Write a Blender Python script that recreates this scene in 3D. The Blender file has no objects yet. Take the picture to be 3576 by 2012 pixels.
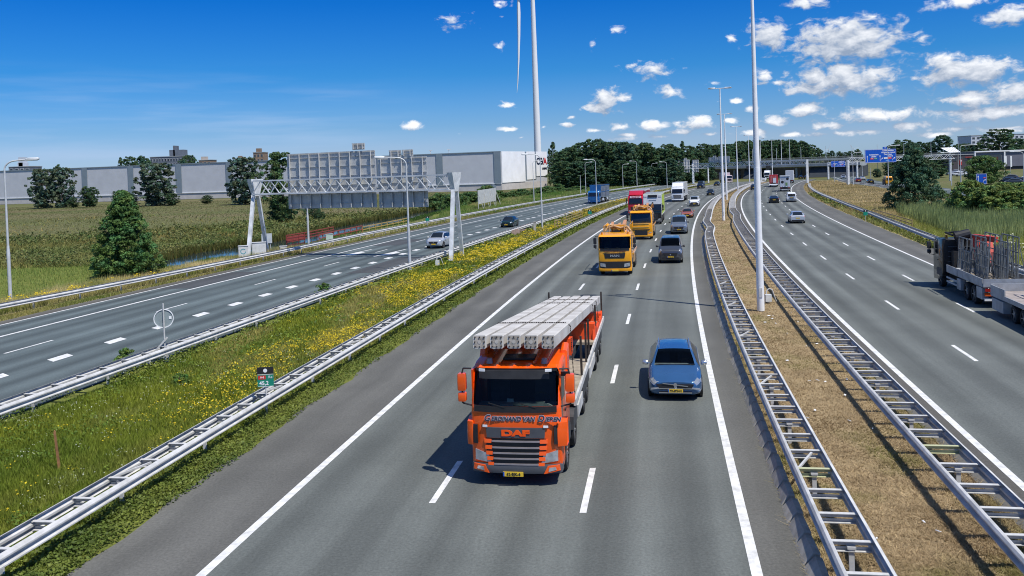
import bpy, bmesh, math, random
import numpy as np
from mathutils import Vector, Matrix, Euler
random.seed(7)
RNG = np.random.default_rng(7)
scene = bpy.context.scene
COL = scene.collection
rad = math.radians

# ------------------------------------------------------------------ camera model
F, Y0, ROLL, PITCH, H = 3003.67, -0.116385, 0.0342184, 0.0213385, 8.026
W_PX, H_PX = 3576.0, 2012.0
def ray(px, py):
    x = (px - W_PX/2)/F; y = -(py - H_PX/2)/F + Y0
    c, s = math.cos(ROLL), math.sin(ROLL)
    X = c*x + s*y; Y = -s*x + c*y
    cp, sp = math.cos(PITCH), math.sin(PITCH)
    return Vector((X, cp + sp*Y, cp*Y - sp))
def G(px, py, z=0.0):
    """point of the place seen at photo pixel (px, py), at height z"""
    d = ray(px, py); t = (z - H)/d.z
    return Vector((d.x*t, d.y*t, z))
def at(px, py, Y):
    """point at photo pixel and distance Y"""
    d = ray(px, py); k = Y/d.y
    return Vector((d.x*k, Y, H + d.z*k))

cam_d = bpy.data.cameras.new("camera"); cam = bpy.data.objects.new("camera", cam_d); COL.objects.link(cam)
c_, s_, cp_, sp_ = math.cos(ROLL), math.sin(ROLL), math.cos(PITCH), math.sin(PITCH)
right = Vector((c_, -s_*sp_, -s_*cp_)); up = Vector((s_, sp_*c_, cp_*c_)); fwd = Vector((0, cp_, -sp_))
m = Matrix((right, up, -fwd)).transposed().to_4x4(); m.translation = Vector((0, 0, H))
cam.matrix_world = m
cam_d.sensor_fit = 'HORIZONTAL'; cam_d.sensor_width = 36.0; cam_d.lens = 36.0*F/W_PX
cam_d.shift_y = Y0*F/W_PX; cam_d.clip_start = 0.3; cam_d.clip_end = 12000
scene.camera = cam

# ------------------------------------------------------------------ mesh builder
class MB:
    def __init__(s): s.v = []; s.f = []
    def add(s, vs, fs):
        b = len(s.v); s.v += [tuple(p) for p in vs]; s.f += [tuple(i + b for i in f) for f in fs]; return s
    def box(s, c, d, rot=None):
        hx, hy, hz = d[0]/2, d[1]/2, d[2]/2
        ps = [Vector((x*hx, y*hy, z*hz)) for z in (-1, 1) for y in (-1, 1) for x in (-1, 1)]
        if rot is not None: ps = [rot @ p for p in ps]
        ps = [p + Vector(c) for p in ps]
        return s.add(ps, [(0,2,3,1),(4,5,7,6),(0,1,5,4),(2,6,7,3),(0,4,6,2),(1,3,7,5)])
    def bar(s, a, b, w, h=None):
        """rectangular bar from a to b"""
        a, b = Vector(a), Vector(b); h = h or w; d = (b - a)
        n = d.normalized(); u = n.cross(Vector((0,0,1)))
        if u.length < 1e-3: u = Vector((1,0,0))
        u.normalize(); v = u.cross(n)
        ps = [p + u*(sx*w/2) + v*(sy*h/2) for p in (a, b) for sx, sy in ((-1,-1),(1,-1),(1,1),(-1,1))]
        return s.add(ps, [(0,1,2,3)[::-1],(4,5,6,7),(0,1,5,4),(1,2,6,5),(2,3,7,6),(3,0,4,7)])
    def tube(s, a, b, r0, r1=None, n=8, caps=True):
        a, b = Vector(a), Vector(b); r1 = r0 if r1 is None else r1
        d = (b - a).normalized(); u = d.cross(Vector((0,0,1)))
        if u.length < 1e-3: u = Vector((1,0,0))
        u.normalize(); v = d.cross(u)
        ps = []
        for p, r in ((a, r0), (b, r1)):
            for i in range(n):
                t = 2*math.pi*i/n; ps.append(p + u*(r*math.cos(t)) + v*(r*math.sin(t)))
        fs = [(i, (i+1) % n, n + (i+1) % n, n + i) for i in range(n)]
        if caps: fs += [tuple(range(n))[::-1], tuple(range(n, 2*n))]
        return s.add(ps, fs)
    def path(s, pts, r, n=6):
        for a, b in zip(pts[:-1], pts[1:]): s.tube(a, b, r, r, n)
        return s
    def loft(s, loops, closed=True, caps=True):
        n = len(loops[0]); vs = [p for l in loops for p in l]; fs = []
        for k in range(len(loops) - 1):
            for i in range(n if closed else n - 1):
                j = (i+1) % n; fs.append((k*n+i, k*n+j, (k+1)*n+j, (k+1)*n+i))
        if caps and closed: fs += [tuple(range(n))[::-1], tuple((len(loops)-1)*n + i for i in range(n))]
        return s.add(vs, fs)
    def prism(s, poly, x0, x1, axis='x', inset=0.0):
        """side outline poly in the two other axes, from x0 to x1 along axis; inset rounds the two ends"""
        cx = sum(p[0] for p in poly)/len(poly); cy = sum(p[1] for p in poly)/len(poly)
        def P(t, k):
            out = []
            for a, b in poly:
                a2 = a; b2 = b
                if k:
                    da, db = a - cx, b - cy; L = math.hypot(da, db) or 1
                    a2 = a - da/L*k; b2 = b - db/L*k
                out.append({'x': (t, a2, b2), 'y': (a2, t, b2), 'z': (a2, b2, t)}[axis])
            return out
        if inset: ls = [P(x0, inset), P(x0 + inset*.35, inset*.3), P(x0 + inset, 0), P(x1 - inset, 0), P(x1 - inset*.35, inset*.3), P(x1, inset)]
        else: ls = [P(x0, 0), P(x1, 0)]
        return s.loft(ls)
    def quad(s, a, b, c, d): return s.add([a, b, c, d], [(0,1,2,3)])
    def disc(s, c, r, axis=(0,1,0), n=20, sx=1.0):
        c = Vector(c); d = Vector(axis).normalized(); u = d.cross(Vector((0,0,1)))
        if u.length < 1e-3: u = Vector((1,0,0))
        u.normalize(); v = d.cross(u)
        return s.add([c + u*(r*sx*math.cos(2*math.pi*i/n)) + v*(r*math.sin(2*math.pi*i/n)) for i in range(n)], [tuple(range(n))])
    def sphere(s, c, r, n=10, sc=(1,1,1)):
        vs = []; fs = []
        for j in range(n//2 + 1):
            a = math.pi*j/(n//2)
            for i in range(n):
                t = 2*math.pi*i/n
                vs.append((c[0]+r*sc[0]*math.sin(a)*math.cos(t), c[1]+r*sc[1]*math.sin(a)*math.sin(t), c[2]+r*sc[2]*math.cos(a)))
        for j in range(n//2):
            for i in range(n): fs.append((j*n+i, (j+1)*n+i, (j+1)*n+(i+1) % n, j*n+(i+1) % n))
        return s.add(vs, fs)
    def sweep(s, pts, prof, closed=True):
        """prof = [(lateral, height)], pts = path of 3D points"""
        loops = []
        for i, p in enumerate(pts):
            a = Vector(pts[max(i-1, 0)]); b = Vector(pts[min(i+1, len(pts)-1)])
            t = (b - a); t.z = 0; t.normalize(); n = Vector((t.y, -t.x, 0))
            loops.append([Vector(p) + n*u + Vector((0,0,v)) for u, v in prof])
        return s.loft(loops, closed)
    def build(s, name, mat, parent=None, smooth=None):
        me = bpy.data.meshes.new(name); me.from_pydata(s.v, [], s.f); me.update()
        bm = bmesh.new(); bm.from_mesh(me); bmesh.ops.recalc_face_normals(bm, faces=bm.faces); bm.to_mesh(me); bm.free()
        if smooth:
            for p in me.polygons: p.use_smooth = True
            me.set_sharp_from_angle(angle=rad(smooth))
        return link(name, me, mat, parent)
def link(name, me, mat, parent=None):
    o = bpy.data.objects.new(name, me); COL.objects.link(o)
    if mat is not None: me.materials.append(mat)
    if parent is not None: o.parent = parent
    return o
def tag(o, label=None, cat=None, group=None, kind=None):
    if label: o['label'] = label
    if cat: o['category'] = cat
    if group: o['group'] = group
    if kind: o['kind'] = kind
    return o
def thing(name, label, cat, loc=(0,0,0), rz=0.0, group=None):
    o = bpy.data.objects.new(name, None); COL.objects.link(o); o.empty_display_size = .3
    o.location = loc; o.rotation_euler = (0, 0, rz)
    return tag(o, label, cat, group)
def children(o): return [c for c in bpy.data.objects if c.parent is o]
_kids = {}
def copy_tree(o, parent=None):
    c = o.copy(); COL.objects.link(c)
    if parent is not None: c.parent = parent
    for ch in [k for k in list(COL.objects) if k.parent == o]: copy_tree(ch, c)
    return c
def copy_thing(o, label, loc, rz=0.0, sc=None, group=None):
    c = copy_tree(o); c.location = loc; c.rotation_euler = (0, 0, rz)
    if sc is not None: c.scale = sc if hasattr(sc, '__len__') else (sc, sc, sc)
    c['label'] = label
    if group: c['group'] = group
    return c

# ------------------------------------------------------------------ materials
_M = {}
def srgb(h):
    r, g, b = [int(h[i:i+2], 16)/255 for i in (0, 2, 4)]
    return tuple((x/12.92 if x <= .04045 else ((x+.055)/1.055)**2.4) for x in (r, g, b))
def N(nt, t, **k):
    n = nt.nodes.new(t)
    for a, v in k.items():
        if a.startswith('i_'):
            key = a[2:]; n.inputs[int(key) if key.isdigit() else key].default_value = v
        else: setattr(n, a, v)
    return n
def mat(name, col, rough=.6, metal=0.0, var=.12, scale=3.0, coat=0.0, spec=.5, attr=False, dirt=None, emit=None, trans=0.0):
    if name in _M: return _M[name]
    m = bpy.data.materials.new(name); m.use_nodes = True; nt = m.node_tree; b = nt.nodes['Principled BSDF']
    b.inputs['Roughness'].default_value = rough; b.inputs['Metallic'].default_value = metal
    b.inputs['Coat Weight'].default_value = coat; b.inputs['Coat Roughness'].default_value = .06
    b.inputs['Specular IOR Level'].default_value = spec
    src = None
    tc = N(nt, 'ShaderNodeTexCoord')
    if attr:
        a = N(nt, 'ShaderNodeAttribute', attribute_name='Col'); src = a.outputs['Color']
    else:
        no = N(nt, 'ShaderNodeTexNoise', i_Scale=scale, i_Detail=5.0, i_Roughness=.6)
        nt.links.new(tc.outputs['Object'], no.inputs['Vector'])
        mx = N(nt, 'ShaderNodeMix', data_type='RGBA')
        d = dirt or tuple(x*(1 - var*1.6) for x in col)
        mx.inputs[6].default_value = (*[min(1, x*(1 + var*.6)) for x in col], 1); mx.inputs[7].default_value = (*d, 1)
        mr = N(nt, 'ShaderNodeMapRange'); mr.inputs[1].default_value = .35; mr.inputs[2].default_value = .7
        if dirt: mr.inputs[4].default_value = .85
        nt.links.new(no.outputs['Fac'], mr.inputs[0]); nt.links.new(mr.outputs[0], mx.inputs[0]); src = mx.outputs[2]
    nt.links.new(src, b.inputs['Base Color'])
    if emit: b.inputs['Emission Color'].default_value = (*emit[0], 1); b.inputs['Emission Strength'].default_value = emit[1]
    if trans:
        t = N(nt, 'ShaderNodeBsdfTranslucent'); ms = N(nt, 'ShaderNodeMixShader'); ms.inputs[0].default_value = trans
        nt.links.new(src, t.inputs['Color']); nt.links.new(b.outputs[0], ms.inputs[1]); nt.links.new(t.outputs[0], ms.inputs[2])
        nt.links.new(ms.outputs[0], nt.nodes['Material Output'].inputs['Surface'])
    _M[name] = m; return m
def paint(name, hexcol, metal=.0, rough=.28): return mat('paint ' + name, srgb(hexcol), rough, metal, .06, 1.5, coat=.7)
GLASS = mat('dark glass', (.012, .016, .02), .04, 0, .2, 1.0, spec=.7)
CGLASS = bpy.data.materials.new('clear tinted glass'); CGLASS.use_nodes = True; _n = CGLASS.node_tree; _n.nodes.clear()
_t = N(_n, 'ShaderNodeBsdfTransparent'); _t.inputs[0].default_value = (.58, .64, .63, 1); _g = N(_n, 'ShaderNodeBsdfGlossy'); _g.inputs['Roughness'].default_value = .03
_f = N(_n, 'ShaderNodeFresnel'); _f.inputs[0].default_value = 1.28; _x = N(_n, 'ShaderNodeMixShader'); _o = N(_n, 'ShaderNodeOutputMaterial')
_n.links.new(_f.outputs[0], _x.inputs[0]); _n.links.new(_t.outputs[0], _x.inputs[1]); _n.links.new(_g.outputs[0], _x.inputs[2]); _n.links.new(_x.outputs[0], _o.inputs[0])
INTER = mat('dark interior', (.035, .036, .04), .8, 0, .2, 4); DASH = mat('dashboard grey', (.34, .36, .37), .7, 0, .2, 5); SEAT = mat('seat cloth', (.12, .12, .13), .9, 0, .2, 5)
BLACK = mat('black plastic', (.018, .018, .02), .5, 0, .2, 6)
TYRE = mat('tyre rubber', (.022, .022, .022), .85, 0, .25, 8)
RIM = mat('wheel rim', (.45, .46, .47), .35, .7, .15, 4)
CHROME = mat('polished metal', (.65, .66, .68), .22, .9, .08, 4)
GALV = mat('galvanised steel', (.56, .56, .55), .55, .0, .14, 2.2, dirt=(.36, .36, .34))
POLE = mat('lamp pole steel', (.56, .58, .59), .5, .2, .12, 2)
WHITEP = mat('white paint', (.78, .79, .80), .45, 0, .06, 2)
HLAMP = mat('headlamp lens', (.50, .53, .56), .08, .4, .3, 4, coat=1)
HLAMP2 = mat('clear headlamp glass', (.42, .45, .48), .06, .5, .25, 2.5, coat=1)
TLAMP = mat('tail lamp lens', (.35, .02, .015), .15, 0, .1, 5, coat=1)
PLATE = mat('yellow number plate', (.78, .52, .04), .45, 0, .05, 3)
CHASSIS = mat('chassis grey', (.06, .062, .065), .6, .2, .2, 4)
BAR = mat('brushed grille bar', (.22, .20, .20), .5, .3, .1, 4)
CONC = mat('concrete', (.42, .40, .37), .85, 0, .14, 2.5, dirt=(.27, .25, .22))

# ------------------------------------------------------------------ text
def text(parent, s, size, loc, rot, m, name='lettering', extrude=.004, shear=0, align='CENTER', sx=1.0, bold=0.0):
    cu = bpy.data.curves.new(name, 'FONT'); cu.body = s; cu.size = size; cu.extrude = extrude; cu.shear = shear
    cu.align_x = align; cu.align_y = 'CENTER'; cu.offset = bold
    to = bpy.data.objects.new(name, cu); COL.objects.link(to)
    dg = bpy.context.evaluated_depsgraph_get(); me = bpy.data.meshes.new_from_object(to.evaluated_get(dg))
    bpy.data.objects.remove(to); bpy.data.curves.remove(cu)
    me.materials.clear(); o = link(name, me, m, parent)
    o.location = loc; o.rotation_euler = rot; o.scale = (sx, 1, 1)
    return o

# ------------------------------------------------------------------ fast numpy meshes (leaves, grass)
def vnoise(x, y, seed=0):
    def h(i, j): return (np.sin(i*127.1 + j*311.7 + seed*74.7)*43758.5453) % 1.0
    xi, yi = np.floor(x), np.floor(y); xf, yf = x - xi, y - yi
    u, v = xf*xf*(3-2*xf), yf*yf*(3-2*yf)
    return (h(xi, yi)*(1-u) + h(xi+1, yi)*u)*(1-v) + (h(xi, yi+1)*(1-u) + h(xi+1, yi+1)*u)*v
def fbm(x, y, seed=0): return (vnoise(x, y, seed)*.5 + vnoise(x*2.1, y*2.1, seed+3)*.3 + vnoise(x*4.3, y*4.3, seed+5)*.2)
def np_mesh(name, verts, k, cols, smooth=False):
    """verts (N*k,3): N faces of k corners each; cols (N*k,3)"""
    n = len(verts)//k; me = bpy.data.meshes.new(name)
    me.vertices.add(len(verts)); me.vertices.foreach_set('co', np.ascontiguousarray(verts, dtype=np.float32).ravel())
    me.loops.add(n*k); me.loops.foreach_set('vertex_index', np.arange(n*k, dtype=np.int32))
    me.polygons.add(n); me.polygons.foreach_set('loop_start', np.arange(0, n*k, k, dtype=np.int32))
    me.update(calc_edges=True)
    ca = me.color_attributes.new('Col', 'FLOAT_COLOR', 'POINT')
    c4 = np.ones((len(verts), 4), dtype=np.float32); c4[:, :3] = cols; ca.data.foreach_set('color', c4.ravel())
    return me
def leaf_quads(cen, nrm, size, cols, rng, aspect=.6):
    n = len(cen); r = rng.normal(size=(n, 3)); u = np.cross(nrm, r); u /= np.linalg.norm(u, axis=1)[:, None] + 1e-9
    v = np.cross(nrm, u); v /= np.linalg.norm(v, axis=1)[:, None] + 1e-9
    s = (size*(rng.uniform(.6, 1.3, n)))[:, None]; u = u*s; v = v*s*aspect
    q = np.stack([cen - u, cen - v*.9 , cen + u, cen + v*.9], axis=1)
    return q.reshape(-1, 3), np.repeat(cols, 4, axis=0)
LEAF = mat('foliage', (.05, .09, .03), .55, attr=True, spec=.25, trans=.32)
GRASSM = mat('grass blades', (.1, .15, .04), .6, attr=True, spec=.15, trans=.32)
BARK = mat('bark', (.10, .075, .055), .9, 0, .3, 5)
# ================================================================== road alignments: X as a function of Y (metres ahead of the bridge)
def fit(px, deg=3, z=0, extra=()):
    g = [G(x, y, z) for x, y in px]
    pts = [(p.y, p.x) for p in g] + list(extra)
    w = [1/(1 + p[0]/120.0) for p in pts]
    c = np.polyfit([p[0]/100 for p in pts], [p[1] for p in pts], deg, w=w)
    return lambda y: np.polyval(c, np.asarray(y)/100.0)
LA = fit([(702,2012),(1000,1747),(1545,1250),(1700,1116),(2000,872),(2190,753),(2328,688),(2406,665.5),(2460,654),(2491,647)])
RA = fit([(2649.5,2012),(2600,1821),(2546,1575.5),(2484,1322),(2434.5,1069),(2411.5,900),(2410,873),(2414,834.6),(2425,787.7),(2441.6,754.6),(2469,718.7),(2496.8,691),(2519,676),(2528,669)], extra=[(306, 85.5)])
D2 = fit([(2077,1635),(2154,1273),(2197,1095),(2254,918),(2274,866),(2292.6,830),(2312,798),(2329,775),(2345.6,756.8),(2361,741),(2375,727.8),(2390.6,716.8),(2401.6,707),(2454,679),(2481,669.5),(2502,662),(2513.5,658)], extra=[(306, 80.5)])
D1 = fit([(1505,1757),(1615,1611),(2041,988),(2088,921.5),(2417.5,675.7),(2431.6,670.6),(2445.6,666.6)], extra=[(306, 76.2), (120, 17.9)])
LB = fit([(3576,1713.7),(3398,1537),(3167.6,1326),(2937,1107),(2707,900),(2679.5,860),(2642.6,815),(2613.5,776),(2594,741),(2588,712),(2592,692.6),(2604,675),(2627,659.6),(2652,646),(2687,637)])
B1 = fit([(3325,1204),(3097,1053.5),(2953,955),(2802,847.5),(2758,811),(2726,783),(2703,762),(2686,744.6),(2673,729.5),(2663.6,717),(2660,708.7),(2656.6,700),(2655.6,692),(2655.8,684.8),(2657,678.6),(2659,673.6),(2661.6,668),(2665,664),(2669,660)], extra=[(311, 95.6)])
B2 = fit([(3376,1075),(3152,961.4),(2942.4,848),(2881,813),(2835,784),(2755,729),(2739.7,717),(2728,706.7),(2722,700),(2714.4,685.8),(2712,678.6)], extra=[(311, 100.2)])
RB = fit([(3257,926),(3204,900),(3032,829),(2900,764.4),(2836.7,725.6),(2788,697.4),(2763,667),(2765,652),(2776.5,642),(2800,635)], extra=[(40, 25.6), (25, 22.6)])
C2 = fit([(0,1178.6),(310.6,1102.5),(700,1006),(1000,929.4),(1207,879.4),(1362,840.4),(1505,803.5),(1609.7,783.2),(1735.9,758),(1852.3,733.7),(1949.4,714.3),(2058,691)], extra=[(20, -33.3), (306, 51), (350, 69)])
C1 = lambda y: C2(y) - 3.1
def itp(ys, vs): return lambda y: np.interp(y, ys, vs)
crl_off = itp([20, 50, 65, 85, 105, 130, 170, 300], [6.3, 6.0, 5.0, 4.5, 4.9, 5.0, 4.9, 5.0])
def bump(y, c, a, w): return a*np.exp(-((np.asarray(y) - c)/w)**2)
R = {   # guardrail beams
 'Al_in': lambda y: LA(y) - 3.75, 'Al_out': lambda y: LA(y) - 4.4,
 'Ar_l': lambda y: RA(y) + 1.4 + bump(y, 98, .32, 5) - bump(y, 110, .2, 5), 'Ar_r': lambda y: RA(y) + 2.2 + bump(y, 98, .32, 5) - bump(y, 110, .2, 5),
 'Bl_l': lambda y: LB(y) - 2.1 + bump(y, 119, .35, 6), 'Bl_r': lambda y: LB(y) - 1.15 + bump(y, 121, .3, 6),
 'Br_l': lambda y: RB(y) + np.interp(y, [50, 70, 92, 115, 150, 200, 300], [2.9, 3.4, 4.2, 5.0, 5.4, 5.0, 4.6]),
 'Br_r': lambda y: RB(y) + .6 + np.interp(y, [50, 70, 92, 115, 150, 200, 300], [2.9, 3.4, 4.2, 5.0, 5.4, 5.0, 4.6]),
 'Cr_l': lambda y: C2(y) + 13.5, 'Cr_r': lambda y: C2(y) + 14.15,
 'Cl_l': lambda y: C2(y) - crl_off(y) - .55, 'Cl_r': lambda y: C2(y) - crl_off(y),
}
def tang(f, y): return math.atan2(float(f(y + 1) - f(y - 1)), 2.0)      # angle of the road from straight ahead, clockwise
def ys_(a, b, n=None):
    out = [a]
    while out[-1] < b: out.append(out[-1] + max(1.2, out[-1]*.035))
    out[-1] = b; return out
def strip(name, fl, fr, a, b, z, m, parent=None, ncross=1):
    ys = ys_(a, b); mb = MB(); uv = []
    nc = ncross + 1; s = 0; px = None
    for i, y in enumerate(ys):
        l, r = float(fl(y)), float(fr(y)); c = (l + r)/2
        if px is not None: s += math.hypot(c - px[0], y - px[1])
        px = (c, y)
        for k in range(nc):
            t = k/ncross; mb.v.append((l + (r - l)*t, y, z)); uv.append(((r - l)*t, s))
    for i in range(len(ys) - 1):
        for k in range(ncross): mb.f.append((i*nc+k, i*nc+k+1, (i+1)*nc+k+1, (i+1)*nc+k))
    me = bpy.data.meshes.new(name); me.from_pydata(mb.v, [], mb.f)
    ul = me.uv_layers.new(name='UVMap')
    for lp in me.loops: ul.data[lp.index].uv = uv[lp.vertex_index]
    return link(name, me, m, parent)

def asphalt(name, col, lanew=3.6, track=.25, patchy=.25, off=0.0):
    m = bpy.data.materials.new(name); m.use_nodes = True; nt = m.node_tree; L = nt.links.new
    b = nt.nodes['Principled BSDF']; b.inputs['Roughness'].default_value = .82; b.inputs['Specular IOR Level'].default_value = .35
    uv = N(nt, 'ShaderNodeUVMap'); sx = N(nt, 'ShaderNodeSeparateXYZ'); L(uv.outputs[0], sx.inputs[0])
    # wheel tracks worn along the lanes: two per lane
    mu = N(nt, 'ShaderNodeMath', operation='MULTIPLY_ADD'); mu.inputs[1].default_value = 2/lanew*2*math.pi; mu.inputs[2].default_value = off
    L(sx.outputs[0], mu.inputs[0]); co = N(nt, 'ShaderNodeMath', operation='COSINE'); L(mu.outputs[0], co.inputs[0])
    cx = N(nt, 'ShaderNodeCombineXYZ'); a = N(nt, 'ShaderNodeMath', operation='MULTIPLY'); a.inputs[1].default_value = .9; L(sx.outputs[0], a.inputs[0])
    c2 = N(nt, 'ShaderNodeMath', operation='MULTIPLY'); c2.inputs[1].default_value = .02; L(sx.outputs[1], c2.inputs[0])
    L(a.outputs[0], cx.inputs[0]); L(c2.outputs[0], cx.inputs[1])
    n1 = N(nt, 'ShaderNodeTexNoise', i_Scale=1.4, i_Detail=4.0); L(cx.outputs[0], n1.inputs['Vector'])      # long streaks
    tc = N(nt, 'ShaderNodeTexCoord')
    n2 = N(nt, 'ShaderNodeTexNoise', i_Scale=.18, i_Detail=6.0, i_Roughness=.65); L(tc.outputs['Object'], n2.inputs['Vector'])  # large patches
    n3 = N(nt, 'ShaderNodeTexNoise', i_Scale=14.0, i_Detail=3.0, i_Roughness=.75); L(tc.outputs['Object'], n3.inputs['Vector'])  # stone grain
    n4 = N(nt, 'ShaderNodeTexVoronoi', i_Scale=2.3); n4.inputs['Randomness'].default_value = 1; L(tc.outputs['Object'], n4.inputs['Vector'])
    def mad(x, k, c):
        q = N(nt, 'ShaderNodeMath', operation='MULTIPLY_ADD'); q.inputs[1].default_value = k; q.inputs[2].default_value = c; L(x, q.inputs[0]); return q.outputs[0]
    def mul(x, y):
        q = N(nt, 'ShaderNodeMath', operation='MULTIPLY'); L(x, q.inputs[0]); L(y, q.inputs[1]); return q.outputs[0]
    v = mul(mad(co.outputs[0], track*.5, 1.0), mad(n1.outputs['Fac'], track*2.4, 1 - track*1.2))
    v = mul(v, mad(n2.outputs['Fac'], patchy*2.2, 1 - patchy*1.1))
    v = mul(v, mad(n3.outputs['Fac'], 1.1, .45))
    # slab joints across the lane every 60 m, and old crack lines
    mod = N(nt, 'ShaderNodeMath', operation='PINGPONG'); mod.inputs[1].default_value = 37.0; L(sx.outputs[1], mod.inputs[0])
    lt = N(nt, 'ShaderNodeMath', operation='LESS_THAN'); lt.inputs[1].default_value = .05; L(mod.outputs[0], lt.inputs[0])
    v = mul(v, mad(lt.outputs[0], -.35, 1.0))
    mx = N(nt, 'ShaderNodeVectorMath', operation='SCALE'); mx.inputs[0].default_value = col; L(v, mx.inputs['Scale'])
    L(mx.outputs[0], b.inputs['Base Color'])
    bp = N(nt, 'ShaderNodeBump'); bp.inputs['Strength'].default_value = .35; bp.inputs['Distance'].default_value = .02
    L(n3.outputs['Fac'], bp.inputs['Height']); L(bp.outputs[0], b.inputs['Normal'])
    return m
ASP_LANE = asphalt('asphalt lanes', (.112, .122, .113), track=.36, patchy=.36, off=0.0)
ASP_SH = asphalt('asphalt shoulder', (.114, .113, .102), track=.22, patchy=.38)
ASP_C = asphalt('asphalt side carriageway', (.086, .108, .110), 3.8, track=.45, patchy=.4)
ASP_DK = asphalt('asphalt dark edge', (.105, .10, .088), track=.25)
MARK = mat('road marking paint', (.74, .74, .72), .6, 0, .12, 3.5, dirt=(.42, .42, .40))

# ------------------------------------------------------------------ ground
def ground_mat():
    m = bpy.data.materials.new('meadow ground'); m.use_nodes = True; nt = m.node_tree; L = nt.links.new
    b = nt.nodes['Principled BSDF']; b.inputs['Roughness'].default_value = .95; b.inputs['Specular IOR Level'].default_value = .1
    tc = N(nt, 'ShaderNodeTexCoord')
    n1 = N(nt, 'ShaderNodeTexNoise', i_Scale=.022, i_Detail=7.0, i_Roughness=.62); mp = N(nt, 'ShaderNodeMapping'); mp.inputs['Scale'].default_value = (.5, 1.6, 1)
    L(tc.outputs['Object'], mp.inputs[0]); L(mp.outputs[0], n1.inputs['Vector'])
    cr = N(nt, 'ShaderNodeValToRGB'); L(n1.outputs['Fac'], cr.inputs[0]); e = cr.color_ramp.elements
    e[0].position = .30; e[0].color = (.105, .115, .045, 1); e[1].position = .72; e[1].color = (.185, .155, .085, 1)
    x = e.new(.45); x.color = (.12, .13, .05, 1); x = e.new(.58); x.color = (.145, .135, .064, 1)
    n2 = N(nt, 'ShaderNodeTexNoise', i_Scale=.9, i_Detail=6.0, i_Roughness=.7); L(tc.outputs['Object'], n2.inputs['Vector'])
    mr = N(nt, 'ShaderNodeMapRange'); mr.inputs[1].default_value = .3; mr.inputs[2].default_value = .7; mr.inputs[3].default_value = .65; mr.inputs[4].default_value = 1.25
    L(n2.outputs['Fac'], mr.inputs[0]); s = N(nt, 'ShaderNodeVectorMath', operation='SCALE'); L(cr.outputs[0], s.inputs[0]); L(mr.outputs[0], s.inputs['Scale'])
    L(s.outputs[0], b.inputs['Base Color']); return m
mb = MB(); xs = [-6000, -900, -300, -60, 0, 60, 160, 400, 900, 6000]; yy = [-60, 10, 60, 160, 300, 500, 900, 2500, 9000]
for y in yy:
    for x in xs: mb.v.append((x, y, -.10))
n = len(xs)
for j in range(len(yy)-1):
    for i in range(n-1): mb.f.append((j*n+i, j*n+i+1, (j+1)*n+i+1, (j+1)*n+i))
tag(mb.build('ground', ground_mat()), kind='structure')

def soil(name, c1, c2, sc=1.2, st=(1, 1, 1)):
    m = bpy.data.materials.new(name); m.use_nodes = True; nt = m.node_tree; L = nt.links.new
    b = nt.nodes['Principled BSDF']; b.inputs['Roughness'].default_value = .95; b.inputs['Specular IOR Level'].default_value = .1
    tc = N(nt, 'ShaderNodeTexCoord'); n1 = N(nt, 'ShaderNodeTexNoise', i_Scale=sc, i_Detail=8.0, i_Roughness=.7)
    mp = N(nt, 'ShaderNodeMapping'); mp.inputs['Scale'].default_value = st; L(tc.outputs['Object'], mp.inputs[0]); L(mp.outputs[0], n1.inputs['Vector'])
    cr = N(nt, 'ShaderNodeValToRGB'); L(n1.outputs['Fac'], cr.inputs[0]); e = cr.color_ramp.elements
    e[0].position = .32; e[0].color = (*c1, 1); e[1].position = .68; e[1].color = (*c2, 1)
    L(cr.outputs[0], b.inputs['Base Color']); return m
GREEN_SOIL = soil('green verge soil', (.09, .12, .025), (.19, .20, .05))
STRAW_SOIL = soil('mown straw soil', (.20, .15, .085), (.40, .31, .18), 1.0)
TAN_SOIL = soil('dry verge soil', (.22, .20, .09), (.42, .34, .20), .5)
Y0R, Y1R = 6.0, 345.0
tag(strip('median_ground', lambda y: C2(y) + 12.6, lambda y: LA(y) - 2.6, 6, 330, -.03, GREEN_SOIL, ncross=3), kind='structure')
tag(strip('central_reserve_ground', lambda y: RA(y) + 1.0, lambda y: LB(y) - .85, 6, 330, -.03, STRAW_SOIL, ncross=3), kind='structure')
tag(strip('verge_ground', lambda y: C2(y) - 12, lambda y: C2(y) - 4.0, 6, 150, -.05, TAN_SOIL, ncross=3), kind='structure')
tag(strip('green_verge_ground', lambda y: C2(y) - np.interp(y, [150, 200, 340], [12, 30, 34]), lambda y: C2(y) - 4.0, 150, 340, -.05, GREEN_SOIL, ncross=3), kind='structure')
tag(strip('grass_verge_ground', lambda y: RB(y) + 2.6, lambda y: RB(y) + 2.8 + np.interp(y, [20, 60, 140, 230, 320], [60, 52, 34, 26, 16]), 20, 320, -.05, TAN_SOIL, ncross=5), kind='structure')
tag(strip('grass_field_ground', lambda y: C2(y) - 75, lambda y: C2(y) - 12, 15, 85, -.06, GREEN_SOIL, ncross=4), kind='structure')

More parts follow.
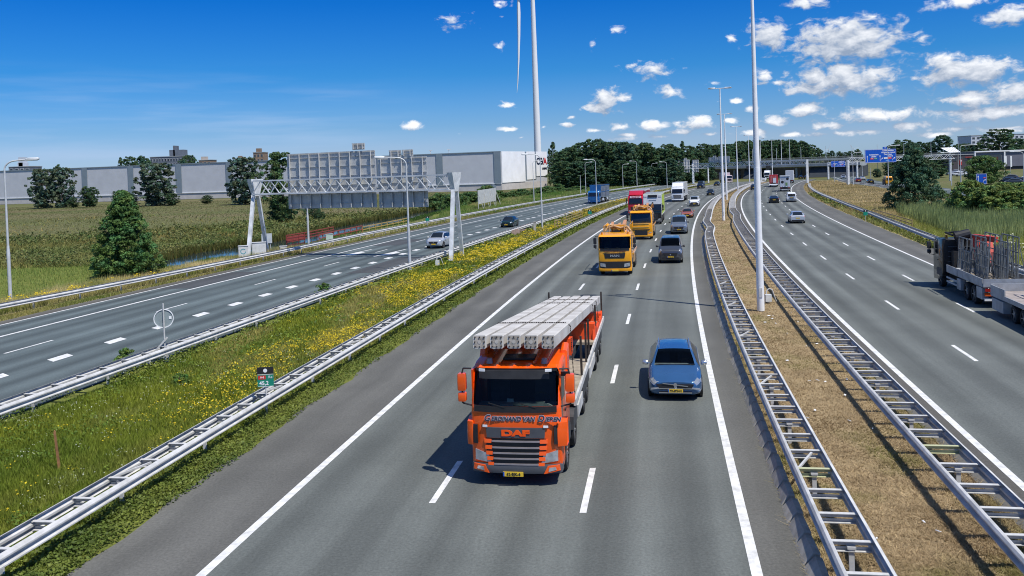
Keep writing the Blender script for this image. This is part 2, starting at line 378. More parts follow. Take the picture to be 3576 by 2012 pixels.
# ------------------------------------------------------------------ roads and markings
def road(name, strips):
    root = None
    for (nm, fl, fr, mt) in strips:
        o = strip(nm if root else name, fl, fr, Y0R, Y1R, 0.0, mt, root, 4)
        if root is None: root = tag(o, kind='structure')
    return root
ra = road('main_road', [('lanes', LA, RA, ASP_LANE), ('hard_shoulder', lambda y: LA(y) - 2.9 - .12*np.sin(y*.9) + .08*np.sin(y*2.3), LA, ASP_SH), ('inner_shoulder', RA, lambda y: RA(y) + 1.25, ASP_SH)])
rb = road('opposite_road', [('lanes', LB, RB, ASP_LANE), ('inner_shoulder', lambda y: LB(y) - 1.0, LB, ASP_DK), ('hard_shoulder', RB, lambda y: RB(y) + np.interp(y, [20, 75, 112, 200, 320], [2.9, 2.95, 3.5, 3.6, 3.3]) + .1*np.sin(y*.8), ASP_SH)])
rc = road('side_road', [('lanes', lambda y: C1(y), lambda y: C2(y) + 13.2, ASP_C), ('edge_strip', lambda y: C1(y) - 1.2 - .1*np.sin(y*.7), lambda y: C1(y), ASP_DK)])
def solid(f, w, a=Y0R, b=Y1R, parent=None, z=.004): return strip('edge_line', lambda y: f(y) - w/2, lambda y: f(y) + w/2, a, b, z, MARK, parent)
def dashes(f, w, length, starts, parent, name='lane_dashes', z=.004, shear=0.0, off=0.0):
    mb = MB()
    for y in starts:
        k = max(2, int(length/1.0) + 1)
        th = tang(f, y + length/2); dy = length*math.cos(th)
        l0 = []
        for i in range(k):
            yy_ = y + dy*i/(k-1); x = float(f(yy_)) + off; l0.append((x, yy_))
        for (xa, ya), (xb, yb) in zip(l0[:-1], l0[1:]):
            mb.quad((xa - w/2, ya + shear, z), (xa + w/2, ya - shear, z), (xb + w/2, yb - shear, z), (xb - w/2, yb + shear, z))
    return mb.build(name, MARK, parent)
def series(f, y0, n, period=12.0, back=0):
    out = [y0]; y = y0
    for _ in range(n): y += period*math.cos(tang(f, y + period/2)); out.append(y)
    y = y0
    for _ in range(back): y -= period*math.cos(tang(f, y - period/2)); out.insert(0, y)
    return out
solid(LA, .22, parent=ra); solid(RA, .22, parent=ra)
dashes(D1, .16, 3, series(D1, G(1505,1757).y, 27, back=1), ra)
dashes(D2, .16, 3, series(D2, G(2027,1792).y, 27), ra)
solid(LB, .22, parent=rb); solid(RB, .18, parent=rb)
dashes(B1, .16, 3, series(B1, G(3419,1261).y, 25, back=1), rb)
dashes(B2, .16, 3, series(B2, G(3411.6,1090.6).y, 24, back=1), rb)
solid(C2, .24, 6, 330, rc); solid(C1, .16, 6, 330, rc)
CD = lambda y: C2(y) + 4.0
dashes(CD, .15, 3.2, series(CD, G(25,1234.5).y, 22, back=2), rc)
dashes(lambda y: C2(y) + 7.75, .55, 1.3, series(lambda y: C2(y) + 7.75, G(177,1260).y, 70, 3.9, back=5), rc, shear=.25)
dashes(lambda y: C2(y) + 12.4, .2, 300, [10], rc, name='edge_line')
# arrowed merge marks under the gantry
for (a, b_) in (((1177.6,896.8),(1297.6,871.3)), ((1303,896.8),(1416,871.3))):
    p, q = G(*a), G(*b_); d = (q - p).normalized(); nn = Vector((d.y, -d.x, 0)); mb = MB()
    for u, v, w in ((0, (q-p).length, .12),): mb.quad(p - nn*w + Vector((0,0,.005)), p + nn*w + Vector((0,0,.005)), q + nn*w + Vector((0,0,.005)), q - nn*w + Vector((0,0,.005)))
    mb.quad(p + d*1.0 + nn*.12 + Vector((0,0,.005)), p + d*1.6 + nn*.9 + Vector((0,0,.005)), p + d*4.2 + nn*.9 + Vector((0,0,.005)), p + d*4.6 + nn*.12 + Vector((0,0,.005)))
    mb.build('merge_mark', MARK, rc)
# exit road at the right
DX = lambda y: np.interp(y, [90, 120, 150, 181, 241, 277, 303, 343, 400], [66, 74, 83, 92.5, 106, 113.5, 121, 134, 152])
rd = tag(strip('exit_road', lambda y: DX(y) - 5.5, lambda y: DX(y) + 6.0, 60, 400, -.02, ASP_C, ncross=3), kind='structure')
strip('edge_line', lambda y: DX(y) - 3.9, lambda y: DX(y) - 3.68, 60, 400, -.015, MARK, rd); strip('edge_line', lambda y: DX(y) + 3.7, lambda y: DX(y) + 3.9, 60, 400, -.015, MARK, rd)
dashes(DX, .15, 3, series(DX, 70, 26), rd, z=-.015)
# road surface repair patches and skid streaks with outlines of their own
PATCH = asphalt('asphalt patch', (.066, .070, .072), track=.2)
for i, (f, o0, o1, a, b_) in enumerate(((C2, -2.9, -.3, 64, 74), (C2, .4, 3.6, 96, 104), (C2, 8.6, 12, 70, 82))):
    strip('repair_patch', lambda y: f(y) + o0, lambda y: f(y) + o1, a, b_, .002, PATCH, rc, 2)

# ------------------------------------------------------------------ ditch water
WATER = bpy.data.materials.new('ditch water'); WATER.use_nodes = True; nt = WATER.node_tree; b = nt.nodes['Principled BSDF']
b.inputs['Base Color'].default_value = (.015, .03, .04, 1); b.inputs['Roughness'].default_value = .06; b.inputs['Specular IOR Level'].default_value = 1.0
tc = N(nt, 'ShaderNodeTexCoord'); no = N(nt, 'ShaderNodeTexNoise', i_Scale=2.0, i_Detail=4.0); bp = N(nt, 'ShaderNodeBump'); bp.inputs['Strength'].default_value = .12
nt.links.new(tc.outputs['Object'], no.inputs['Vector']); nt.links.new(no.outputs['Fac'], bp.inputs['Height']); nt.links.new(bp.outputs[0], b.inputs['Normal'])
ditch_l = [(430,935),(560,912),(700,880),(830,862),(950,845),(1060,822),(1163,796),(1260,778),(1360,762),(1450,744),(1560,724)]
ditch_r = [(430,945),(600,935),(720,905),(860,895),(985,868),(1090,848),(1180,818),(1280,797),(1390,775),(1470,752),(1575,729)]
mb = MB()
for (a, b_) in zip(ditch_l, ditch_r):
    p, q = G(*a), G(*b_); e = (p - q).normalized()*.8; p = p + e; mb.v += [(p.x, p.y, -.045), (q.x, q.y, -.045)]
for i in range(len(ditch_l) - 1): mb.f.append((2*i, 2*i+1, 2*i+3, 2*i+2))
tag(mb.build('ditch_water', WATER), kind='structure')

# ------------------------------------------------------------------ guardrails
def wbeam(side):      # two-wave steel beam, waves pointing to side
    h, d = .155, .085*side
    out = [(0, -h), (d, -h+.045), (d, -h+.075), (0, -.035), (0, .02), (d, h-.10), (d, h-.065), (d*.55, h-.015), (0, h)]
    th = .012*side
    return out + [(x - th, z) for x, z in reversed(out)]
def guardrail(name, label, fl, fr, a, b, post_step=4.0, sp_step=4/3, diag=True, side=(-1, 1), zt=.60, yellow=None):
    root = thing(name, label, 'guardrail', (float(fl(a)), a, 0), 0, 'guardrails along the carriageways'); ox, oy = float(fl(a)), a
    ys = ys_(a, b)
    for f, sd in ((fl, side[0]), (fr, side[1])):
        if f is None: continue
        mb = MB(); mb.sweep([(float(f(y)) - ox, y - oy, zt) for y in ys], wbeam(sd)); mb.build('rail', GALV, root, smooth=30)
    # cross beams, evenly spaced along the rail
    sp = []; y = a + .4
    while y < b: sp.append(y); y += sp_step*math.cos(tang(fl, y))
    base = None; rest = MB()
    for i, y in enumerate(sp):
        xl, xr = float(fl(y)), float(fr(y)); th = tang(fl, y); c = Vector(((xl + xr)/2 - ox, y - oy, zt + .085)); w = abs(xr - xl)*math.cos(th) + .02
        if i < 96:
            if base is None:
                mm = MB(); mm.box((0, 0, 0), (1, .10, .012)); mm.box((0, .045, -.05), (1, .012, .09)); mm.box((0, 0, -.19), (.94, .10, .012)); mm.box((0, .045, -.16), (.94, .012, .06))
                base = mm.build('cross_beam', GALV, root); o = base
            else: o = base.copy(); COL.objects.link(o)
            if yellow is not None and i == yellow:
                o.data = base.data.copy(); o.data.materials[0] = mat('yellow marker paint', (.50, .51, .30), .5); o['label'] = 'cross beam painted yellow'
            o.location = c; o.rotation_euler = (0, 0, -th); o.scale = (w, 1, 1)
        else:
            rest.bar(c + Vector((-w/2, 0, 0)), c + Vector((w/2, 0, 0)), .10, .06)
    if rest.v: tag(rest.build('cross_beam', GALV, root), kind='stuff')
    pm = MB(); pb = None; y = a + .4; k = 0; dm = MB(); rest2 = MB()
    while y < b:
        xl, xr = float(fl(y)), float(fr(y)); th = tang(fl, y); x = (xl + xr)/2 - ox
        if k < 60:
            if pb is None:
                mm = MB(); mm.box((0, 0, .27), (.10, .05, .62)); mm.box((0, 0, .56), (.16, .10, .05)); pb = mm.build('post', GALV, root); o = pb
            else: o = pb.copy(); COL.objects.link(o)
            o.location = (x, y - oy, 0); o.rotation_euler = (0, 0, -th)
        else: rest2.box((x, y - oy, .27), (.10, .06, .62))
        if diag and k % 2 == 0 and k < 24:
            MB().bar((xl + .06 - ox, y - oy + .1, zt + .06), (xr - .06 - ox, y - oy + 1.15, zt + .06), .05).build('diagonal_brace', GALV, root)
        k += 1; y += post_step*math.cos(tang(fl, y))
    if rest2.v: tag(rest2.build('post', GALV, root), kind='stuff')
    if dm.v: dm.build('diagonal_brace', GALV, root)
    return root
guardrail('guardrail', 'galvanised ladder guardrail between the yellow-flowered median and the orange truck carriageway', R['Al_out'], R['Al_in'], 13, 300, diag=True)
guardrail('guardrail', 'galvanised ladder guardrail on the dry median nearest the blue wagon, above low concrete blocks', R['Ar_l'], R['Ar_r'], 12, 320, yellow=6)
guardrail('guardrail', 'galvanised ladder guardrail between the dry brown median and the carriageway driving away', R['Bl_l'], R['Bl_r'], 12, 320, yellow=7, diag=False)
guardrail('guardrail', 'guardrail below the wooden fence and reeds on the outer side of the away carriageway', R['Br_l'], R['Br_r'], 30, 262, diag=False)
guardrail('guardrail', 'galvanised ladder guardrail on the flowered median beside the silver crossover carriageway', R['Cr_l'], R['Cr_r'], 22, 320, diag=False)
guardrail('guardrail', 'twin beam guardrail along the field and ditch, with the pointed tree behind', R['Cl_l'], R['Cl_r'], 40, 330, diag=False, sp_step=4.0)
guardrail('guardrail', 'dark guardrail of the exit road in front of the dark and red cars', lambda y: DX(y) - 6.6, lambda y: DX(y) - 6.0, 120, 300, diag=False, sp_step=4.0)
# low kerb of concrete blocks under the rail nearest the blue wagon
KERB = mat('mossy concrete', (.36, .34, .30), .95, 0, .2, 2.0, dirt=(.17, .16, .13))
kb = None; y = 12.3; i = 0; rest = MB()
kroot = thing('block_kerb', 'long row of mossy concrete kerb blocks leaning below the median guardrail near the blue wagon', 'kerb', (0, 0, 0))
while y < 150:
    th = tang(R['Ar_l'], y); x = float(R['Ar_l'](y)) - .24
    if i < 100:
        if kb is None:
            mm = MB(); mm.prism([(-.26, -.06), (.14, -.06), (.12, .22), (-.02, .25)], -.46, .46, 'y', .03); kb = mm.build('kerb_block', KERB, kroot); o = kb
        else: o = kb.copy(); COL.objects.link(o)
        o.location = (x, y, 0); o.rotation_euler = (random.uniform(-.02, .02), random.uniform(-.1, .1), -th + random.uniform(-.03, .03))
    else: rest.box((x, y, .1), (.26, .96, .3))
    i += 1; y += 1.0
tag(rest.build('kerb_block', KERB, kroot), kind='stuff')

# ------------------------------------------------------------------ sky, clouds and sun
SUN_EL, SUN_AZ = 60.0, 135.0          # azimuth clockwise from straight ahead: behind and to the right
sd = Vector((math.sin(rad(SUN_AZ))*math.cos(rad(SUN_EL)), math.cos(rad(SUN_AZ))*math.cos(rad(SUN_EL)), math.sin(rad(SUN_EL))))
sl = bpy.data.lights.new('sun', 'SUN'); sl.energy = 4.2; sl.angle = rad(.53); sl.color = (1.0, .955, .88)
so = bpy.data.objects.new('sun', sl); COL.objects.link(so); so.location = sd*100; so.rotation_euler = sd.to_track_quat('Z', 'Y').to_euler()
CLOUDS = [  # photo pixel centre, half sizes, weight
 (1586,76,110,36,.62),(1759,7,42,16,.7),(1753,59,20,10,.5),(1742,165,30,24,.7),(2160,101,45,18,.65),(2067,160,22,24,.7),(2278,245,125,44,.66),(2126,350,58,40,1.0),(2100,372,60,20,1.0),
 (2329,325,90,30,.75),(2819,5,84,26,.9),(2690,125,72,46,1.0),(2962,150,178,66,1.1),(2962,95,60,40,1.0),(2553,135,26,18,.8),(2937,282,165,46,1.1),(2925,245,70,30,1.0),(2667,266,34,32,.8),(2718,288,38,14,.8),
 (3377,250,140,42,1.1),(3290,225,45,34,1.0),(3368,8,104,20,.85),(3537,55,78,34,.9),(3420,345,130,30,.95),(3540,320,90,40,.9),(3450,395,160,24,.95),(2819,384,68,28,.9),(3072,402,140,26,.9),
 (2718,424,62,18,.8),(2430,428,65,20,1.0),(2278,436,52,17,1.0),(2160,445,42,16,.95),(2085,456,40,9,.8),(2490,290,46,11,.7),(2570,352,26,14,.8),(2506,355,26,9,.7),(2620,378,32,12,.8),(2549,420,40,14,.8),
 (1772,369,30,14,.85),(1446,437,36,16,1.0),(1780,450,45,11,.8),(1607,468,28,8,.5),(2000,410,28,9,.7),(1979,437,30,9,.8),(1898,444,16,12,.7),(1820,480,20,7,.7),(1740,17,26,12,.6),
 (2300,478,420,12,.52),(2900,468,380,13,.55),(3350,450,260,16,.62),(2200,470,36,9,.9),(2370,462,44,11,.9),(2480,470,40,9,.85),(2640,462,48,12,.9),(2760,470,44,10,.85),(2900,440,56,13,.9),(3010,462,60,11,.85),(3180,440,64,14,.9),(3260,470,60,11,.85),(3500,452,70,14,.9)]
world = bpy.data.worlds.new('World'); scene.world = world; world.use_nodes = True; nt = world.node_tree; nt.nodes.clear(); L = nt.links.new
geo = N(nt, 'ShaderNodeNewGeometry'); 
tc = N(nt, 'ShaderNodeTexCoord')
sky = N(nt, 'ShaderNodeTexSky', sky_type='NISHITA', sun_disc=False, sun_elevation=rad(SUN_EL), sun_rotation=rad(SUN_AZ)); sky.air_density = 1.15; sky.dust_density = .35; sky.ozone_density = 3.0
hs = N(nt, 'ShaderNodeHueSaturation'); hs.inputs['Saturation'].default_value = 1.0; hs.inputs['Value'].default_value = 1.0; L(sky.outputs[0], hs.inputs['Color'])
# cloud density as a node group of direction (azimuth, elevation)
gr = bpy.data.node_groups.new('cloud_density', 'ShaderNodeTree')
gr.interface.new_socket('P', in_out='INPUT', socket_type='NodeSocketVector'); gr.interface.new_socket('D', in_out='OUTPUT', socket_type='NodeSocketFloat')
gi = N(gr, 'NodeGroupInput'); go = N(gr, 'NodeGroupOutput'); gl = gr.links.new
acc = None
for (px, py, rx, ry, w) in CLOUDS:
    d = ray(px, py).normalized(); az, el = math.atan2(d.x, d.y), math.asin(d.z)
    s = N(gr, 'ShaderNodeVectorMath', operation='SUBTRACT'); s.inputs[1].default_value = (az, el, 0); gl(gi.outputs[0], s.inputs[0])
    mu = N(gr, 'ShaderNodeVectorMath', operation='MULTIPLY'); mu.inputs[1].default_value = (F/(rx*1.12), F/(ry*1.22), 0); gl(s.outputs[0], mu.inputs[0])
    ln = N(gr, 'ShaderNodeVectorMath', operation='LENGTH'); gl(mu.outputs[0], ln.inputs[0])
    ma = N(gr, 'ShaderNodeMath', operation='MULTIPLY_ADD'); ma.inputs[1].default_value = -1.0; ma.inputs[2].default_value = w + (.04 if w > .78 else -.07); gl(ln.outputs['Value'], ma.inputs[0])
    if acc is None: acc = ma.outputs[0]
    else:
        mxn = N(gr, 'ShaderNodeMath', operation='SMOOTH_MAX'); mxn.inputs[2].default_value = .12; gl(acc, mxn.inputs[0]); gl(ma.outputs[0], mxn.inputs[1]); acc = mxn.outputs[0]
mpn = N(gr, 'ShaderNodeMapping'); mpn.inputs['Scale'].default_value = (52, 84, 1); gl(gi.outputs[0], mpn.inputs[0])
nz = N(gr, 'ShaderNodeTexNoise', i_Scale=1.0, i_Detail=9.0, i_Roughness=.60); nz.inputs['Distortion'].default_value = .35; gl(mpn.outputs[0], nz.inputs['Vector'])
nm = N(gr, 'ShaderNodeMath', operation='MULTIPLY_ADD'); nm.inputs[1].default_value = 2.7; nm.inputs[2].default_value = -1.46; gl(nz.outputs['Fac'], nm.inputs[0])
cl_ = N(gr, 'ShaderNodeMath', operation='MAXIMUM'); cl_.inputs[1].default_value = -1.0; gl(acc, cl_.inputs[0])
ad = N(gr, 'ShaderNodeMath', operation='ADD'); gl(cl_.outputs[0], ad.inputs[0]); gl(nm.outputs[0], ad.inputs[1]); gl(ad.outputs[0], go.inputs[0])
sp = N(nt, 'ShaderNodeSeparateXYZ'); nrm = N(nt, 'ShaderNodeVectorMath', operation='NORMALIZE'); L(tc.outputs['Generated'], nrm.inputs[0]); L(nrm.outputs[0], sp.inputs[0])
aza = N(nt, 'ShaderNodeMath', operation='ARCTAN2'); L(sp.outputs[0], aza.inputs[0]); L(sp.outputs[1], aza.inputs[1])
ela = N(nt, 'ShaderNodeMath', operation='ARCSINE'); L(sp.outputs[2], ela.inputs[0])
cb = N(nt, 'ShaderNodeCombineXYZ'); L(aza.outputs[0], cb.inputs[0]); L(ela.outputs[0], cb.inputs[1])
g1 = N(nt, 'ShaderNodeGroup'); g1.node_tree = gr; L(cb.outputs[0], g1.inputs[0])
of = N(nt, 'ShaderNodeVectorMath', operation='ADD'); of.inputs[1].default_value = (.0035, .0105, 0); L(cb.outputs[0], of.inputs[0])
g2 = N(nt, 'ShaderNodeGroup'); g2.node_tree = gr; L(of.outputs[0], g2.inputs[0])
al = N(nt, 'ShaderNodeMapRange', interpolation_type='SMOOTHSTEP'); al.inputs[1].default_value = -.12; al.inputs[2].default_value = .58; L(g1.outputs[0], al.inputs[0])
sb = N(nt, 'ShaderNodeMath', operation='SUBTRACT'); L(g1.outputs[0], sb.inputs[0]); L(g2.outputs[0], sb.inputs[1])
br = N(nt, 'ShaderNodeMapRange'); br.inputs[1].default_value = -.50; br.inputs[2].default_value = 1.25; br.inputs[3].default_value = .0; br.inputs[4].default_value = 1.0; L(sb.outputs[0], br.inputs[0])
cc = N(nt, 'ShaderNodeMix', data_type='RGBA'); cc.inputs[6].default_value = (2.5, 3.2, 4.4, 1); cc.inputs[7].default_value = (8.2, 8.4, 8.8, 1); L(br.outputs[0], cc.inputs[0])
# thin high cirrus veil low in the left of the sky
mp2 = N(nt, 'ShaderNodeMapping'); mp2.inputs['Scale'].default_value = (5, 60, 1); mp2.inputs['Rotation'].default_value = (0, 0, .05); L(cb.outputs[0], mp2.inputs[0])
nz2 = N(nt, 'ShaderNodeTexNoise', i_Scale=1.0, i_Detail=6.0, i_Roughness=.5); L(mp2.outputs[0], nz2.inputs['Vector'])
ci = N(nt, 'ShaderNodeMapRange', interpolation_type='SMOOTHSTEP'); ci.inputs[1].default_value = .42; ci.inputs[2].default_value = .72; ci.inputs[4].default_value = .30; L(nz2.outputs['Fac'], ci.inputs[0])
ce = N(nt, 'ShaderNodeMapRange', interpolation_type='SMOOTHSTEP'); ce.inputs[1].default_value = .135; ce.inputs[2].default_value = .07; L(ela.outputs[0], ce.inputs[0])
cz = N(nt, 'ShaderNodeMapRange', interpolation_type='SMOOTHSTEP'); cz.inputs[1].default_value = -.06; cz.inputs[2].default_value = -.25; L(aza.outputs[0], cz.inputs[0])
cm = N(nt, 'ShaderNodeMath', operation='MULTIPLY'); L(ci.outputs[0], cm.inputs[0]); L(ce.outputs[0], cm.inputs[1]); cm2 = N(nt, 'ShaderNodeMath', operation='MULTIPLY'); L(cm.outputs[0], cm2.inputs[0]); L(cz.outputs[0], cm2.inputs[1])
# clear-air tint of this sky: deep blue above, pale blue at the horizon
tr = N(nt, 'ShaderNodeValToRGB'); te = N(nt, 'ShaderNodeMath', operation='DIVIDE'); te.inputs[1].default_value = 1.5; L(ela.outputs[0], te.inputs[0]); L(te.outputs[0], tr.inputs[0])
TINT = [(0, (.48,.75,1.36)), (.029, (.42,.62,1.15)), (.052, (.29,.53,1.0)), (.112, (.094,.42,.90)), (.194, (.02,.325,.88)), (.40, (.10,.36,.88)), (.7, (.75,.85,1.0))]
te_ = tr.color_ramp.elements; te_[0].position = 0; te_[0].color = (*[c/2 for c in TINT[0][1]], 1); te_[1].position = TINT[-1][0]/1.5; te_[1].color = (*[c/2 for c in TINT[-1][1]], 1)
for (p_, c_2) in TINT[1:-1]: q_ = te_.new(p_/1.5); q_.color = (*[c/2 for c in c_2], 1)
ts = N(nt, 'ShaderNodeVectorMath', operation='SCALE'); ts.inputs['Scale'].default_value = 2.0; L(tr.outputs[0], ts.inputs[0])
tm = N(nt, 'ShaderNodeVectorMath', operation='MULTIPLY'); L(hs.outputs[0], tm.inputs[0]); L(ts.outputs[0], tm.inputs[1])
m0 = N(nt, 'ShaderNodeMix', data_type='RGBA'); m0.inputs[7].default_value = (4.0, 5.2, 7.2, 1); L(cm2.outputs[0], m0.inputs[0]); L(tm.outputs[0], m0.inputs[6])
m1 = N(nt, 'ShaderNodeMix', data_type='RGBA'); L(al.outputs[0], m1.inputs[0]); L(m0.outputs[2], m1.inputs[6]); L(cc.outputs[2], m1.inputs[7])
bg = N(nt, 'ShaderNodeBackground'); bg.inputs['Strength'].default_value = .10; L(m1.outputs[2], bg.inputs['Color'])
wo = N(nt, 'ShaderNodeOutputWorld'); L(bg.outputs[0], wo.inputs['Surface'])
world.cycles.sampling_method = 'MANUAL'; world.cycles.sample_map_resolution = 512
vs = scene.view_settings; vs.view_transform = 'Standard'; vs.look = 'None'; vs.exposure = 0.3; vs.gamma = 1.0
scene.cycles.filter_width = 1.05; scene.cycles.max_bounces = 5; scene.cycles.diffuse_bounces = 2; scene.cycles.glossy_bounces = 3; scene.cycles.transmission_bounces = 3
scene.cycles.caustics_reflective = False; scene.cycles.caustics_refractive = False
# ================================================================== lamp posts
LAMPH = mat('lamp head enamel', (.66, .68, .68), .4, .1, .06, 3)
LENS = mat('lamp glass', (.55, .56, .52), .2, 0, .1, 5)
def arm_lamp(label, base, h, d, reach=2.2, straight=False, group='arm lamps along the carriageways', thin=1.0):
    """curved-arm road lamp, arm towards angle d (radians from +X)"""
    t = thing('street_lamp', label, 'street lamp', base, d, group); mb = MB()
    r = .11*thin
    mb.tube((0,0,0), (0,0,h*.34), r*1.15, r*1.1, 10); mb.build('base_section', POLE, t, 40)
    mb = MB(); mb.tube((0,0,h*.34), (0,0,h*.40), r*1.1, r*.75, 10, False); mb.tube((0,0,h*.40), (0,0,h-.7), r*.75, r*.55, 10)
    mb.build('pole', POLE, t, 40)
    if not straight:
        pts = [(0,0,h-.72)] + [(.75*(1-math.cos(a)), 0, h-.7+.62*math.sin(a)) for a in np.linspace(0, 1.45, 7)] + [(reach-.75, 0, h-.02)]
        MB().path(pts, r*.5, 8).build('arm', POLE, t, 50)
        m2 = MB(); m2.prism([(-.45,-.02),(-.35,-.12),(.38,-.10),(.45,-.02),(.36,.07),(-.2,.10),(-.42,.05)], -.15, .15, 'y', .04)
        m2.v = [(x + reach - .35, y, z + h + .02 + x*.05) for x, y, z in m2.v]; hd = m2.build('lamp_head', LAMPH, t, 40)
        MB().box((reach-.3, 0, h-.095), (.55, .2, .03)).build('lens', LENS, hd)
    return t
def mast_lamp(label, base, h, d):
    t = thing('median_mast', label, 'lamp mast', base, d, 'tall lamp masts in the central reserve')
    MB().tube((0,0,0), (0,0,h*.42), .20, .165, 14).build('base_section', WHITEP, t, 40)
    MB().tube((0,0,h*.42), (0,0,h), .16, .07, 12).build('pole', WHITEP, t, 40)
    MB().tube((-.9,0,h+.02), (.9,0,h+.02), .05, .05, 8).build('cross_arm', WHITEP, t, 40)
    for s in (-1, 1):
        m2 = MB(); m2.prism([(.55,-.02),(.75,-.13),(1.5,-.11),(1.62,-.02),(1.45,.08),(.7,.08)], -.19, .19, 'y', .05)
        m2.v = [(x*s, y, z + h + .08) for x, y, z in m2.v]; hd = m2.build('lamp_head', LAMPH, t, 40)
        MB().box((1.1*s, 0, h-.03), (.7, .26, .03)).build('lens', LENS, hd)
    MB().box((0, -.20, 1.0), (.16, .04, .5)).build('access_door', GALV, t)
    return t
ML = ['nearest tall lamp mast, rising out of the photo from the dry median', 'second tall lamp mast, just past the wavy part of the median guardrail', 'third tall lamp mast, thin and standing close behind the second one',
      'fourth lamp mast, where the dry median narrows between the two guardrails', 'fifth lamp mast, at the far tip of the dry median', 'sixth lamp mast, partly behind the nearest mast', 'lamp mast standing above the red truck ahead of the overpass',
      'lamp mast standing above the white box truck ahead of the overpass', 'farthest lamp mast, right of the white box truck']
for i, (px, py, h) in enumerate([(2657,1085,18.3),(2527,770,18.2),(2538,698.8,18.2),(2576.6,667,17.7),(2618,645,17.0),(2658,634,16.8),(2698,624,17),(2731,619,18.0),(2760,616,18.2)]):
    p = G(px, py); mast_lamp(ML[i], p, h, -tang(RA, min(p.y, 300)))
AL = [((37,1055),9.9,0.15,2.2,False,'curved-arm lamp post nearest the field at the left edge, arm over the side road'),
 ((1432,945),9.4,math.pi+.1,2.5,False,'curved-arm lamp post on the flowered median in front of the sign gantry'),
 ((1078,857),9.6,.1,2.2,False,'lamp post beside the red railing, its top hidden behind the big sign panel'),
 ((1865,705.6),10,.2,2.3,False,'lamp post on the field side in front of the white warehouse end wall'),
 ((1894,798),10,math.pi+.1,2.4,False,'lamp post on the median beside the wooden fence, arm across the red logo'),
 ((2084,716),9.6,math.pi,2.4,False,'lamp post in front of the blue tipper truck cab'),
 ((2176,659),8.6,0,2.2,False,'lamp post with right arm just right of the blue tipper truck'),
 ((2225,656.5),9.6,math.pi,2.4,False,'lamp post with left arm above the red truck'),
 ((2278,648.6),8.6,0,2.2,False,'lamp post with right arm left of the second gantry'),
 ((2330,656),8.9,math.pi,2.4,False,'lamp post with left arm in front of the second gantry signs'),
 ((2046,674.5),9.5,0,2.2,False,'lamp post with right arm left of the blue tipper truck'),
 ((2028,678),6.4,0,2.2,True,'short plain post left of the blue tipper truck'),
 ((2086,630),8,0,2,True,'thin plain pole in front of the wood behind the blue tipper truck'),
 ((2359,634),6.0,0,2,True,'thin plain pole under the second gantry sign'),
 ((3356,655),10.2,0.0,4.0,False,'tall lamp post with right arm between the parked cars and the blue direction board'),
 ((3323,648.5),8.6,math.pi,2.6,False,'lamp post with left arm below the white slanted canopy'),
 ((3103.5,668),10.6,0.0,2.8,False,'lamp post standing in front of the large blue direction sign'),
 ((3179,618),8.6,math.pi,2.6,False,'lamp post with left arm between the large blue sign and the dark tree'),
 ((2980,647),9.6,0.0,2.6,False,'lamp post with right arm left of the large blue sign'),
 ((2915,636),8.2,0.0,2.4,True,'plain grey pole in front of the small blue sign'),
 ((3012,622),6.4,0.0,2.4,True,'thin pole under the left end of the large blue sign'),
 ((3041,622),4.7,0.0,2.4,True,'thin short pole below the middle of the large blue sign'),
 ((3094,618),4.7,0.0,2.4,True,'thin short pole below the right end of the large blue sign'),
 ((3577,690),8.2,math.pi,2.4,False,'lamp post at the right edge with its arm in front of the grey showroom')]
for (b_, h, d, rc_, st, lb) in AL: arm_lamp(lb, G(*b_), h, d, rc_, st)

# ================================================================== sign gantries
GW = mat('gantry white paint', (.72, .74, .75), .45, .1, .10, 1.5, dirt=(.42, .44, .44))
SB = mat('sign back aluminium', (.52, .53, .52), .6, .0, .12, 1.2)
SB2 = mat('sign back pale aluminium', (.54, .58, .60), .55, .0, .10, 1.2)
BLUE = mat('blue sign sheeting', srgb('0f4fb4'), .4, 0, .05, 1)
SWHITE = mat('white sign sheeting', (.80, .81, .82), .45, 0, .03, 1)
SRED = mat('red sign sheeting', srgb('c8342e'), .45, 0, .03, 1)
SGREEN = mat('green sign sheeting', srgb('12806a'), .45, 0, .03, 1)
def truss(t, A, B, z0, z1, depth, n, wt=.13):
    """box truss from A to B (local xy), chords at z0 and z1"""
    A, B = Vector(A), Vector(B); d = (B - A).normalized(); nn = Vector((-d.y, d.x, 0))
    for s in (-.5, .5):
        for z in (z0, z1): MB().bar(A + nn*depth*s + Vector((0,0,z)), B + nn*depth*s + Vector((0,0,z)), wt).build('chord', GW, t)
    for k in range(n):
        for s in (-.5, .5):
            a = A.lerp(B, k/n) + nn*depth*s; m_ = A.lerp(B, (k+.5)/n) + nn*depth*s; c = A.lerp(B, (k+1)/n) + nn*depth*s
            mb = MB(); mb.bar(a + Vector((0,0,z0)), m_ + Vector((0,0,z1)), wt*.6); mb.bar(m_ + Vector((0,0,z1)), c + Vector((0,0,z0)), wt*.6); mb.build('web_brace', GW, t)
    mb = MB()
    for k in range(n + 1):
        for z in (z0, z1): a = A.lerp(B, k/n); mb.bar(a - nn*depth/2 + Vector((0,0,z)), a + nn*depth/2 + Vector((0,0,z)), wt*.55)
        if k < n: a = A.lerp(B, k/n); c = A.lerp(B, (k+1)/n); mb.bar(a - nn*depth/2 + Vector((0,0,z0)), c + nn*depth/2 + Vector((0,0,z0)), wt*.5)
    mb.build('cross_bracing', GW, t)
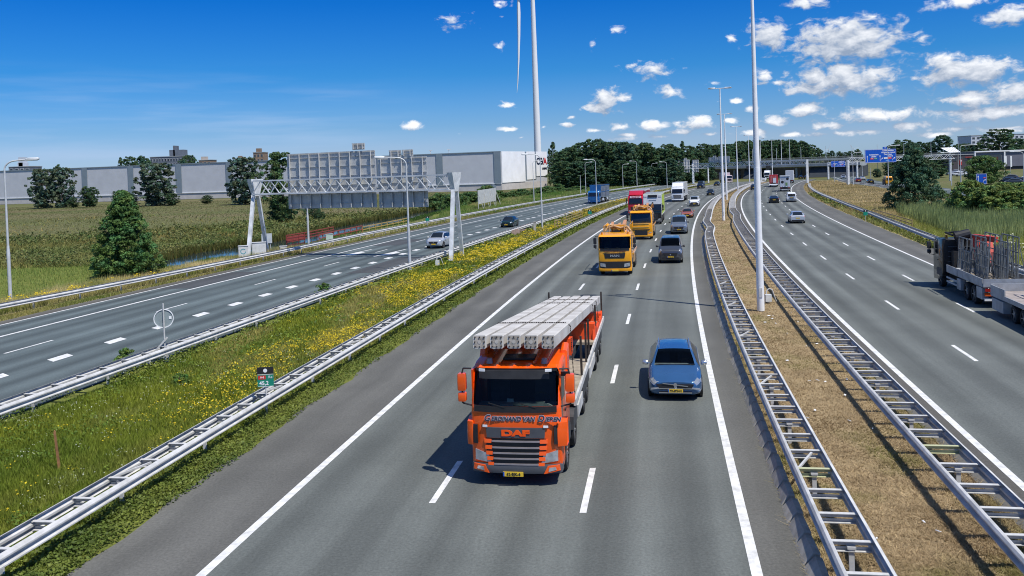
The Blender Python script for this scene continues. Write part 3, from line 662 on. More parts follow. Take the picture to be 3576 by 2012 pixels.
def aleg(t, P, along, ztop, half, w=.34, bases=None):
    """A-shaped leg: two inclined columns along the road direction under a box head"""
    P = Vector(P); a = Vector(along)
    bs = bases or [P - a*half, P + a*half]
    for s, b0 in zip((-1, 1), bs):
        mb = MB(); t0 = P + a*.32*s + Vector((0,0,ztop-1.6))
        mb.bar(b0, t0, w, w*.9); mb.build('leg', GW, t)
    n = Vector((a.y, -a.x, 0)); mb = MB()
    lo = [P + a*u + n*v + Vector((0,0,ztop-1.75)) for u, v in ((-.35,-.2),(.35,-.2),(.35,.2),(-.35,.2))]; hi = [P + a*u + n*v + Vector((0,0,ztop)) for u, v in ((-.95,-.28),(.95,-.28),(.95,.28),(-.95,.28))]
    mb.loft([lo, hi]); mb.build('leg_head', GW, t)
def sign_back(t, u0, u1, z0, z1, A, d, nn, off, nrib, split=None, m_=SB, hbars=4):
    """sheet seen from behind with upright ribs and rails"""
    A = Vector(A); P = lambda u, z, o: A + d*u + nn*o + Vector((0,0,z))
    mb = MB(); mb.loft([[P(u0,z0,off), P(u1,z0,off), P(u1,z1,off), P(u0,z1,off)], [P(u0,z0,off+.04), P(u1,z0,off+.04), P(u1,z1,off+.04), P(u0,z1,off+.04)]]); sh = mb.build('sign_panel', m_, t)
    for k in range(nrib):
        u = u0 + (u1-u0)*(k+.35)/(nrib-.3)
        MB().bar(P(u, z0+.05, off-.13), P(u, z1-.02, off-.13), .07, .22).build('rib', GALV, sh)
    mb = MB()
    for k in range(hbars): z = z0 + (z1-z0)*(k+.5)/hbars; mb.bar(P(u0+.03,z,off-.035), P(u1-.03,z,off-.035), .06, .05)
    mb.bar(P(u0,z1-.02,off-.06), P(u1,z1-.02,off-.06), .05, .1); mb.build('stiffeners', SB, sh)
    return sh
# --- nearest gantry over the side road, seen from behind
pl = (G(866,905) + G(935,888))/2; pr = (G(1575,912) + G(1617,895))/2
t = thing('sign_gantry', 'white lattice gantry over the side road carrying large sign panels seen from behind', 'gantry', pl, 0, 'sign gantries over the road')
B_ = pr - pl; d = B_.normalized(); nn = Vector((-d.y, d.x, 0))
if nn.y < 0: nn = -nn
zt = 7.9; truss(t, d*.2, B_ - d*.2, zt-1.5, zt-.15, 1.5, 10)
aleg(t, (0,0,0), nn, zt+.05, 2.2, bases=[G(866,905) - pl, G(935,888) - pl]); aleg(t, B_, nn, zt+.05, 2.2, bases=[G(1575,912) - pl, G(1614,896) - pl])
L_ = B_.length; 
def u_of(px, o=1.15):
    r = ray(px, 610); q = pl + nn*o; k = r.x/r.y       # where the sight line meets the panel plane
    return (k*q.y - q.x)/(d.x - k*d.y)
su = [max(0, u_of(x)) for x in (1004, 1312, 1321, 1492, 1362, 1404, 1408, 1445, 1234, 1277)]
sign_back(t, su[0], su[1], 4.8, 10.35, (0,0,0), d, nn, 1.15, 9, hbars=6)
sign_back(t, su[2], su[3], 4.75, 9.55, (0,0,0), d, nn, 1.15, 5, hbars=5)
sign_back(t, su[4], su[5], 9.6, 10.25, (0,0,0), d, nn, 1.15, 2, hbars=1); sign_back(t, su[6], su[7], 9.6, 10.25, (0,0,0), d, nn, 1.15, 2, hbars=1)
sign_back(t, su[8], su[9], 10.48, 11.1, (0,0,0), d, nn, 1.15, 3, hbars=2)
mb = MB(); mb.bar(d*su[0] + nn*.86 + Vector((0,0,6.5)), d*su[3] + nn*.86 + Vector((0,0,6.5)), .18, .05); mb.build('walkway', GALV, t)
# --- second gantry, far along the side road
pl = Vector((60.2, 350, 0)); pr = Vector((79.3, 347, 0))
t = thing('sign_gantry', 'small white gantry with grey sign backs beyond the white truck', 'gantry', pl, 0, 'sign gantries over the road'); B_ = pr - pl; d = B_.normalized(); nn = Vector((-d.y, d.x, 0))
truss(t, (0,0,0), B_, 5.9, 7.2, 1.2, 9)
for q in ((0,0,0), B_): aleg(t, q, nn, 7.3, 1.6, .4)
sign_back(t, 3.2, 12.2, 4.4, 9.6, (0,0,0), d, nn, 1.2, 9); sign_back(t, 13.2, 15.8, 4.4, 9.4, (0,0,0), d, nn, 1.2, 3); sign_back(t, 9.8, 11.2, 9.62, 10.3, (0,0,0), d, nn, 1.2, 2, hbars=1)
# --- wide gantry over both main carriageways
pl = Vector((67.5, 320, 0)); pr = Vector((99, 288, 0))
t = thing('sign_gantry', 'wide white gantry spanning both main carriageways before the overpass', 'gantry', pl, 0, 'sign gantries over the road'); B_ = pr - pl; d = B_.normalized(); nn = Vector((-d.y, d.x, 0))
truss(t, (0,0,0), B_, 6.5, 7.9, 1.3, 17, .16)
for q in ((0,0,0), B_): MB().box(Vector(q) + Vector((0,0,4.0)), (.75, .5, 8.0)).build('leg', GW, t)
sign_back(t, 6.4, 10.3, 8.1, 9.9, (0,0,0), d, nn, .8, 6, m_=SB2); sign_back(t, 10.5, 15.2, 8.1, 10.2, (0,0,0), d, nn, .8, 6, m_=SB2); sign_back(t, 8.2, 9.6, 9.92, 10.5, (0,0,0), d, nn, .8, 2, m_=SB2, hbars=1)
# --- blue direction signs
def arrow(t, x, z, h, bend=0.0):
    mb = MB(); w = .09
    mb.box((x, -.07, z + h*.4), (w, .02, h*.8)); mb.add([(x-.2,-.08,z+h*.75),(x+.2,-.08,z+h*.75),(x,-.08,z+h)], [(0,1,2)])
    mb.build('arrow', SWHITE, t)
def bent_arrow(t, x, z, s=1.0):
    mb = MB(); pts = [(x, -.075, z), (x, -.075, z+.35*s), (x+.18*s, -.075, z+.62*s), (x+.5*s, -.075, z+.82*s)]
    for a, b in zip(pts[:-1], pts[1:]): mb.bar(a, b, .02, .09)
    mb.add([(x+.35*s,-.08,z+.98*s),(x+.78*s,-.08,z+1.0*s),(x+.62*s,-.08,z+.6*s)], [(0,1,2)]); mb.build('arrow', SWHITE, t)
R90 = (math.pi/2, 0, 0)
def direction_sign(label, loc, rz, k, lines, top=None):
    """blue board 9.8 x 4 m times k, front towards -Y"""
    t = thing('direction_sign', label, 'road sign', loc, rz, 'blue direction signs on gantries')
    MB().box((0, 0, 2.0), (9.8, .10, 4.0)).build('sign_panel', BLUE, t)
    mb = MB()
    for a, b in (((-4.82,-.055,.1),(4.82,-.055,.1)), ((-4.82,-.055,3.9),(4.82,-.055,3.9)), ((-4.82,-.055,.1),(-4.82,-.055,3.9)), ((4.82,-.055,.1),(4.82,-.055,3.9))): mb.bar(a, b, .05, .07)
    mb.build('border', SWHITE, t)
    for (s, x, z, sz) in lines: text(t, s, sz, (x, -.06, z), R90, SWHITE, 'lettering', .004, bold=.012)
    arrow(t, -4.2, .3, 1.9); arrow(t, -.2, .4, 1.9); bent_arrow(t, .02, .45); bent_arrow(t, 3.7, .4, 1.1)
    b = MB().box((-2.75, -.06, 1.25), (1.0, .03, .46)).build('route_shield', SRED, t); text(b, 'A4', .40, (-2.75, -.08, 1.25), R90, SWHITE)
    b = MB().box((-1.6, -.06, 1.25), (1.1, .03, .46)).build('route_shield', SGREEN, t); text(b, 'E19', .40, (-1.6, -.08, 1.25), R90, SWHITE)
    b = MB().box((1.65, -.06, 1.3), (1.25, .03, .5)).build('route_shield', SWHITE, t); text(b, 'RING', .36, (1.65, -.08, 1.3), R90, BLACK)
    b = MB().box((2.85, -.06, 1.3), (1.1, .03, .5)).build('route_shield', SRED, t); text(b, 'N14', .36, (2.85, -.08, 1.3), R90, SWHITE)
    b = MB().box((2.1, -.06, .55), (1.3, .03, .4)).build('plate', mat('light blue sign sheeting', srgb('2d84d0'), .4), t); text(b, 'afrit', .34, (2.1, -.08, .55), R90, SWHITE)
    if top:
        b = MB().box((1.4, 0, 4.35), (1.35, .08, .62)).build('exit_plate', BLUE, t); text(b, top, .5, (1.4, -.06, 4.35), R90, SWHITE)
    mb = MB()
    for x in (-3.9, -1, 2, 4): mb.box((x, .16, 1.6), (.14, .2, 3.6))
    mb.build('mounting_rails', GALV, t); t.scale = (k, k, k); return t
LN = [('Amsterdam', -2.1, 2.42, .62), ('Leiden', -2.2, 1.85, .62), ('Leidschendam', 2.4, 3.55, .62), ('Wassenaar noord', 2.4, 2.98, .60), ('Den Haag', 2.3, 2.42, .62), ('Noord', 3.0, 1.9, .58)]
pg = Vector((101.5, 259.6, 0)); ps = at(3071, 567, 258)
t = thing('sign_gantry', 'white gantry on one thick post holding the large blue direction sign', 'gantry', pg, 0, 'sign gantries over the road')
for o in (-.55, .55): MB().box((o*.4, o*1.6, 3.7), (.55, .55, 7.4)).build('leg', GW, t)
truss(t, (0,0,0), (34, 4, 0), 6.75, 8.1, 1.2, 11, .15)
MB().box((33, 4, 3.6), (.6, .6, 7.2)).build('leg', GW, t)
direction_sign('large blue direction sign for Amsterdam, Leiden and Den Haag on the exit gantry', ps + Vector((0, -.9, -.1)), .10, 1.0, LN, '14')
ps2 = at(2927, 583, 330); k2 = .575
t = thing('sign_gantry', 'small gantry before the underpass holding the smaller blue sign', 'gantry', at(2893, 622, 335) - Vector((0,0,at(2893,622,335).z)), 0, 'sign gantries over the road')
MB().box((0, 0, 3.2), (.6, .6, 6.4)).build('leg', GW, t); MB().box((11.5, .6, 3.2), (.6, .6, 6.4)).build('leg', GW, t); truss(t, (0,0,0), (11.5,.6,0), 5.6, 6.5, 1.0, 6, .14)
direction_sign('smaller blue direction sign in front of the dark underpass', ps2, .06, k2, LN)
# blue board behind the bushes at the right
p0 = at(3428, 650, 190); t = thing('direction_board', 'blue standing direction board behind the bushes at the right', 'road sign', (p0.x, 190, 0), -.1)
MB().box((0,0,2.4), (2.25,.08,2.3)).build('sign_panel', BLUE, t); mb = MB()
for a, b in (((-1.06,-.05,1.3),(1.06,-.05,1.3)),((-1.06,-.05,3.5),(1.06,-.05,3.5)),((-1.06,-.05,1.3),(-1.06,-.05,3.5)),((1.06,-.05,1.3),(1.06,-.05,3.5))): mb.bar(a, b, .04, .06)
mb.build('border', SWHITE, t); arrow(t, -.7, 1.5, 1.7); bent_arrow(t, .35, 1.6, .7)
b = MB().box((.62,-.06,2.65), (.5,.03,.22)).build('route_shield', SRED, t); text(b, 'N14', .16, (.62,-.08,2.65), R90, SWHITE)
for s in (-.8, .8): MB().tube((s,.1,0), (s,.1,3.5), .06).build('post', GALV, t)
# three-panel sign seen from behind beside the side road
p0 = G(1672, 731); p1 = G(1733, 717); d = (p1 - p0); w = d.length*1.0; ang = math.atan2(d.y, d.x)
t = thing('road_sign', 'grey standing sign of three panels seen from behind, in front of the green shrubs', 'road sign', p0, ang)
for k in range(3):
    MB().box((w*(k+.5)/3, .12, 2.5), (w/3-.08, .06, 2.9)).build('sign_panel', SB, t)
for k in range(4):
    x = w*k/3; mb = MB(); mb.bar((x, .05, 0), (x, .05, 4.0), .12); mb.build('post', GALV, t); MB().bar((x, -1.1, 0), (x, 0, 3.2), .09).build('raking_strut', GALV, t)
# round sign seen from behind on the flowered median, with a bent brace
p0 = G(578, 1269); t = thing('round_sign', 'round traffic sign on a thin pole seen from behind, beside the median guardrail', 'road sign', p0, .35)
MB().tube((0,0,0), (0,0,2.65), .035).build('pole', GALV, t, 40)
MB().tube((0,.05,1.98), (0,.065,1.98), .38, .38, 32).build('sign_plate', mat('sign back grey', (.25, .30, .31), .5), t, 30)
mb = MB(); n = 40
mb.loft([[(math.cos(a)*r_, y_, 1.98 + math.sin(a)*r_) for r_, y_ in ((.38,.02),(.415,.02),(.415,.08),(.38,.08))] for a in np.linspace(0, 2*math.pi, n)], True, False); mb.build('rim', WHITEP, t)
MB().box((.27,.035,2.0), (.11,.006,.13)).build('sticker', SWHITE, t)
mb = MB(); mb.bar((.12,-.05,1.15), (-.62,-.05,.35), .07); mb.bar((-.62,-.05,.35), (-.62,-.05,-.2), .05); mb.build('bent_brace', GALV, t)
# wooden stake
p0 = G(208, 1642); t = tag(MB().prism([(-.035,0),(.035,0),(.03,1.12),(0,1.16),(-.025,1.1)], -.025, .025, 'y', .006).build('wooden_stake', mat('raw stake wood', (.30, .15, .06), .8, 0, .3, 6)), 'bare wooden stake leaning in the grass of the flowered median', 'stake')
t.location = p0; t.rotation_euler = (.03, -.07, .3)
# kilometre markers on the guardrails
def km_sign(label, loc, rz, full):
    t = thing('kilometre_sign', label, 'road sign', loc, rz, 'small green kilometre signs')
    MB().box((0, 0, .38), (.56, .02, .44)).build('green_plate', SGREEN, t); MB().box((0, 0, .73), (.56, .02, .24)).build('black_plate', BLACK, t)
    MB().tube((0, .03, -.6), (0, .03, .7), .03).build('post', GALV, t)
    MB().disc((0, -.014, .73), .07, (0, 1, 0), 14).build('reflector', SWHITE, t)
    if full:
        b = MB().box((-.12, -.012, .49), (.26, .008, .13)).build('route_shield', SRED, t); text(b, 'A4', .12, (-.12, -.02, .49), R90, SWHITE)
        text(t, 'Re', .13, (.17, -.014, .49), R90, SWHITE); text(t, '45,2', .19, (-.06, -.014, .28), R90, SWHITE, bold=.004)
        b = MB()
        b.bar((-.27,-.014,.17),(.27,-.014,.17),.006,.012); b.bar((-.27,-.014,.59),(.27,-.014,.59),.006,.012); b.build('border', SWHITE, t)
    return t
km_sign('green kilometre sign reading A4 45,2 on the near guardrail', at(929, 1366, 28.7), .12, True).scale = (.95, .95, .95)
for (px, py, lb) in ((2060,752,'small green kilometre sign beside the wooden fence on the flowered median'),(1493,776,'small green kilometre sign by the ditch behind the side road'),(3023,757,'small green kilometre sign at the start of the right wooden fence')):
    p = G(px, py, .6); km_sign(lb, p, .1, False)

# ================================================================== small roadside things
WOOD = mat('weathered timber', (.36, .27, .12), .85, 0, .25, 4, dirt=(.20, .14, .07)); REDP = mat('red railing paint', (.30, .06, .045), .6, 0, .2, 3); YELP = mat('yellowed timber', (.42, .30, .10), .8, 0, .2, 3)
def fence(label, A, B, h, nr, m_, npost, solid_to=0.0, group=None):
    A, B = Vector(A), Vector(B); d = B - A; t = thing('fence', label, 'fence', A, math.atan2(d.y, d.x), group); L_ = d.length
    for k in range(nr): MB().bar((0, 0, h*(k+1)/nr - .05), (L_, 0, h*(k+1)/nr - .05), .05, .11).build('rail', m_, t)
    for k in range(npost): MB().box((L_*k/(npost-1), .05, h/2), (.10, .09, h)).build('post', m_, t)
    if solid_to: MB().box((L_*solid_to/2, .02, h*.45), (L_*solid_to, .03, h*.7)).build('infill_panel', m_, t)
    return t
fence('short brown timber fence section at the culvert beside the median lamp post', G(1938,800), G(1960,795), 1.15, 3, WOOD, 3, group='timber fences')
fence('long brown timber fence at the culvert on the flowered median', G(1971,788), G(2035,763), 1.15, 3, WOOD, 9, group='timber fences')
fence('timber fence above the guardrail in front of the reeds', G(3046,757), G(3184,803), 1.1, 3, WOOD, 9, group='timber fences')
fence('red bridge railing with solid end at the ditch', G(1002,851), G(1064,840), 1.05, 3, REDP, 4, .95, group='red railings')
fence('open red bridge railing behind the lamp post', G(1066,840), G(1166,818), 1.05, 3, REDP, 6, group='red railings')
fence('red bridge railing beside the small green cabinet', G(1116,846), G(1266,812), 1.0, 2, REDP, 8, group='red railings')
fence('yellow-brown railing along the guardrail past the ditch', G(1268,811), G(1428,777), .8, 2, YELP, 9)
def cabinet(label, base, w, dpt, h, m_, rz=.25, logo=False):
    t = thing('control_cabinet', label, 'cabinet', base, rz, 'roadside control cabinets')
    MB().prism([(-dpt/2,.12),(dpt/2,.12),(dpt/2,h-.06),(dpt/2-.05,h),(-dpt/2+.05,h),(-dpt/2,h-.06)], -w/2, w/2, 'x', .02).build('body', m_, t)
    MB().box((0,0,.06), (w*.95, dpt*.95, .12)).build('plinth', CONC, t)
    MB().box((0, 0, h+.03), (w+.08, dpt+.08, .05)).build('lid', m_, t)
    MB().box((-w*.24, -dpt/2-.008, h*.52), (w*.44, .012, h*.7)).build('door', m_, t); MB().box((w*.24, -dpt/2-.008, h*.52), (w*.44, .012, h*.7)).build('door', m_, t)
    if logo:
        mb = MB(); mb.loft([[(math.cos(a)*r_, -dpt/2-.02, h*.62 + math.sin(a)*r_) for r_ in (.2,.27)] for a in np.linspace(.6, 2*math.pi-.1, 30)], False, False); mb.build('ring_emblem', mat('teal paint', (.05,.30,.36), .5), t)
    return t
WC = mat('cabinet white', (.60, .62, .62), .5, 0, .12, 2)
cabinet('white cabinet with a teal ring mark at the left gantry leg', G(851,907), .9, .5, 1.35, WC, logo=True)
cabinet('wide white cabinet between the two left gantry legs', G(906,899), 1.35, .6, 1.5, WC)
cabinet('small low white cabinet right of the left gantry legs', G(990,878), .75, .4, .55, WC)
cabinet('small pale green cabinet beside the red railing', G(1151,846), .85, .5, .95, mat('cabinet pale green', (.45,.56,.50), .5))
p0 = G(933, 868); t = thing('sign_plate', 'grey panel on a post behind the left gantry legs', 'road sign', p0, .2); MB().box((0,0,1.15), (1.15,.05,1.1)).build('sign_panel', SB2, t); MB().tube((-.35,.06,0), (-.35,.06,1.6), .04).build('post', GALV, t); MB().tube((.35,.06,0), (.35,.06,1.6), .04).build('post', GALV, t)
for (px, py, lb) in ((2683,1058,'small grey box with a bent pipe at the foot of the nearest mast'), (1528,930,'small grey box with a bent pipe beside the right gantry legs')):
    t = thing('junction_box', lb, 'box', G(px, py), 0); MB().box((0,0,.28), (.34,.25,.4)).build('body', WC, t)
    MB().path([(-.05,.15,0),(-.05,.15,.62),(.02,.15,.74),(.14,.15,.78),(.28,.15,.72),(.5,.15,.05)], .03).build('bent_pipe', GALV, t, 40)
    MB().box((0,0,.06), (.1,.1,.12)).build('foot', GALV, t)
# low concrete culvert wall beside the side road
mb = MB(); A, B = G(1785,825), G(1852,800); mb.bar(A + Vector((0,0,.35)), B + Vector((0,0,.35)), .3, .7); o = tag(mb.build('culvert_wall', mat('pink brown concrete', (.36,.26,.22), .9, 0, .2, 2)), 'low brownish concrete culvert wall below the median guardrail', 'wall')
t = thing('measuring_post', 'white concrete block post beside the median lamp post at the culvert', 'post', G(1868, 806)); MB().box((0,0,.55), (.35,.35,1.1)).build('body', CONC, t); MB().box((0,0,1.13), (.42,.42,.06)).build('cap', CONC, t)

# ================================================================== warehouse
WG = mat('warehouse grey cladding', (.52, .535, .565), .5, .0, .05, .3); WGD = mat('warehouse dark band', (.20, .25, .29), .5, .0, .06, .5); WW = mat('warehouse white cladding', (.88, .89, .90), .5, .0, .05, .3); WP = mat('warehouse concrete plinth', (.50, .48, .47), .85, 0, .10, .4)
c0 = Vector((-4, 340, 0)); f1 = Vector((-330, 417, 0)); e1 = Vector((15.5, 376, 0)); HW = 15.2
t = thing('warehouse', 'very long grey warehouse with dark vertical bands and a white end wall', 'warehouse', (0,0,0))
mb = MB(); back = e1 - c0; q = [c0, f1, f1 + back*2, c0 + back]
mb.loft([[p + Vector((0,0,2.6)) for p in q], [p + Vector((0,0,HW)) for p in q]]); mb.build('wall', WG, t)
d = (f1 - c0).normalized(); n = Vector((d.y, -d.x, 0)); n = n if n.y < 0 else -n
mb = MB(); mb.loft([[p*1.0 + Vector((0,0,0)) for p in q], [p + Vector((0,0,2.6)) for p in q]]); mb.build('plinth', WP, t)
de = back.normalized(); ne = Vector((de.y, -de.x, 0)); ne = ne if ne.x > 0 else -ne
Lf = (f1 - c0).length
px_u = lambda px: next(u for u in np.linspace(0, Lf, 4000) if (lambda p: (p.x/p.y) <= ray(px, 600).x/ray(px, 600).y)(c0 + d*u))
for px in (135, 296, 457, 625, 800, 962, 1130, 1330, 1536, 1742):
    u = px_u(px) + (0 if px != 1742 else .4); a = c0 + d*(u - .0) + n*.12
    MB().box((0,0,0), (1,1,1)).v
    mb = MB(); w_ = 2.7; mb.loft([[a + n*o_ + d*(s*w_/2) + Vector((0,0,2.7)) for s, o_ in ((-1,0),(1,0),(1,.15),(-1,.15))], [a + n*o_ + d*(s*w_/2) + Vector((0,0,HW-.02)) for s, o_ in ((-1,0),(1,0),(1,.15),(-1,.15))]]); mb.build('dark_band', WGD, t)
mb = MB(); a = c0 + n*.1; mb.bar(a + Vector((0,0,2.75)), a + d*Lf + Vector((0,0,2.75)), .3, .35); mb.build('white_ledge', WHITEP, t)
mb = MB(); mb.bar(c0 + n*.06 + Vector((0,0,HW+.1)), f1 + n*.06 + Vector((0,0,HW+.1)), .4, .35); mb.build('roof_edge', WGD, t)
# end wall panels and logo
Le = back.length
for (a0, a1) in ((.3, 20.2), (21.6, 29.3)):
    mb = MB(); mb.loft([[c0 + de*s + ne*o_ + Vector((0,0,3.6 if a0 > .5 else 2.9)) for s, o_ in ((a0,.05),(a1,.05),(a1,.22),(a0,.22))], [c0 + de*s + ne*o_ + Vector((0,0,HW+.15)) for s, o_ in ((a0,.05),(a1,.05),(a1,.22),(a0,.22))]]); mb.build('end_panel', WW, t)
mb = MB(); mb.loft([[c0 + de*s + ne*o_ + Vector((0,0,4.8)) for s, o_ in ((30.4,.05),(Le,.05),(Le,.22),(30.4,.22))], [c0 + de*s + ne*o_ + Vector((0,0,HW+.15)) for s, o_ in ((30.4,.05),(Le,.05),(Le,.22),(30.4,.22))]]); mb.build('end_panel', WW, t)
for a0 in (20.9, 29.85):
    mb = MB(); mb.loft([[c0 + de*s + ne*o_ + Vector((0,0,3.4)) for s, o_ in ((a0-.6,.05),(a0+.5,.05),(a0+.5,.12),(a0-.6,.12))], [c0 + de*s + ne*o_ + Vector((0,0,HW)) for s, o_ in ((a0-.6,.05),(a0+.5,.05),(a0+.5,.12),(a0-.6,.12))]]); mb.build('dark_band', WGD, t)
az = math.atan2(de.y, de.x); NAVY = mat('navy letters', srgb('1b2238'), .5); REDL = mat('red letters', srgb('c2202a'), .5)
lp = c0 + de*33.2 + ne*.30 + Vector((0,0,11.1)); text(t, 'CE', 3.9, lp, (math.pi/2, 0, az), NAVY, 'logo_letters', .05, align='CENTER', sx=1.15, bold=.10)
text(t, 'V', 3.9, c0 + de*36.3 + ne*.30 + Vector((0,0,11.1)), (math.pi/2, 0, az), NAVY, 'logo_letters', .05, sx=1.1, bold=.10)
text(t, 'A', 3.9, c0 + de*38.8 + ne*.30 + Vector((0,0,11.1)), (math.pi/2, 0, az), REDL, 'logo_letters', .05, sx=1.15, bold=.12)
text(t, 'LOGISTICS', 1.1, c0 + de*38.2 + ne*.30 + Vector((0,0,8.0)), (math.pi/2, 0, az), NAVY, 'logo_letters', .05, sx=.85, bold=.05)
mb = MB()
for px in (1498, 1563): u = px_u(px); a = c0 + d*u - n*3; mb.tube(a + Vector((0,0,HW)), a + Vector((0,0,HW+1.6)), .12); mb.box(a + Vector((0,0,HW+1.7)), (1.4,.5,.25))
mb.build('roof_vents', GALV, t)
mb = MB(); u = px_u(1725); a = c0 + d*u + n*.1; mb.bar(a, a + Vector((0,0,2.5)), 1.5, .2); mb.build('door', WGD, t)
# outside stairs at the end wall
mb = MB(); a = e1 + ne*1.2; mb.bar(a + Vector((0,0,6.5)), a + Vector((9,-1,.5)), .8, .25); mb.bar(a + Vector((0,-.5,7.6)), a + Vector((9,-1.5,1.6)), .1); mb.build('outside_stair', GALV, t)
# ================================================================== wind turbine
pb = at(1879, 560, 520); t = thing('wind_turbine', 'white wind turbine tower behind the warehouse with one long blade hanging left of it', 'wind turbine', (pb.x, 520, 0))
TW = mat('turbine white', (.74, .75, .76), .4, 0, .02, .1)
MB().tube((0,0,0), (0,0,112), 2.3, 1.25, 28).build('tower', TW, t, 40)
mb = MB(); mb.prism([(-9,-1.8),(4,-1.8),(4,1.8),(-9,2.2)], -1.9, 1.9, 'y', .5); mb.v = [(x, y, z + 114) for x, y, z in mb.v]; mb.build('nacelle', TW, t, 40)
MB().sphere((-8.5, 0, 114), 1.9, 14).build('hub', TW, t, 60)
def blade(ang):
    loops = []
    for r, ch, bow in ((1.5,1.0,0),(6,1.8,.1),(12,2.2,.2),(25,1.7,.5),(40,1.1,1.2),(54,.55,2.2),(60,.1,2.9)):
        loops.append([(-8.5 - bow + ch*.5*a, ch*.9*b*.35, r) for a, b in ((-1,0),(-.4,1),(.6,.6),(1,0),(.5,-.5),(-.4,-.9))])
    mb = MB().loft(loops); ca, sa = math.cos(ang), math.sin(ang); mb.v = [(x, y*ca - z*sa, y*sa + z*ca + 114) for x, y, z in mb.v]; return mb.build('blade', TW, t, 50)
for k in range(3): blade(math.pi + k*2*math.pi/3)

# ================================================================== buildings behind the warehouse and at the right
DKB = mat('dark office facade', (.13, .15, .18), .6, 0, .15, .4); WIN = mat('window glass', (.03, .04, .055), .08, 0, .2, .5, spec=.8); BRICK = mat('brown brick', (.24, .17, .12), .85, 0, .2, .6); CREAM = mat('cream render', (.48, .42, .36), .8, 0, .1, .5); PANELW = mat('pale facade panels', (.50, .54, .60), .6, 0, .06, .3)
def building(name, label, x0, x1, ytop, Y, depth, m_, floors, nwin, frame=None, ybase=0.0, roofthings=()):
    a, b = at(x0, ytop, Y), at(x1, ytop, Y); h = (a.z + b.z)/2; w = b.x - a.x
    t = thing(name, label, 'building', ((a.x + b.x)/2, Y, 0), 0)
    MB().box((0, depth/2, (h + ybase)/2), (w, depth, h - ybase)).build('wall', m_, t)
    MB().box((0, depth/2, h + .15), (w + .5, depth + .5, .4)).build('roof', mat('roof edge grey', (.30,.32,.33), .7), t)
    for fl in range(floors):
        for k in range(nwin):
            z = h - 1.9 - fl*3.1
            fr = MB().box((-w/2 + w*(k+.5)/nwin, -.05, z), (w/nwin*.62, .12, 1.7)).build('window', frame or m_, t)
            MB().box((-w/2 + w*(k+.5)/nwin, -.12, z), (w/nwin*.55, .04, 1.5)).build('pane', WIN, fr)
    for (fx, fw, fh, mm_) in roofthings: MB().box((-w/2 + w*fx, depth*.4, h + fh/2 + .3), (w*fw, depth*.4, fh)).build('roof_block', mm_, t)
    return t
building('office_building', 'dark office block with window bands behind the warehouse roof', 524, 642, 548, 560, 18, DKB, 4, 12, WHITEP, 0, ((.72, .42, 4.2, DKB), (.65, .05, 7, DKB)))
building('tower_building', 'brown tower top behind the trees left of the big sign panels', 884, 920, 533, 560, 10, BRICK, 3, 3, CREAM, 0, ((.4, .4, 2.5, BRICK),))
building('house', 'low house roof with a bright square tower above the left end of the warehouse', 30, 105, 583, 560, 14, DKB, 1, 4, WHITEP, 0, ((.45, .3, 2.5, PANELW), (.45, .2, 6, PANELW)))
building('brown_house', 'small brown building showing above the warehouse roof left of the big trees', 694, 738, 560, 560, 10, BRICK, 1, 3, CREAM, 0, ((.3, .4, 2.2, CREAM),))
building('brown_house', 'cream building showing above the warehouse roof beside the tall trees', 820, 848, 557, 560, 8, CREAM, 1, 2, CREAM, 0, ((.5, .4, 2, BRICK),))
building('apartment_building', 'pale apartment block behind the round dark tree at the right', 3391, 3660, 470, 660, 20, PANELW, 6, 16, WHITEP, 0)
# showroom with white frame
a, b = at(3401, 531, 410), at(3640, 519, 410); w = b.x - a.x; h = 8.9
t = thing('showroom', 'grey box showroom with a white frame at the right edge', 'building', (a.x, 410, 0)); 
MB().box((w/2, 8, h/2+.7), (w, 15.9, h-1.6)).build('wall', mat('showroom grey', (.15,.155,.19), .5, .1, .06, .4), t)
MB().box((w*.21, -.06, h*.55), (w*.38, .1, h*.55)).build('window', WIN, t); MB().box((w*.30, -.12, h*.52), (w*.10, .05, h*.35)).build('door', mat('dark red panel', (.10,.02,.02), .5), t)
mb = MB(); mb.bar((0,-.2,h), (w,-.2,h), .9, .6); mb.bar((.3,-.2,.0), (.3,-.2,h-.3), .6, .8); mb.bar((w*.44,-.2,1.6), (w*.44,-.2,h-.3), .6, .8); mb.build('white_frame', WHITEP, t)
MB().box((w/2, 8, .75), (w*.96, 15, 1.5)).build('ground_floor', BLACK, t)
t = building('shop_building', 'dark low shop building with a red sign board right of the slanted canopy', 3325, 3399, 541, 400, 10, mat('dark brown cladding', (.07,.06,.065), .6), 1, 4, DKB, 0)
b = MB().box((-1.1, -.2, 4.2), (1.05, .1, 2.6)).build('sign_board', mat('red sign board', (.5, .05, .04), .5), t); MB().box((-1.1, -.27, 4.9), (.7, .04, .5)).build('white_mark', SWHITE, b)
MB().box((2.6, -.3, 6.55), (3.2, .3, .3)).build('red_strip', mat('red sign board', (.5, .05, .04), .5), t)
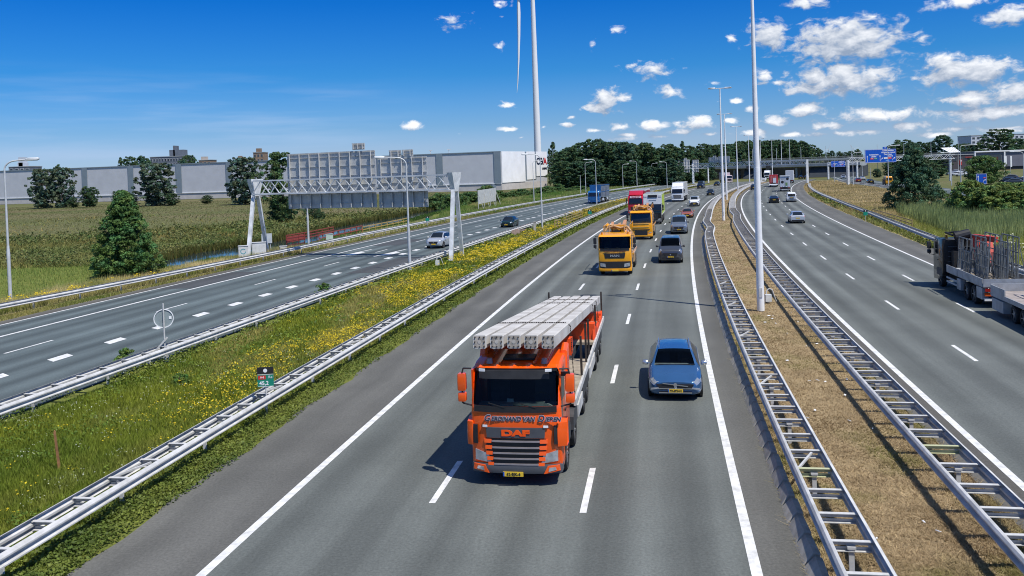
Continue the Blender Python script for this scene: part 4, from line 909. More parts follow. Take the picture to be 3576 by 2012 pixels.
# slanted canopy on a post
c = at(3328, 525, 385); t = thing('canopy', 'white slanted canopy panel on slim columns near the parked cars', 'canopy', (c.x, 385, 0))
mb = MB(); mb.loft([[(-2.0,-1,c.z-1.1),(2.7,-1,c.z-1.0),(2.7,-1,c.z-.8),(-2.0,-1,c.z-.9)], [(-4.0,3,c.z+1.1),(1.9,3,c.z+1.2),(1.9,3,c.z+1.4),(-4.0,3,c.z+1.3)]]); mb.build('roof', WHITEP, t)
mb = MB()
for k in range(4): mb.bar((-1.2+k*1.1,-1.06,c.z-.75), (-2.9+k*1.35,2.9,c.z+1.42), .08)
mb.build('roof_ribs', GALV, t)
for x in (-1.5, 2.2): MB().tube((x, 0, 0), (x, 0, c.z-.4), .12).build('column', GALV, t)
for (px, lb) in ((3507,'white banner flag with a pointed lower corner in front of the grey showroom'),(3529,'plain narrow white banner flag in front of the grey showroom')):
    p = at(px, 600, 300); t = thing('banner_flag', lb, 'flag', (p.x, 300, 0)); MB().tube((0,0,0), (0,0,6.9), .06).build('pole', GALV, t)
    k = 1 if px == 3507 else .6; MB().prism([(.05,3.0),(.05,6.8),(.95*k,6.8),(.95*k,4.2 if k == 1 else 3.0)], -.02, .02, 'y').build('banner', SWHITE, t)

# ================================================================== overpass
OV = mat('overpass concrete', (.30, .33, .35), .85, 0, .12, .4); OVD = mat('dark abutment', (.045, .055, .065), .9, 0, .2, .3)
t = thing('overpass', 'long low concrete overpass with railing across all carriageways in the distance', 'overpass', (0,0,0))
A, B = Vector((62, 432, 0)), Vector((150, 370, 0)); d = (B - A).normalized(); nn = Vector((-d.y, d.x, 0)); nn = nn if nn.y > 0 else -nn; Ln = (B-A).length
mb = MB(); mb.loft([[A + nn*o + Vector((0,0,z)) for o, z in ((0,4.9),(0,6.1),(12,6.1),(12,4.9),(9,4.4),(3,4.4))], [B + nn*o + Vector((0,0,z)) for o, z in ((0,4.9),(0,6.1),(12,6.1),(12,4.9),(9,4.4),(3,4.4))]]); mb.build('deck', OV, t)
for z in (6.45, 6.85, 7.2): MB().bar(A + Vector((0,0,z)), B + Vector((0,0,z)), .06).build('railing_bar', GALV, t)
mb = MB()
for k in range(58): p = A.lerp(B, k/57); mb.bar(p + Vector((0,0,6.1)), p + Vector((0,0,7.2)), .07)
mb.build('railing_posts', GALV, t)
for u in (.12, .24, .47, .62, .74):
    for o in (2.5, 9.5): MB().tube(A + d*Ln*u + nn*o, A + d*Ln*u + nn*o + Vector((0,0,4.5)), .5, .5, 12).build('pier', OV, t)
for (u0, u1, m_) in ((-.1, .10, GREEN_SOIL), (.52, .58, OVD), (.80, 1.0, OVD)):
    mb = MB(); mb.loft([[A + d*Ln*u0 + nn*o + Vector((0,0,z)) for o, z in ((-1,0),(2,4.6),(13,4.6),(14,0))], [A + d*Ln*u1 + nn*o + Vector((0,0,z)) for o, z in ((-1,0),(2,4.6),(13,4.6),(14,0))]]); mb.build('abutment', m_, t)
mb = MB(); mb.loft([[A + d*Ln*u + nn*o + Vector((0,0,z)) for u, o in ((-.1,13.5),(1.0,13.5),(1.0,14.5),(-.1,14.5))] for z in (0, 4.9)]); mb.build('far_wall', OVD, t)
for u in (.545, .585, .63): MB().box(A + d*Ln*u - nn*.4 + Vector((0,0,5.2)), (2.0, .4, 1.6)).build('matrix_sign', BLACK, t)
t = thing('viaduct', 'higher railway viaduct line behind the overpass on slim piers', 'viaduct', (0,0,0)); A, B = Vector((95, 500, 0)), Vector((240, 440, 0)); d = (B-A).normalized(); nn = Vector((-d.y,d.x,0)); Ln = (B-A).length
mb = MB(); mb.loft([[p + nn*o + Vector((0,0,z)) for o, z in ((0,7.2),(0,8.3),(8,8.3),(8,7.2))] for p in (A, B)]); mb.build('deck', OV, t)
MB().bar(A + Vector((0,0,9.1)), B + Vector((0,0,9.1)), .12).build('railing_bar', GALV, t); MB().bar(A + Vector((0,0,8.7)), B + Vector((0,0,8.7)), .08).build('railing_bar', GALV, t)
for k in range(9): MB().tube(A + d*Ln*(k+.5)/9 + nn*4, A + d*Ln*(k+.5)/9 + nn*4 + Vector((0,0,7.3)), .7, .7, 10).build('pier', OV, t)
for k in range(12): MB().tube(A + d*Ln*(k+.3)/12 + nn*7, A + d*Ln*(k+.3)/12 + nn*7 + Vector((0,0,15)), .12, .1, 6).build('catenary_pole', POLE, t)
# distant wind turbines on the horizon
for i, (px, lb) in enumerate(((2893,'tiny distant wind turbine left of the large blue sign'), (2980,'tiny distant wind turbine just above the left end of the large blue sign'))):
    p = at(px, 548, 2600); t = thing('wind_turbine', lb, 'wind turbine', (p.x, 2600, 0), 0, 'tiny wind turbines on the horizon')
    MB().tube((0,0,0), (0,0,36), 1.4, .9, 8).build('tower', TW, t)
    for k in range(3):
        a = .4 + i + k*2.094; MB().bar((0,-2,36), (math.sin(a)*17,-2,36+math.cos(a)*17), 1.1, .6).build('blade', TW, t)
# ================================================================== vehicles (local frame: front at y = 0, body towards -y)
def wheel(t, x, y, r, w=.22, rim=RIM, dual=False):
    s = 1 if x > 0 else -1; key = ('w', round(r,2), round(w,2), s, rim.name)
    if key not in _M:
        mb = MB(); prof = [(r*.62, -w/2), (r*.93, -w/2), (r, -w*.32), (r, w*.32), (r*.93, w/2), (r*.62, w/2)]; n = 24
        mb.loft([[(px_, math.cos(a)*rr, math.sin(a)*rr) for rr, px_ in prof] for a in np.linspace(0, 2*math.pi, n+1)], True, False)
        a_ = mb.build('wheel', TYRE, None, 40)
        mb = MB(); xo = s*w*.36; mb.tube((xo - s*.10, 0, 0), (xo - s*.06, 0, 0), r*.63, r*.63, 20)
        for k in range(5):
            an = k*2*math.pi/5; mb.bar((xo, math.cos(an)*r*.12, math.sin(an)*r*.12), (xo, math.cos(an)*r*.62, math.sin(an)*r*.62), r*.16, .03)
        mb.tube((xo - s*.03, 0, 0), (xo + s*.03, 0, 0), r*.16, r*.14, 12)
        b_ = mb.build('rim', rim, None, 40); _M[key] = (a_.data, b_.data); bpy.data.objects.remove(a_); bpy.data.objects.remove(b_)
    wd, rd = _M[key]; o = link('wheel', wd, None, t); o.location = (x, y, r); q = link('rim', rd, None, o); return o
def plate(t, s, x, y, z, w=.52, m_=PLATE, rz=0):
    b = MB().box((0, 0, 0), (w, .02, w*.22)).build('number_plate', m_, t); b.location = (x, y, z); b.rotation_euler = (0, 0, math.pi + rz)
    MB().box((-w*.46, -.012, 0), (w*.07, .004, w*.215)).build('blue_band', BLUE, b)
    if s: text(b, s, w*.19, (w*.02, -.013, -.002), R90, BLACK, 'lettering', .002, bold=.003)
    return b
STN = {  # stations along the length: fraction, bottom z, shoulder z, top z, half width factor at shoulder, half width factor at top
 'wagon': [(0,.30,.56,.66,.74,.60),(.02,.22,.64,.72,.86,.70),(.06,.18,.70,.80,.95,.76),(.13,.17,.75,.88,.99,.79),(.20,.17,.82,.95,1,.80),(.262,.17,.88,1.0,1,.82),(.31,.17,.91,1.18,1,.77),(.365,.17,.93,1.37,1,.69),(.41,.17,.94,1.44,1,.66),(.60,.17,.96,1.47,1,.63),(.78,.18,.98,1.44,1,.62),(.90,.2,1.0,1.36,.99,.60),(.955,.22,1.0,1.14,.97,.66),(.985,.26,.94,.99,.94,.72),(1,.32,.88,.92,.88,.70)],
 'hatch': [(0,.30,.58,.66,.74,.62),(.02,.22,.66,.74,.87,.70),(.07,.18,.72,.83,.96,.76),(.15,.17,.80,.93,1,.78),(.245,.17,.88,1.02,1,.79),(.31,.17,.92,1.22,1,.73),(.38,.17,.94,1.41,1,.66),(.44,.17,.95,1.47,1,.64),(.62,.17,.97,1.48,1,.63),(.80,.18,1.0,1.41,1,.60),(.90,.2,1.02,1.20,.98,.62),(.96,.24,.99,1.03,.96,.70),(1,.32,.86,.90,.90,.72)],
 'coupe': [(0,.28,.52,.58,.76,.62),(.03,.20,.58,.66,.92,.74),(.10,.16,.64,.74,.99,.80),(.22,.16,.72,.82,1,.80),(.31,.16,.80,.88,1,.80),(.38,.16,.82,1.05,1,.72),(.45,.16,.84,1.20,1,.62),(.50,.16,.85,1.26,1,.60),(.62,.16,.86,1.26,1,.59),(.76,.17,.88,1.12,1,.62),(.86,.18,.90,.98,.99,.72),(.96,.22,.86,.92,.95,.76),(1,.3,.74,.80,.88,.74)],
 'suv':   [(0,.34,.70,.80,.78,.64),(.02,.27,.78,.88,.90,.72),(.07,.23,.84,.96,.98,.78),(.16,.22,.92,1.05,1,.79),(.24,.22,.97,1.10,1,.79),(.30,.22,1.0,1.30,1,.74),(.37,.22,1.02,1.50,1,.68),(.43,.22,1.03,1.58,1,.66),(.62,.22,1.05,1.60,1,.65),(.82,.23,1.08,1.52,1,.63),(.92,.26,1.08,1.26,.98,.66),(.97,.3,1.02,1.06,.96,.70),(1,.36,.92,.96,.9,.7)],
 'van':   [(0,.34,.82,.98,.82,.70),(.015,.26,.90,1.08,.92,.76),(.05,.22,1.02,1.18,.98,.80),(.12,.2,1.12,1.28,1,.82),(.165,.2,1.18,1.36,1,.82),(.22,.2,1.20,1.66,1,.79),(.28,.2,1.21,1.88,1,.77),(.33,.2,1.22,1.95,1,.76),(.50,.2,1.22,1.97,1,.77),(.80,.2,1.22,1.97,1,.77),(.96,.22,1.22,1.95,1,.76),(.985,.24,1.2,1.85,.99,.77),(1,.32,1.18,1.70,.97,.78)],
}
def car(name, label, cat, style, L, W, HT, colm, pos, rz, front=True, plate_txt='', mirror_m=None, group=None, rails=None, clear=False):
    """pos = point on the ground under the front (front=True) or rear bumper; rz = rotation so that local +y is forward"""
    fw = Vector((-math.sin(rz), math.cos(rz), 0)); org = Vector(pos) if front else Vector(pos) + fw*L
    t = thing(name, label, cat, org, rz, group); st = STN[style]; zk = HT/max(s[3] for s in st); w2 = W/2
    # dense stations
    S = []
    for a, b in zip(st[:-1], st[1:]):
        for k in range(3): f = k/3; S.append(tuple(a[i] + (b[i]-a[i])*f for i in range(6)))
    S.append(st[-1]); rows = []
    for (f, zb, zs, zt_, ws, wt) in S:
        y = -f*L; zb, zs, zt_ = zb*zk, zs*zk, zt_*zk; ws *= w2; wt *= w2; gh = max(zt_ - zs, .02)
        half = [(0, zb), (ws*.75, zb), (ws*.94, zb+.05), (ws*.985, zb + (zs-zb)*.3), (ws, zb + (zs-zb)*.62), (ws*.985, zs - (zs-zb)*.10), (ws*.955, zs),
                (ws*.955 + (wt*1.03 - ws*.955)*.12, zs + gh*.10), (ws*.955 + (wt*1.03 - ws*.955)*.88, zs + gh*.84), (wt*1.02, zs + gh*.93), (wt*.93, zt_ - gh*.015 - .004), (wt*.5, zt_ + .012), (0, zt_ + .018)]
        rows.append([(x, y, z) for x, z in half] + [(-x, y, z) for x, z in half[-2:0:-1]])
    n = len(rows[0]); nh = 13
    fa = {k: [] for k in ('body', 'windscreen', 'rear_window', 'side_window_r', 'side_window_l', 'headlight_r', 'headlight_l', 'taillight_r', 'taillight_l')}
    ic = next(i for i, s in enumerate(st) if s[3] > st[i-1][3]*1.09 and i > 3); cow = st[ic-1][0]; rf = next(s[0] for s in st if s[3] >= .97*max(q[3] for q in st))
    rr = [s[0] for s in st if s[3] >= .90*max(q[3] for q in st)][-1]; re_ = next((s[0] for s in st if s[0] > rr and s[3] <= s[2] + .10), 1.0)
    for i in range(len(rows)-1):
        f = (S[i][0] + S[i+1][0])/2
        for j in range(n):
            q = (i*n + j, i*n + (j+1) % n, (i+1)*n + (j+1) % n, (i+1)*n + j); m_ = j if j < nh - 1 else n - 1 - j; sd = 'r' if j < nh - 1 else 'l'; k = 'body'
            if cow < f < rf and m_ >= 10: k = 'windscreen'
            elif style != 'van' and rr < f < re_ and m_ >= 9: k = 'rear_window'
            elif m_ == 7 and cow + .035 < f < (rr + .04 if style != 'van' else .36): k = 'side_window_' + sd
            elif style == 'van' and .012 < f < .05 and m_ in (5, 6, 7, 8, 9): k = 'headlight_' + sd
            elif style != 'van' and .008 < f < .115 and 5 <= m_ <= 9.6 - f*42: k = 'headlight_' + sd
            elif f > .955 and m_ in ((5, 6) if style != 'van' else (5, 6, 7)): k = 'taillight_' + sd
            fa[k].append(q)
    if clear:
        zc_ = st[ic-1][3]*zk; yc = -(cow + .03)*L
        MB().box((0, yc - .12, zc_ - .12), (W*.76, .5, .14)).build('dashboard', DASH, t); MB().box((0, -L*.58, .42), (W*.8, L*.6, .06)).build('cabin_floor', INTER, t); MB().box((0, -L*.74, .95), (W*.72, .05, .7)).build('rear_seat', SEAT, t)
        for x in (-.38, .38):
            s_ = MB().prism([(yc-.95, .5), (yc-1.4, .5), (yc-1.56, 1.08), (yc-1.44, 1.1), (yc-1.3, .66), (yc-.95, .64)], x-.24, x+.24, 'x', .05).build('seat', SEAT, t, 40); MB().box((x, yc-1.54, 1.18), (.26, .09, .17)).build('headrest', SEAT, s_)
        mb = MB(); mb.loft([[(-.38 + math.cos(a)*r_, yc - .52 + math.sin(a)*r_*.4, zc_ - .06 + math.sin(a)*r_*.85) for r_ in (.16, .19)] for a in np.linspace(0, 2*math.pi, 22)], False, False); mb.build('steering_wheel', BLACK, t)
    mats = {'body': colm, 'windscreen': GLASS, 'rear_window': GLASS, 'side_window_r': GLASS, 'side_window_l': GLASS, 'headlight_r': HLAMP2, 'headlight_l': HLAMP2, 'taillight_r': TLAMP, 'taillight_l': TLAMP}
    if clear: mats['windscreen'] = CGLASS; mats['rear_window'] = CGLASS
    V = [p for r in rows for p in r]
    for k, fs in fa.items():
        if k == 'body': fs = fs + [tuple(range(n)), tuple((len(rows)-1)*n + i for i in range(n))]
        if not fs: continue
        used = sorted({i for q in fs for i in q}); mp = {u: i for i, u in enumerate(used)}
        mb = MB(); mb.add([V[u] for u in used], [tuple(mp[i] for i in q) for q in fs]); mb.build(k.replace('_r', '').replace('_l', '') if k.endswith(('_r', '_l')) else k, mats[k], t, 50)
    zs0 = st[1][2]*zk; wn = st[0][4]*w2
    gk = 1.28 if style == 'wagon' else 1.0
    MB().prism([(-wn*.58*gk, zs0*.66), (wn*.58*gk, zs0*.66), (wn*.72*gk, zs0*.95), (-wn*.72*gk, zs0*.95)], -.04, .028, 'y').build('grille', BLACK, t)
    MB().prism([(-wn*.8, st[0][1]*zk+.02), (wn*.8, st[0][1]*zk+.02), (wn*.8, zs0*.55), (-wn*.8, zs0*.55)], -.04, .012, 'y').build('air_intake', BLACK, t)
    MB().sphere((0, .03, zs0*.80), .055, 10, (1, .4, 1)).build('badge', CHROME, t)
    plate(t, plate_txt, 0, .04, zs0*.60, .50)
    zr = st[-1][2]*zk; MB().box((0, -L-.012, zr*.80), (.5, .015, .11)).build('number_plate', PLATE, t)
    MB().box((0, -L + .01, .40), (W*.82, .06, .16)).build('bumper', BLACK, t)
    rw = .325 if style in ('wagon', 'hatch', 'coupe') else .35
    for fy in (.185, .80 if style != 'van' else .79):
        for s in (-1, 1):
            MB().tube((s*(w2*.90), -fy*L, rw), (s*(w2*.999), -fy*L, rw), rw + .055, rw + .055, 22).build('wheel_arch', BLACK, t)
            wheel(t, s*(w2 - .10), -fy*L, rw, .22)
    ym = -(cow + .055)*L; zm = st[ic][2]*zk + .09
    for s in (-1, 1):
        mb = MB(); mb.prism([(-.07, 0), (.06, -.01), (.08, .07), (.04, .14), (-.05, .14), (-.08, .07)], -.10, .10, 'x', .03)
        mb.v = [(x + s*(w2 + .10), y + ym, z + zm - .03) for x, y, z in mb.v]; mb.box((s*(w2 - .01), ym, zm), (.12, .05, .03)); mb.build('mirror', mirror_m or colm, t, 60)
    if rails:
        for s in (-1, 1): MB().path([(s*w2*.60, -L*f, z*zk + .045) for f, z in ((.45, 1.425), (.55, 1.46), (.75, 1.45), (.88, 1.37))], .02, 6).build('roof_rail', rails, t)
    if style in ('wagon', 'hatch', 'suv', 'coupe'):
        f = [(cow - .012), (cow - .012)]; zc = st[ic-1][3]*zk
        MB().bar((-w2*.72, -L*(cow + .004), zc + .018), (w2*.72, -L*(cow + .004), zc + .018), .10, .012).build('wiper', BLACK, t)
    return t
P_ = lambda px, py: G(px, py)
def toward(f, y): return math.pi - tang(f, y)        # facing us along road f
def away(f, y): return -tang(f, y)
BLUEP = paint('blue', '3a6593', .45, .25); SILV = paint('silver', 'c9ced3', .45, .3); GREYV = paint('grey violet', '4d5057', .5, .3); GREY2 = paint('light grey metal', '7c8794', .55, .3)
WHT = paint('white', 'e6e8ea'); BLK = paint('black', '0e1116', .2, .25); DKBL = paint('dark blue', '16233a', .3, .3); COPPER = paint('copper', 'a0562f', .15, .35); DKGR = paint('dark green', '18332e', .4, .25); REDC = paint('red', '7d1622', .2, .3); YEL = paint('yellow', 'f0a412')
v = car('station_wagon', 'blue station wagon with bright mirrors in the lane beside the orange truck', 'car', 'wagon', 4.6, 1.84, 1.42, BLUEP, P_(2360,1402), toward(D2, 29), True, 'PX-893-N', CHROME, rails=CHROME, clear=True)
MB().bar((-.42,.045,.52), (.42,.045,.62), .012, .03).build('grille_bar', CHROME, v); MB().bar((-.60,.035,.44), (.60,.035,.44), .02, .025).build('grille_trim', CHROME, v); MB().tube((0,.03,.57), (0,.05,.57), .062, .062, 18).build('round_emblem', CHROME, v)
for s in (-1, 1): MB().box((s*.68, .0, .44), (.26, .05, .05), Matrix.Rotation(s*.12, 3, 'Y')).build('fog_lamp', HLAMP, v)
MB().bar((-.55,.03,.30), (.55,.03,.30), .03, .03).build('lower_trim', CHROME, v)
v = car('van', 'dark grey van with black grille beside the first yellow tanker', 'van', 'van', 5.0, 1.95, 1.97, GREYV, P_(2342,921), toward(RA, 66), True, '6-VKN-82', BLACK, clear=True)
v = car('van', 'light grey van with pale bonnet behind the dark grey van', 'van', 'van', 4.95, 1.92, 1.94, GREY2, P_(2371,818), toward(RA, 95), True, 'VX-451-J', BLACK)
v = car('old_coupe', 'low copper coloured coupe ahead of the light grey van', 'car', 'coupe', 4.4, 1.76, 1.26, COPPER, P_(2399,761.5), toward(RA, 124), True, '')
for s in (-1, 1): MB().box((s*.5, .03, .52), (.3, .03, .12)).build('headlamp_pod', HLAMP, v)
v = car('white_van', 'small white van with black bumper behind the copper coupe', 'van', 'van', 4.4, 1.80, 1.82, WHT, P_(2424,721.5), toward(RA, 158), True, '')
MB().box((0, .02, .48), (1.6, .05, .32)).build('front_bumper', BLACK, v)
car('hatchback', 'black hatchback with bright headlights on the main road far ahead', 'car', 'hatch', 3.9, 1.72, 1.48, BLK, P_(2479.5,683), toward(RA, 208), True, '')
car('dark_van', 'tall dark blue van right of the white truck on the main road', 'van', 'van', 5.4, 2.0, 2.35, DKBL, P_(2445,659), toward(LA, 262), True, '')
car('dark_car', 'small black car farthest along the main road', 'car', 'hatch', 4.2, 1.76, 1.45, BLK, P_(2501,649), toward(RA, 290), True, '')
car('hatchback', 'silver hatchback driving away past the nearest mast', 'car', 'hatch', 4.3, 1.82, 1.48, SILV, P_(2787,781), away(B2, 110), False)
car('sports_car', 'black coupe driving away left of the small white van', 'car', 'coupe', 4.4, 1.82, 1.36, BLK, P_(2704,710), away(B1, 163), False)
v = car('white_van', 'small white van driving away in the right lane behind the white box truck', 'van', 'van', 4.5, 1.80, 1.85, WHT, P_(2765,706), away(B2, 165), False)
MB().box((0, -4.52, 1.35), (1.25, .04, .42)).build('rear_window', GLASS, v); MB().box((0, -4.53, .8), (.9, .03, .16)).build('rear_band', BLACK, v)
car('dark_car', 'dark car half hidden behind the nearest mast on the away road', 'car', 'suv', 4.3, 1.8, 1.6, DKBL, P_(2632,663.5), away(LB, 242), False)
car('crossover', 'silver crossover car on the side road under the sign gantry', 'car', 'suv', 4.25, 1.80, 1.60, SILV, P_(1514,869), toward(C2, 90), True, '', GALV)
car('hatchback', 'dark green hatchback on the side road beside the culvert', 'car', 'hatch', 4.2, 1.76, 1.46, DKGR, P_(1767,795), toward(C2, 119), True, '')
car('red_car', 'red car on the exit road left of the dark car', 'car', 'hatch', 4.1, 1.75, 1.48, REDC, P_(2999,638), away(DX, 277), False)
car('silver_car', 'silver car just ahead of the red car on the exit road', 'car', 'hatch', 4.2, 1.75, 1.46, SILV, P_(3014,630), away(DX, 300), False)
car('dark_car', 'dark blue-black car between the red car and the yellow van on the exit road', 'car', 'hatch', 4.3, 1.8, 1.5, BLK, P_(3043,643), away(DX, 259), False)
v = car('yellow_van', 'yellow service van with large dark rear window on the exit road', 'van', 'van', 4.9, 1.95, 2.5, YEL, P_(3106,647), away(DX, 241), False)
MB().box((0, -4.93, 1.75), (1.4, .05, .7)).build('rear_window', GLASS, v); MB().box((-1.2, -4.2, 1.0), (.7, 1.2, 1.3)).build('side_locker', BLACK, v)
car('white_car', 'white car at the far end of the exit road by the underpass', 'car', 'hatch', 4.1, 1.75, 1.48, WHT, P_(2946,624), away(DX, 340), False)
car('white_car', 'white car at the overpass left of the red truck', 'car', 'hatch', 4.1, 1.75, 1.48, WHT, P_(2667,632), toward(RA, 300), True)
for i, (px, py, c, lb) in enumerate(((2796,626,BLK,'dark car below the overpass right of the white box truck'),(2815,625,DKBL,'dark blue car below the overpass, farthest to the right of the main roads'))):
    car('dark_car', lb, 'car', 'hatch', 4.2, 1.76, 1.47, c, P_(px, py), away(RB, 300), False)
PK = [(3300,612,SILV),(3318,614,WHT),(3334,616,WHT),(3292,603,DKBL),(3316,605,SILV),(3338,606,WHT),(3355,608,SILV),(3390,629,WHT),(3408,632,BLK),(3376,622,BLK),(3487,640,DKBL),(3506,644,GREYV),(3526,640,BLK),(3545,636,WHT),(3500,628,GREYV),(3560,632,SILV)]
PL = ['silver parked car at the left end of the front parking row','white parked car second from the left in the front parking row','white parked car third from the left in the front parking row','dark blue parked car at the left end of the back parking row','silver parked car in the middle of the back parking row','white parked car below the shop building','silver parked car between the tall lamp post and the round green tree','white parked car left of the blue direction board','black parked car directly left of the blue direction board','black parked car below the round green tree','dark blue parked car right of the round green tree','dark grey parked car below the banner flags','black parked car in front of the grey showroom','white parked car in front of the grey showroom near the edge','dark grey car under the pointed banner flag','silver parked car at the right edge of the photo']
for (px, py, c), lb in zip(PK, PL): car('parked_car', lb, 'car', 'hatch', 4.2, 1.78, 1.48, c, P_(px, py), rad(60), True, group='cars parked at the showroom')

# ------------------------------------------------------------------ trucks
def curve_front(t, w, k=.15, back=-.95):
    """round the flat cab front in plan: everything near the front sweeps back towards the corners"""
    for o in [c for c in COL.objects if c.parent == t and c.type == 'MESH' and c.location.length == 0 and 'lettering' not in c.name and 'wheel' not in c.name]:
        me = o.data
        if max((v.co.y for v in me.vertices), default=-9) < -.45 or me.users > 1: continue
        bm = bmesh.new(); bm.from_mesh(me)
        for x in (-1.08,-1.0,-.9,-.75,-.55,-.3,0,.3,.55,.75,.9,1.0,1.08): bmesh.ops.bisect_plane(bm, geom=bm.verts[:] + bm.edges[:] + bm.faces[:], plane_co=(x,0,0), plane_no=(1,0,0), dist=1e-4)
        for v in bm.verts:
            f = min(1, max(0, (v.co.y - back)/.6)); v.co.y -= f*k*min(1.15, abs(v.co.x)/(w/2))**3.2
        bm.to_mesh(me); bm.free()
        for p in me.polygons: p.use_smooth = True
        me.set_sharp_from_angle(angle=rad(32))
def cab_inside(t, w, ws, dpt):
    zf = ws[0]
    MB().box((0, -.42, zf - .18), (w - .3, .62, .22)).build('dashboard', DASH, t)
    MB().box((0, -dpt + .3, zf + .2), (w - .25, .06, 1.5)).build('rear_lining', INTER, t); MB().box((0, -dpt/2, zf - .7), (w - .25, dpt - .5, .08)).build('cab_floor', INTER, t)
    for x in (-.6, .6):
        s_ = MB().prism([(-1.0, zf-.45), (-1.45, zf-.45), (-1.62, zf+.42), (-1.48, zf+.44), (-1.32, zf-.28), (-1.0, zf-.3)], x-.26, x+.26, 'x', .05).build('seat', SEAT, t, 40)
        MB().box((x, -1.56, zf+.55), (.3, .1, .2)).build('headrest', SEAT, s_)
    mb = MB(); mb.loft([[(-.6 + math.cos(a)*r_, -.78 + math.sin(a)*r_*.45, zf + .02 + math.sin(a)*r_*.8) for r_ in (.19, .225)] for a in np.linspace(0, 2*math.pi, 22)], False, False); mb.build('steering_wheel', BLACK, t)
    MB().box((.25, -.2, zf - .05), (.34, .24, .02)).build('papers', SWHITE, t); MB().box((.05, -.30, ws[1] - .12), (w - .5, .03, .22)).build('sun_blind', INTER, t)
def cab(t, w, h, dpt, colm, z0=.34, ws=(1.95, 2.75), rake=.22, grille=(.62, 1.45, .62), gm=BLACK, lamps=(.66, .92, .62, 1.0), bumper=None, visor=None, lowm=None, mirrors=BLACK, side_glass=True, winw=None, clear=False):
    zt_ = h; prof = [(-.06, z0), (0, z0 + .12), (0, ws[0] - .15), (-.03, ws[0]), (-rake, ws[1]), (-rake - .18, zt_ - .06), (-rake - .5, zt_), (-dpt + .12, zt_ + .04), (-dpt, zt_ - .1), (-dpt, .95), (-dpt + .35, z0 + .1)]
    pm = MB().prism(prof, -w/2, w/2, 'x', .07)
    if clear:      # open the shell behind the windscreen and furnish the cab
        def inside(p): return abs(p[0]) <= w/2 - .069 and ws[0] - .01 <= p[2] <= ws[1] + .01 and p[1] > -rake - .01
        pm.f = [f for f in pm.f if not all(inside(pm.v[i]) for i in f)]; cab_inside(t, w, ws, dpt)
    pm.build('cab', colm, t, 35)
    ww = winw or w - .24; y0_, y1_ = -.03 + .015, -rake + .015
    mb = MB(); mb.loft([[(-ww/2, y0_, ws[0]), (ww/2, y0_, ws[0]), (ww/2*.96, y1_, ws[1]-.02), (-ww/2*.96, y1_, ws[1]-.02)], [(-ww/2, y0_-.02, ws[0]), (ww/2, y0_-.02, ws[0]), (ww/2*.96, y1_-.02, ws[1]-.02), (-ww/2*.96, y1_-.02, ws[1]-.02)]]); mb.build('windscreen', CGLASS if clear else GLASS, t)
    MB().bar((-ww/2, .012, ws[0]-.08), (ww/2, .012, ws[0]-.08), .03, .15).build('windscreen_sill', BLACK, t)
    for s, x in ((1, .25), (1, -.55)): MB().bar((x, .03, ws[0]-.03), (x + .42, .02, ws[0]+.08), .02, .02).build('wiper', BLACK, t)
    if side_glass:
        for s in (-1, 1):
            MB().prism([(-.25, ws[0]+.05), (-.42, ws[1]-.08), (-1.05, ws[1]-.05), (-1.1, ws[0]+.02)], s*(w/2+.004), s*(w/2-.03), 'x').build('side_window', GLASS, t)
            d_ = MB().prism([(-.18, .95), (-.2, ws[1]), (-1.22, ws[1]), (-1.2, .95)], s*(w/2+.002), s*(w/2-.04), 'x').build('door', colm, t)
            MB().box((s*(w/2+.02), -1.05, ws[0]-.35), (.03, .18, .04)).build('handle', BLACK, d_)
    g0, g1, gw = grille
    if g1 > g0: MB().prism([(-gw*.9, g0), (gw*.9, g0), (gw, g1), (-gw, g1)], -.03, .02, 'y').build('grille', gm, t)
    lz0, lz1, lx0, lx1 = lamps
    for s in (-1, 1): MB().prism([(s*lx0, lz0), (s*lx1, lz0 + .05), (s*lx1, lz1), (s*(lx0 + .06), lz1 - .1)], -.03, .025, 'y').build('headlight', HLAMP, t)
    if bumper: MB().prism([(-.3, z0), (.03, z0), (.06, z0 + .12), (.03, lz0 - .03), (-.3, lz0 - .03)], -w/2 - .005, w/2 + .005, 'x', .05).build('bumper', bumper, t, 35)
    if visor: MB().prism([(.12, ws[1]+.04), (.14, ws[1]+.08), (-.18, ws[1]+.26), (-.2, ws[1]+.2)], -w/2+.1, w/2-.1, 'x', .02).build('sun_visor', visor, t)
    for s in (-1, 1):
        mr = MB().prism([(-.16, 0), (.05, 0), (.08, .22), (.04, .44), (-.12, .44), (-.17, .22)], -.11, .11, 'x', .04); mr.v = [(x + s*(w/2 + .24), y - .02, z + ws[1] - .52) for x, y, z in mr.v]; a_ = mr.build('mirror', mirrors, t, 50)
        mr = MB().prism([(-.12, 0), (.04, 0), (.06, .12), (.03, .23), (-.1, .23), (-.13, .1)], -.11, .11, 'x', .04); mr.v = [(x + s*(w/2 + .24), y - .02, z + ws[1] - .80) for x, y, z in mr.v]; mr.build('wide_mirror', mirrors, t, 50)
        MB().path([(s*(w/2 - .02), -.12, ws[1] + .05), (s*(w/2 + .2), -.05, ws[1] + .05), (s*(w/2 + .24), -.04, ws[1] - .1), (s*(w/2 + .24), -.05, ws[1] - .85), (s*(w/2 - .02), -.1, ws[1] - .9)], .022).build('mirror_arm', BLACK, t)
    MB().box((0, -dpt*.55, z0 + .35), (w*.7, dpt*.8, .5)).build('engine_block', CHASSIS, t)
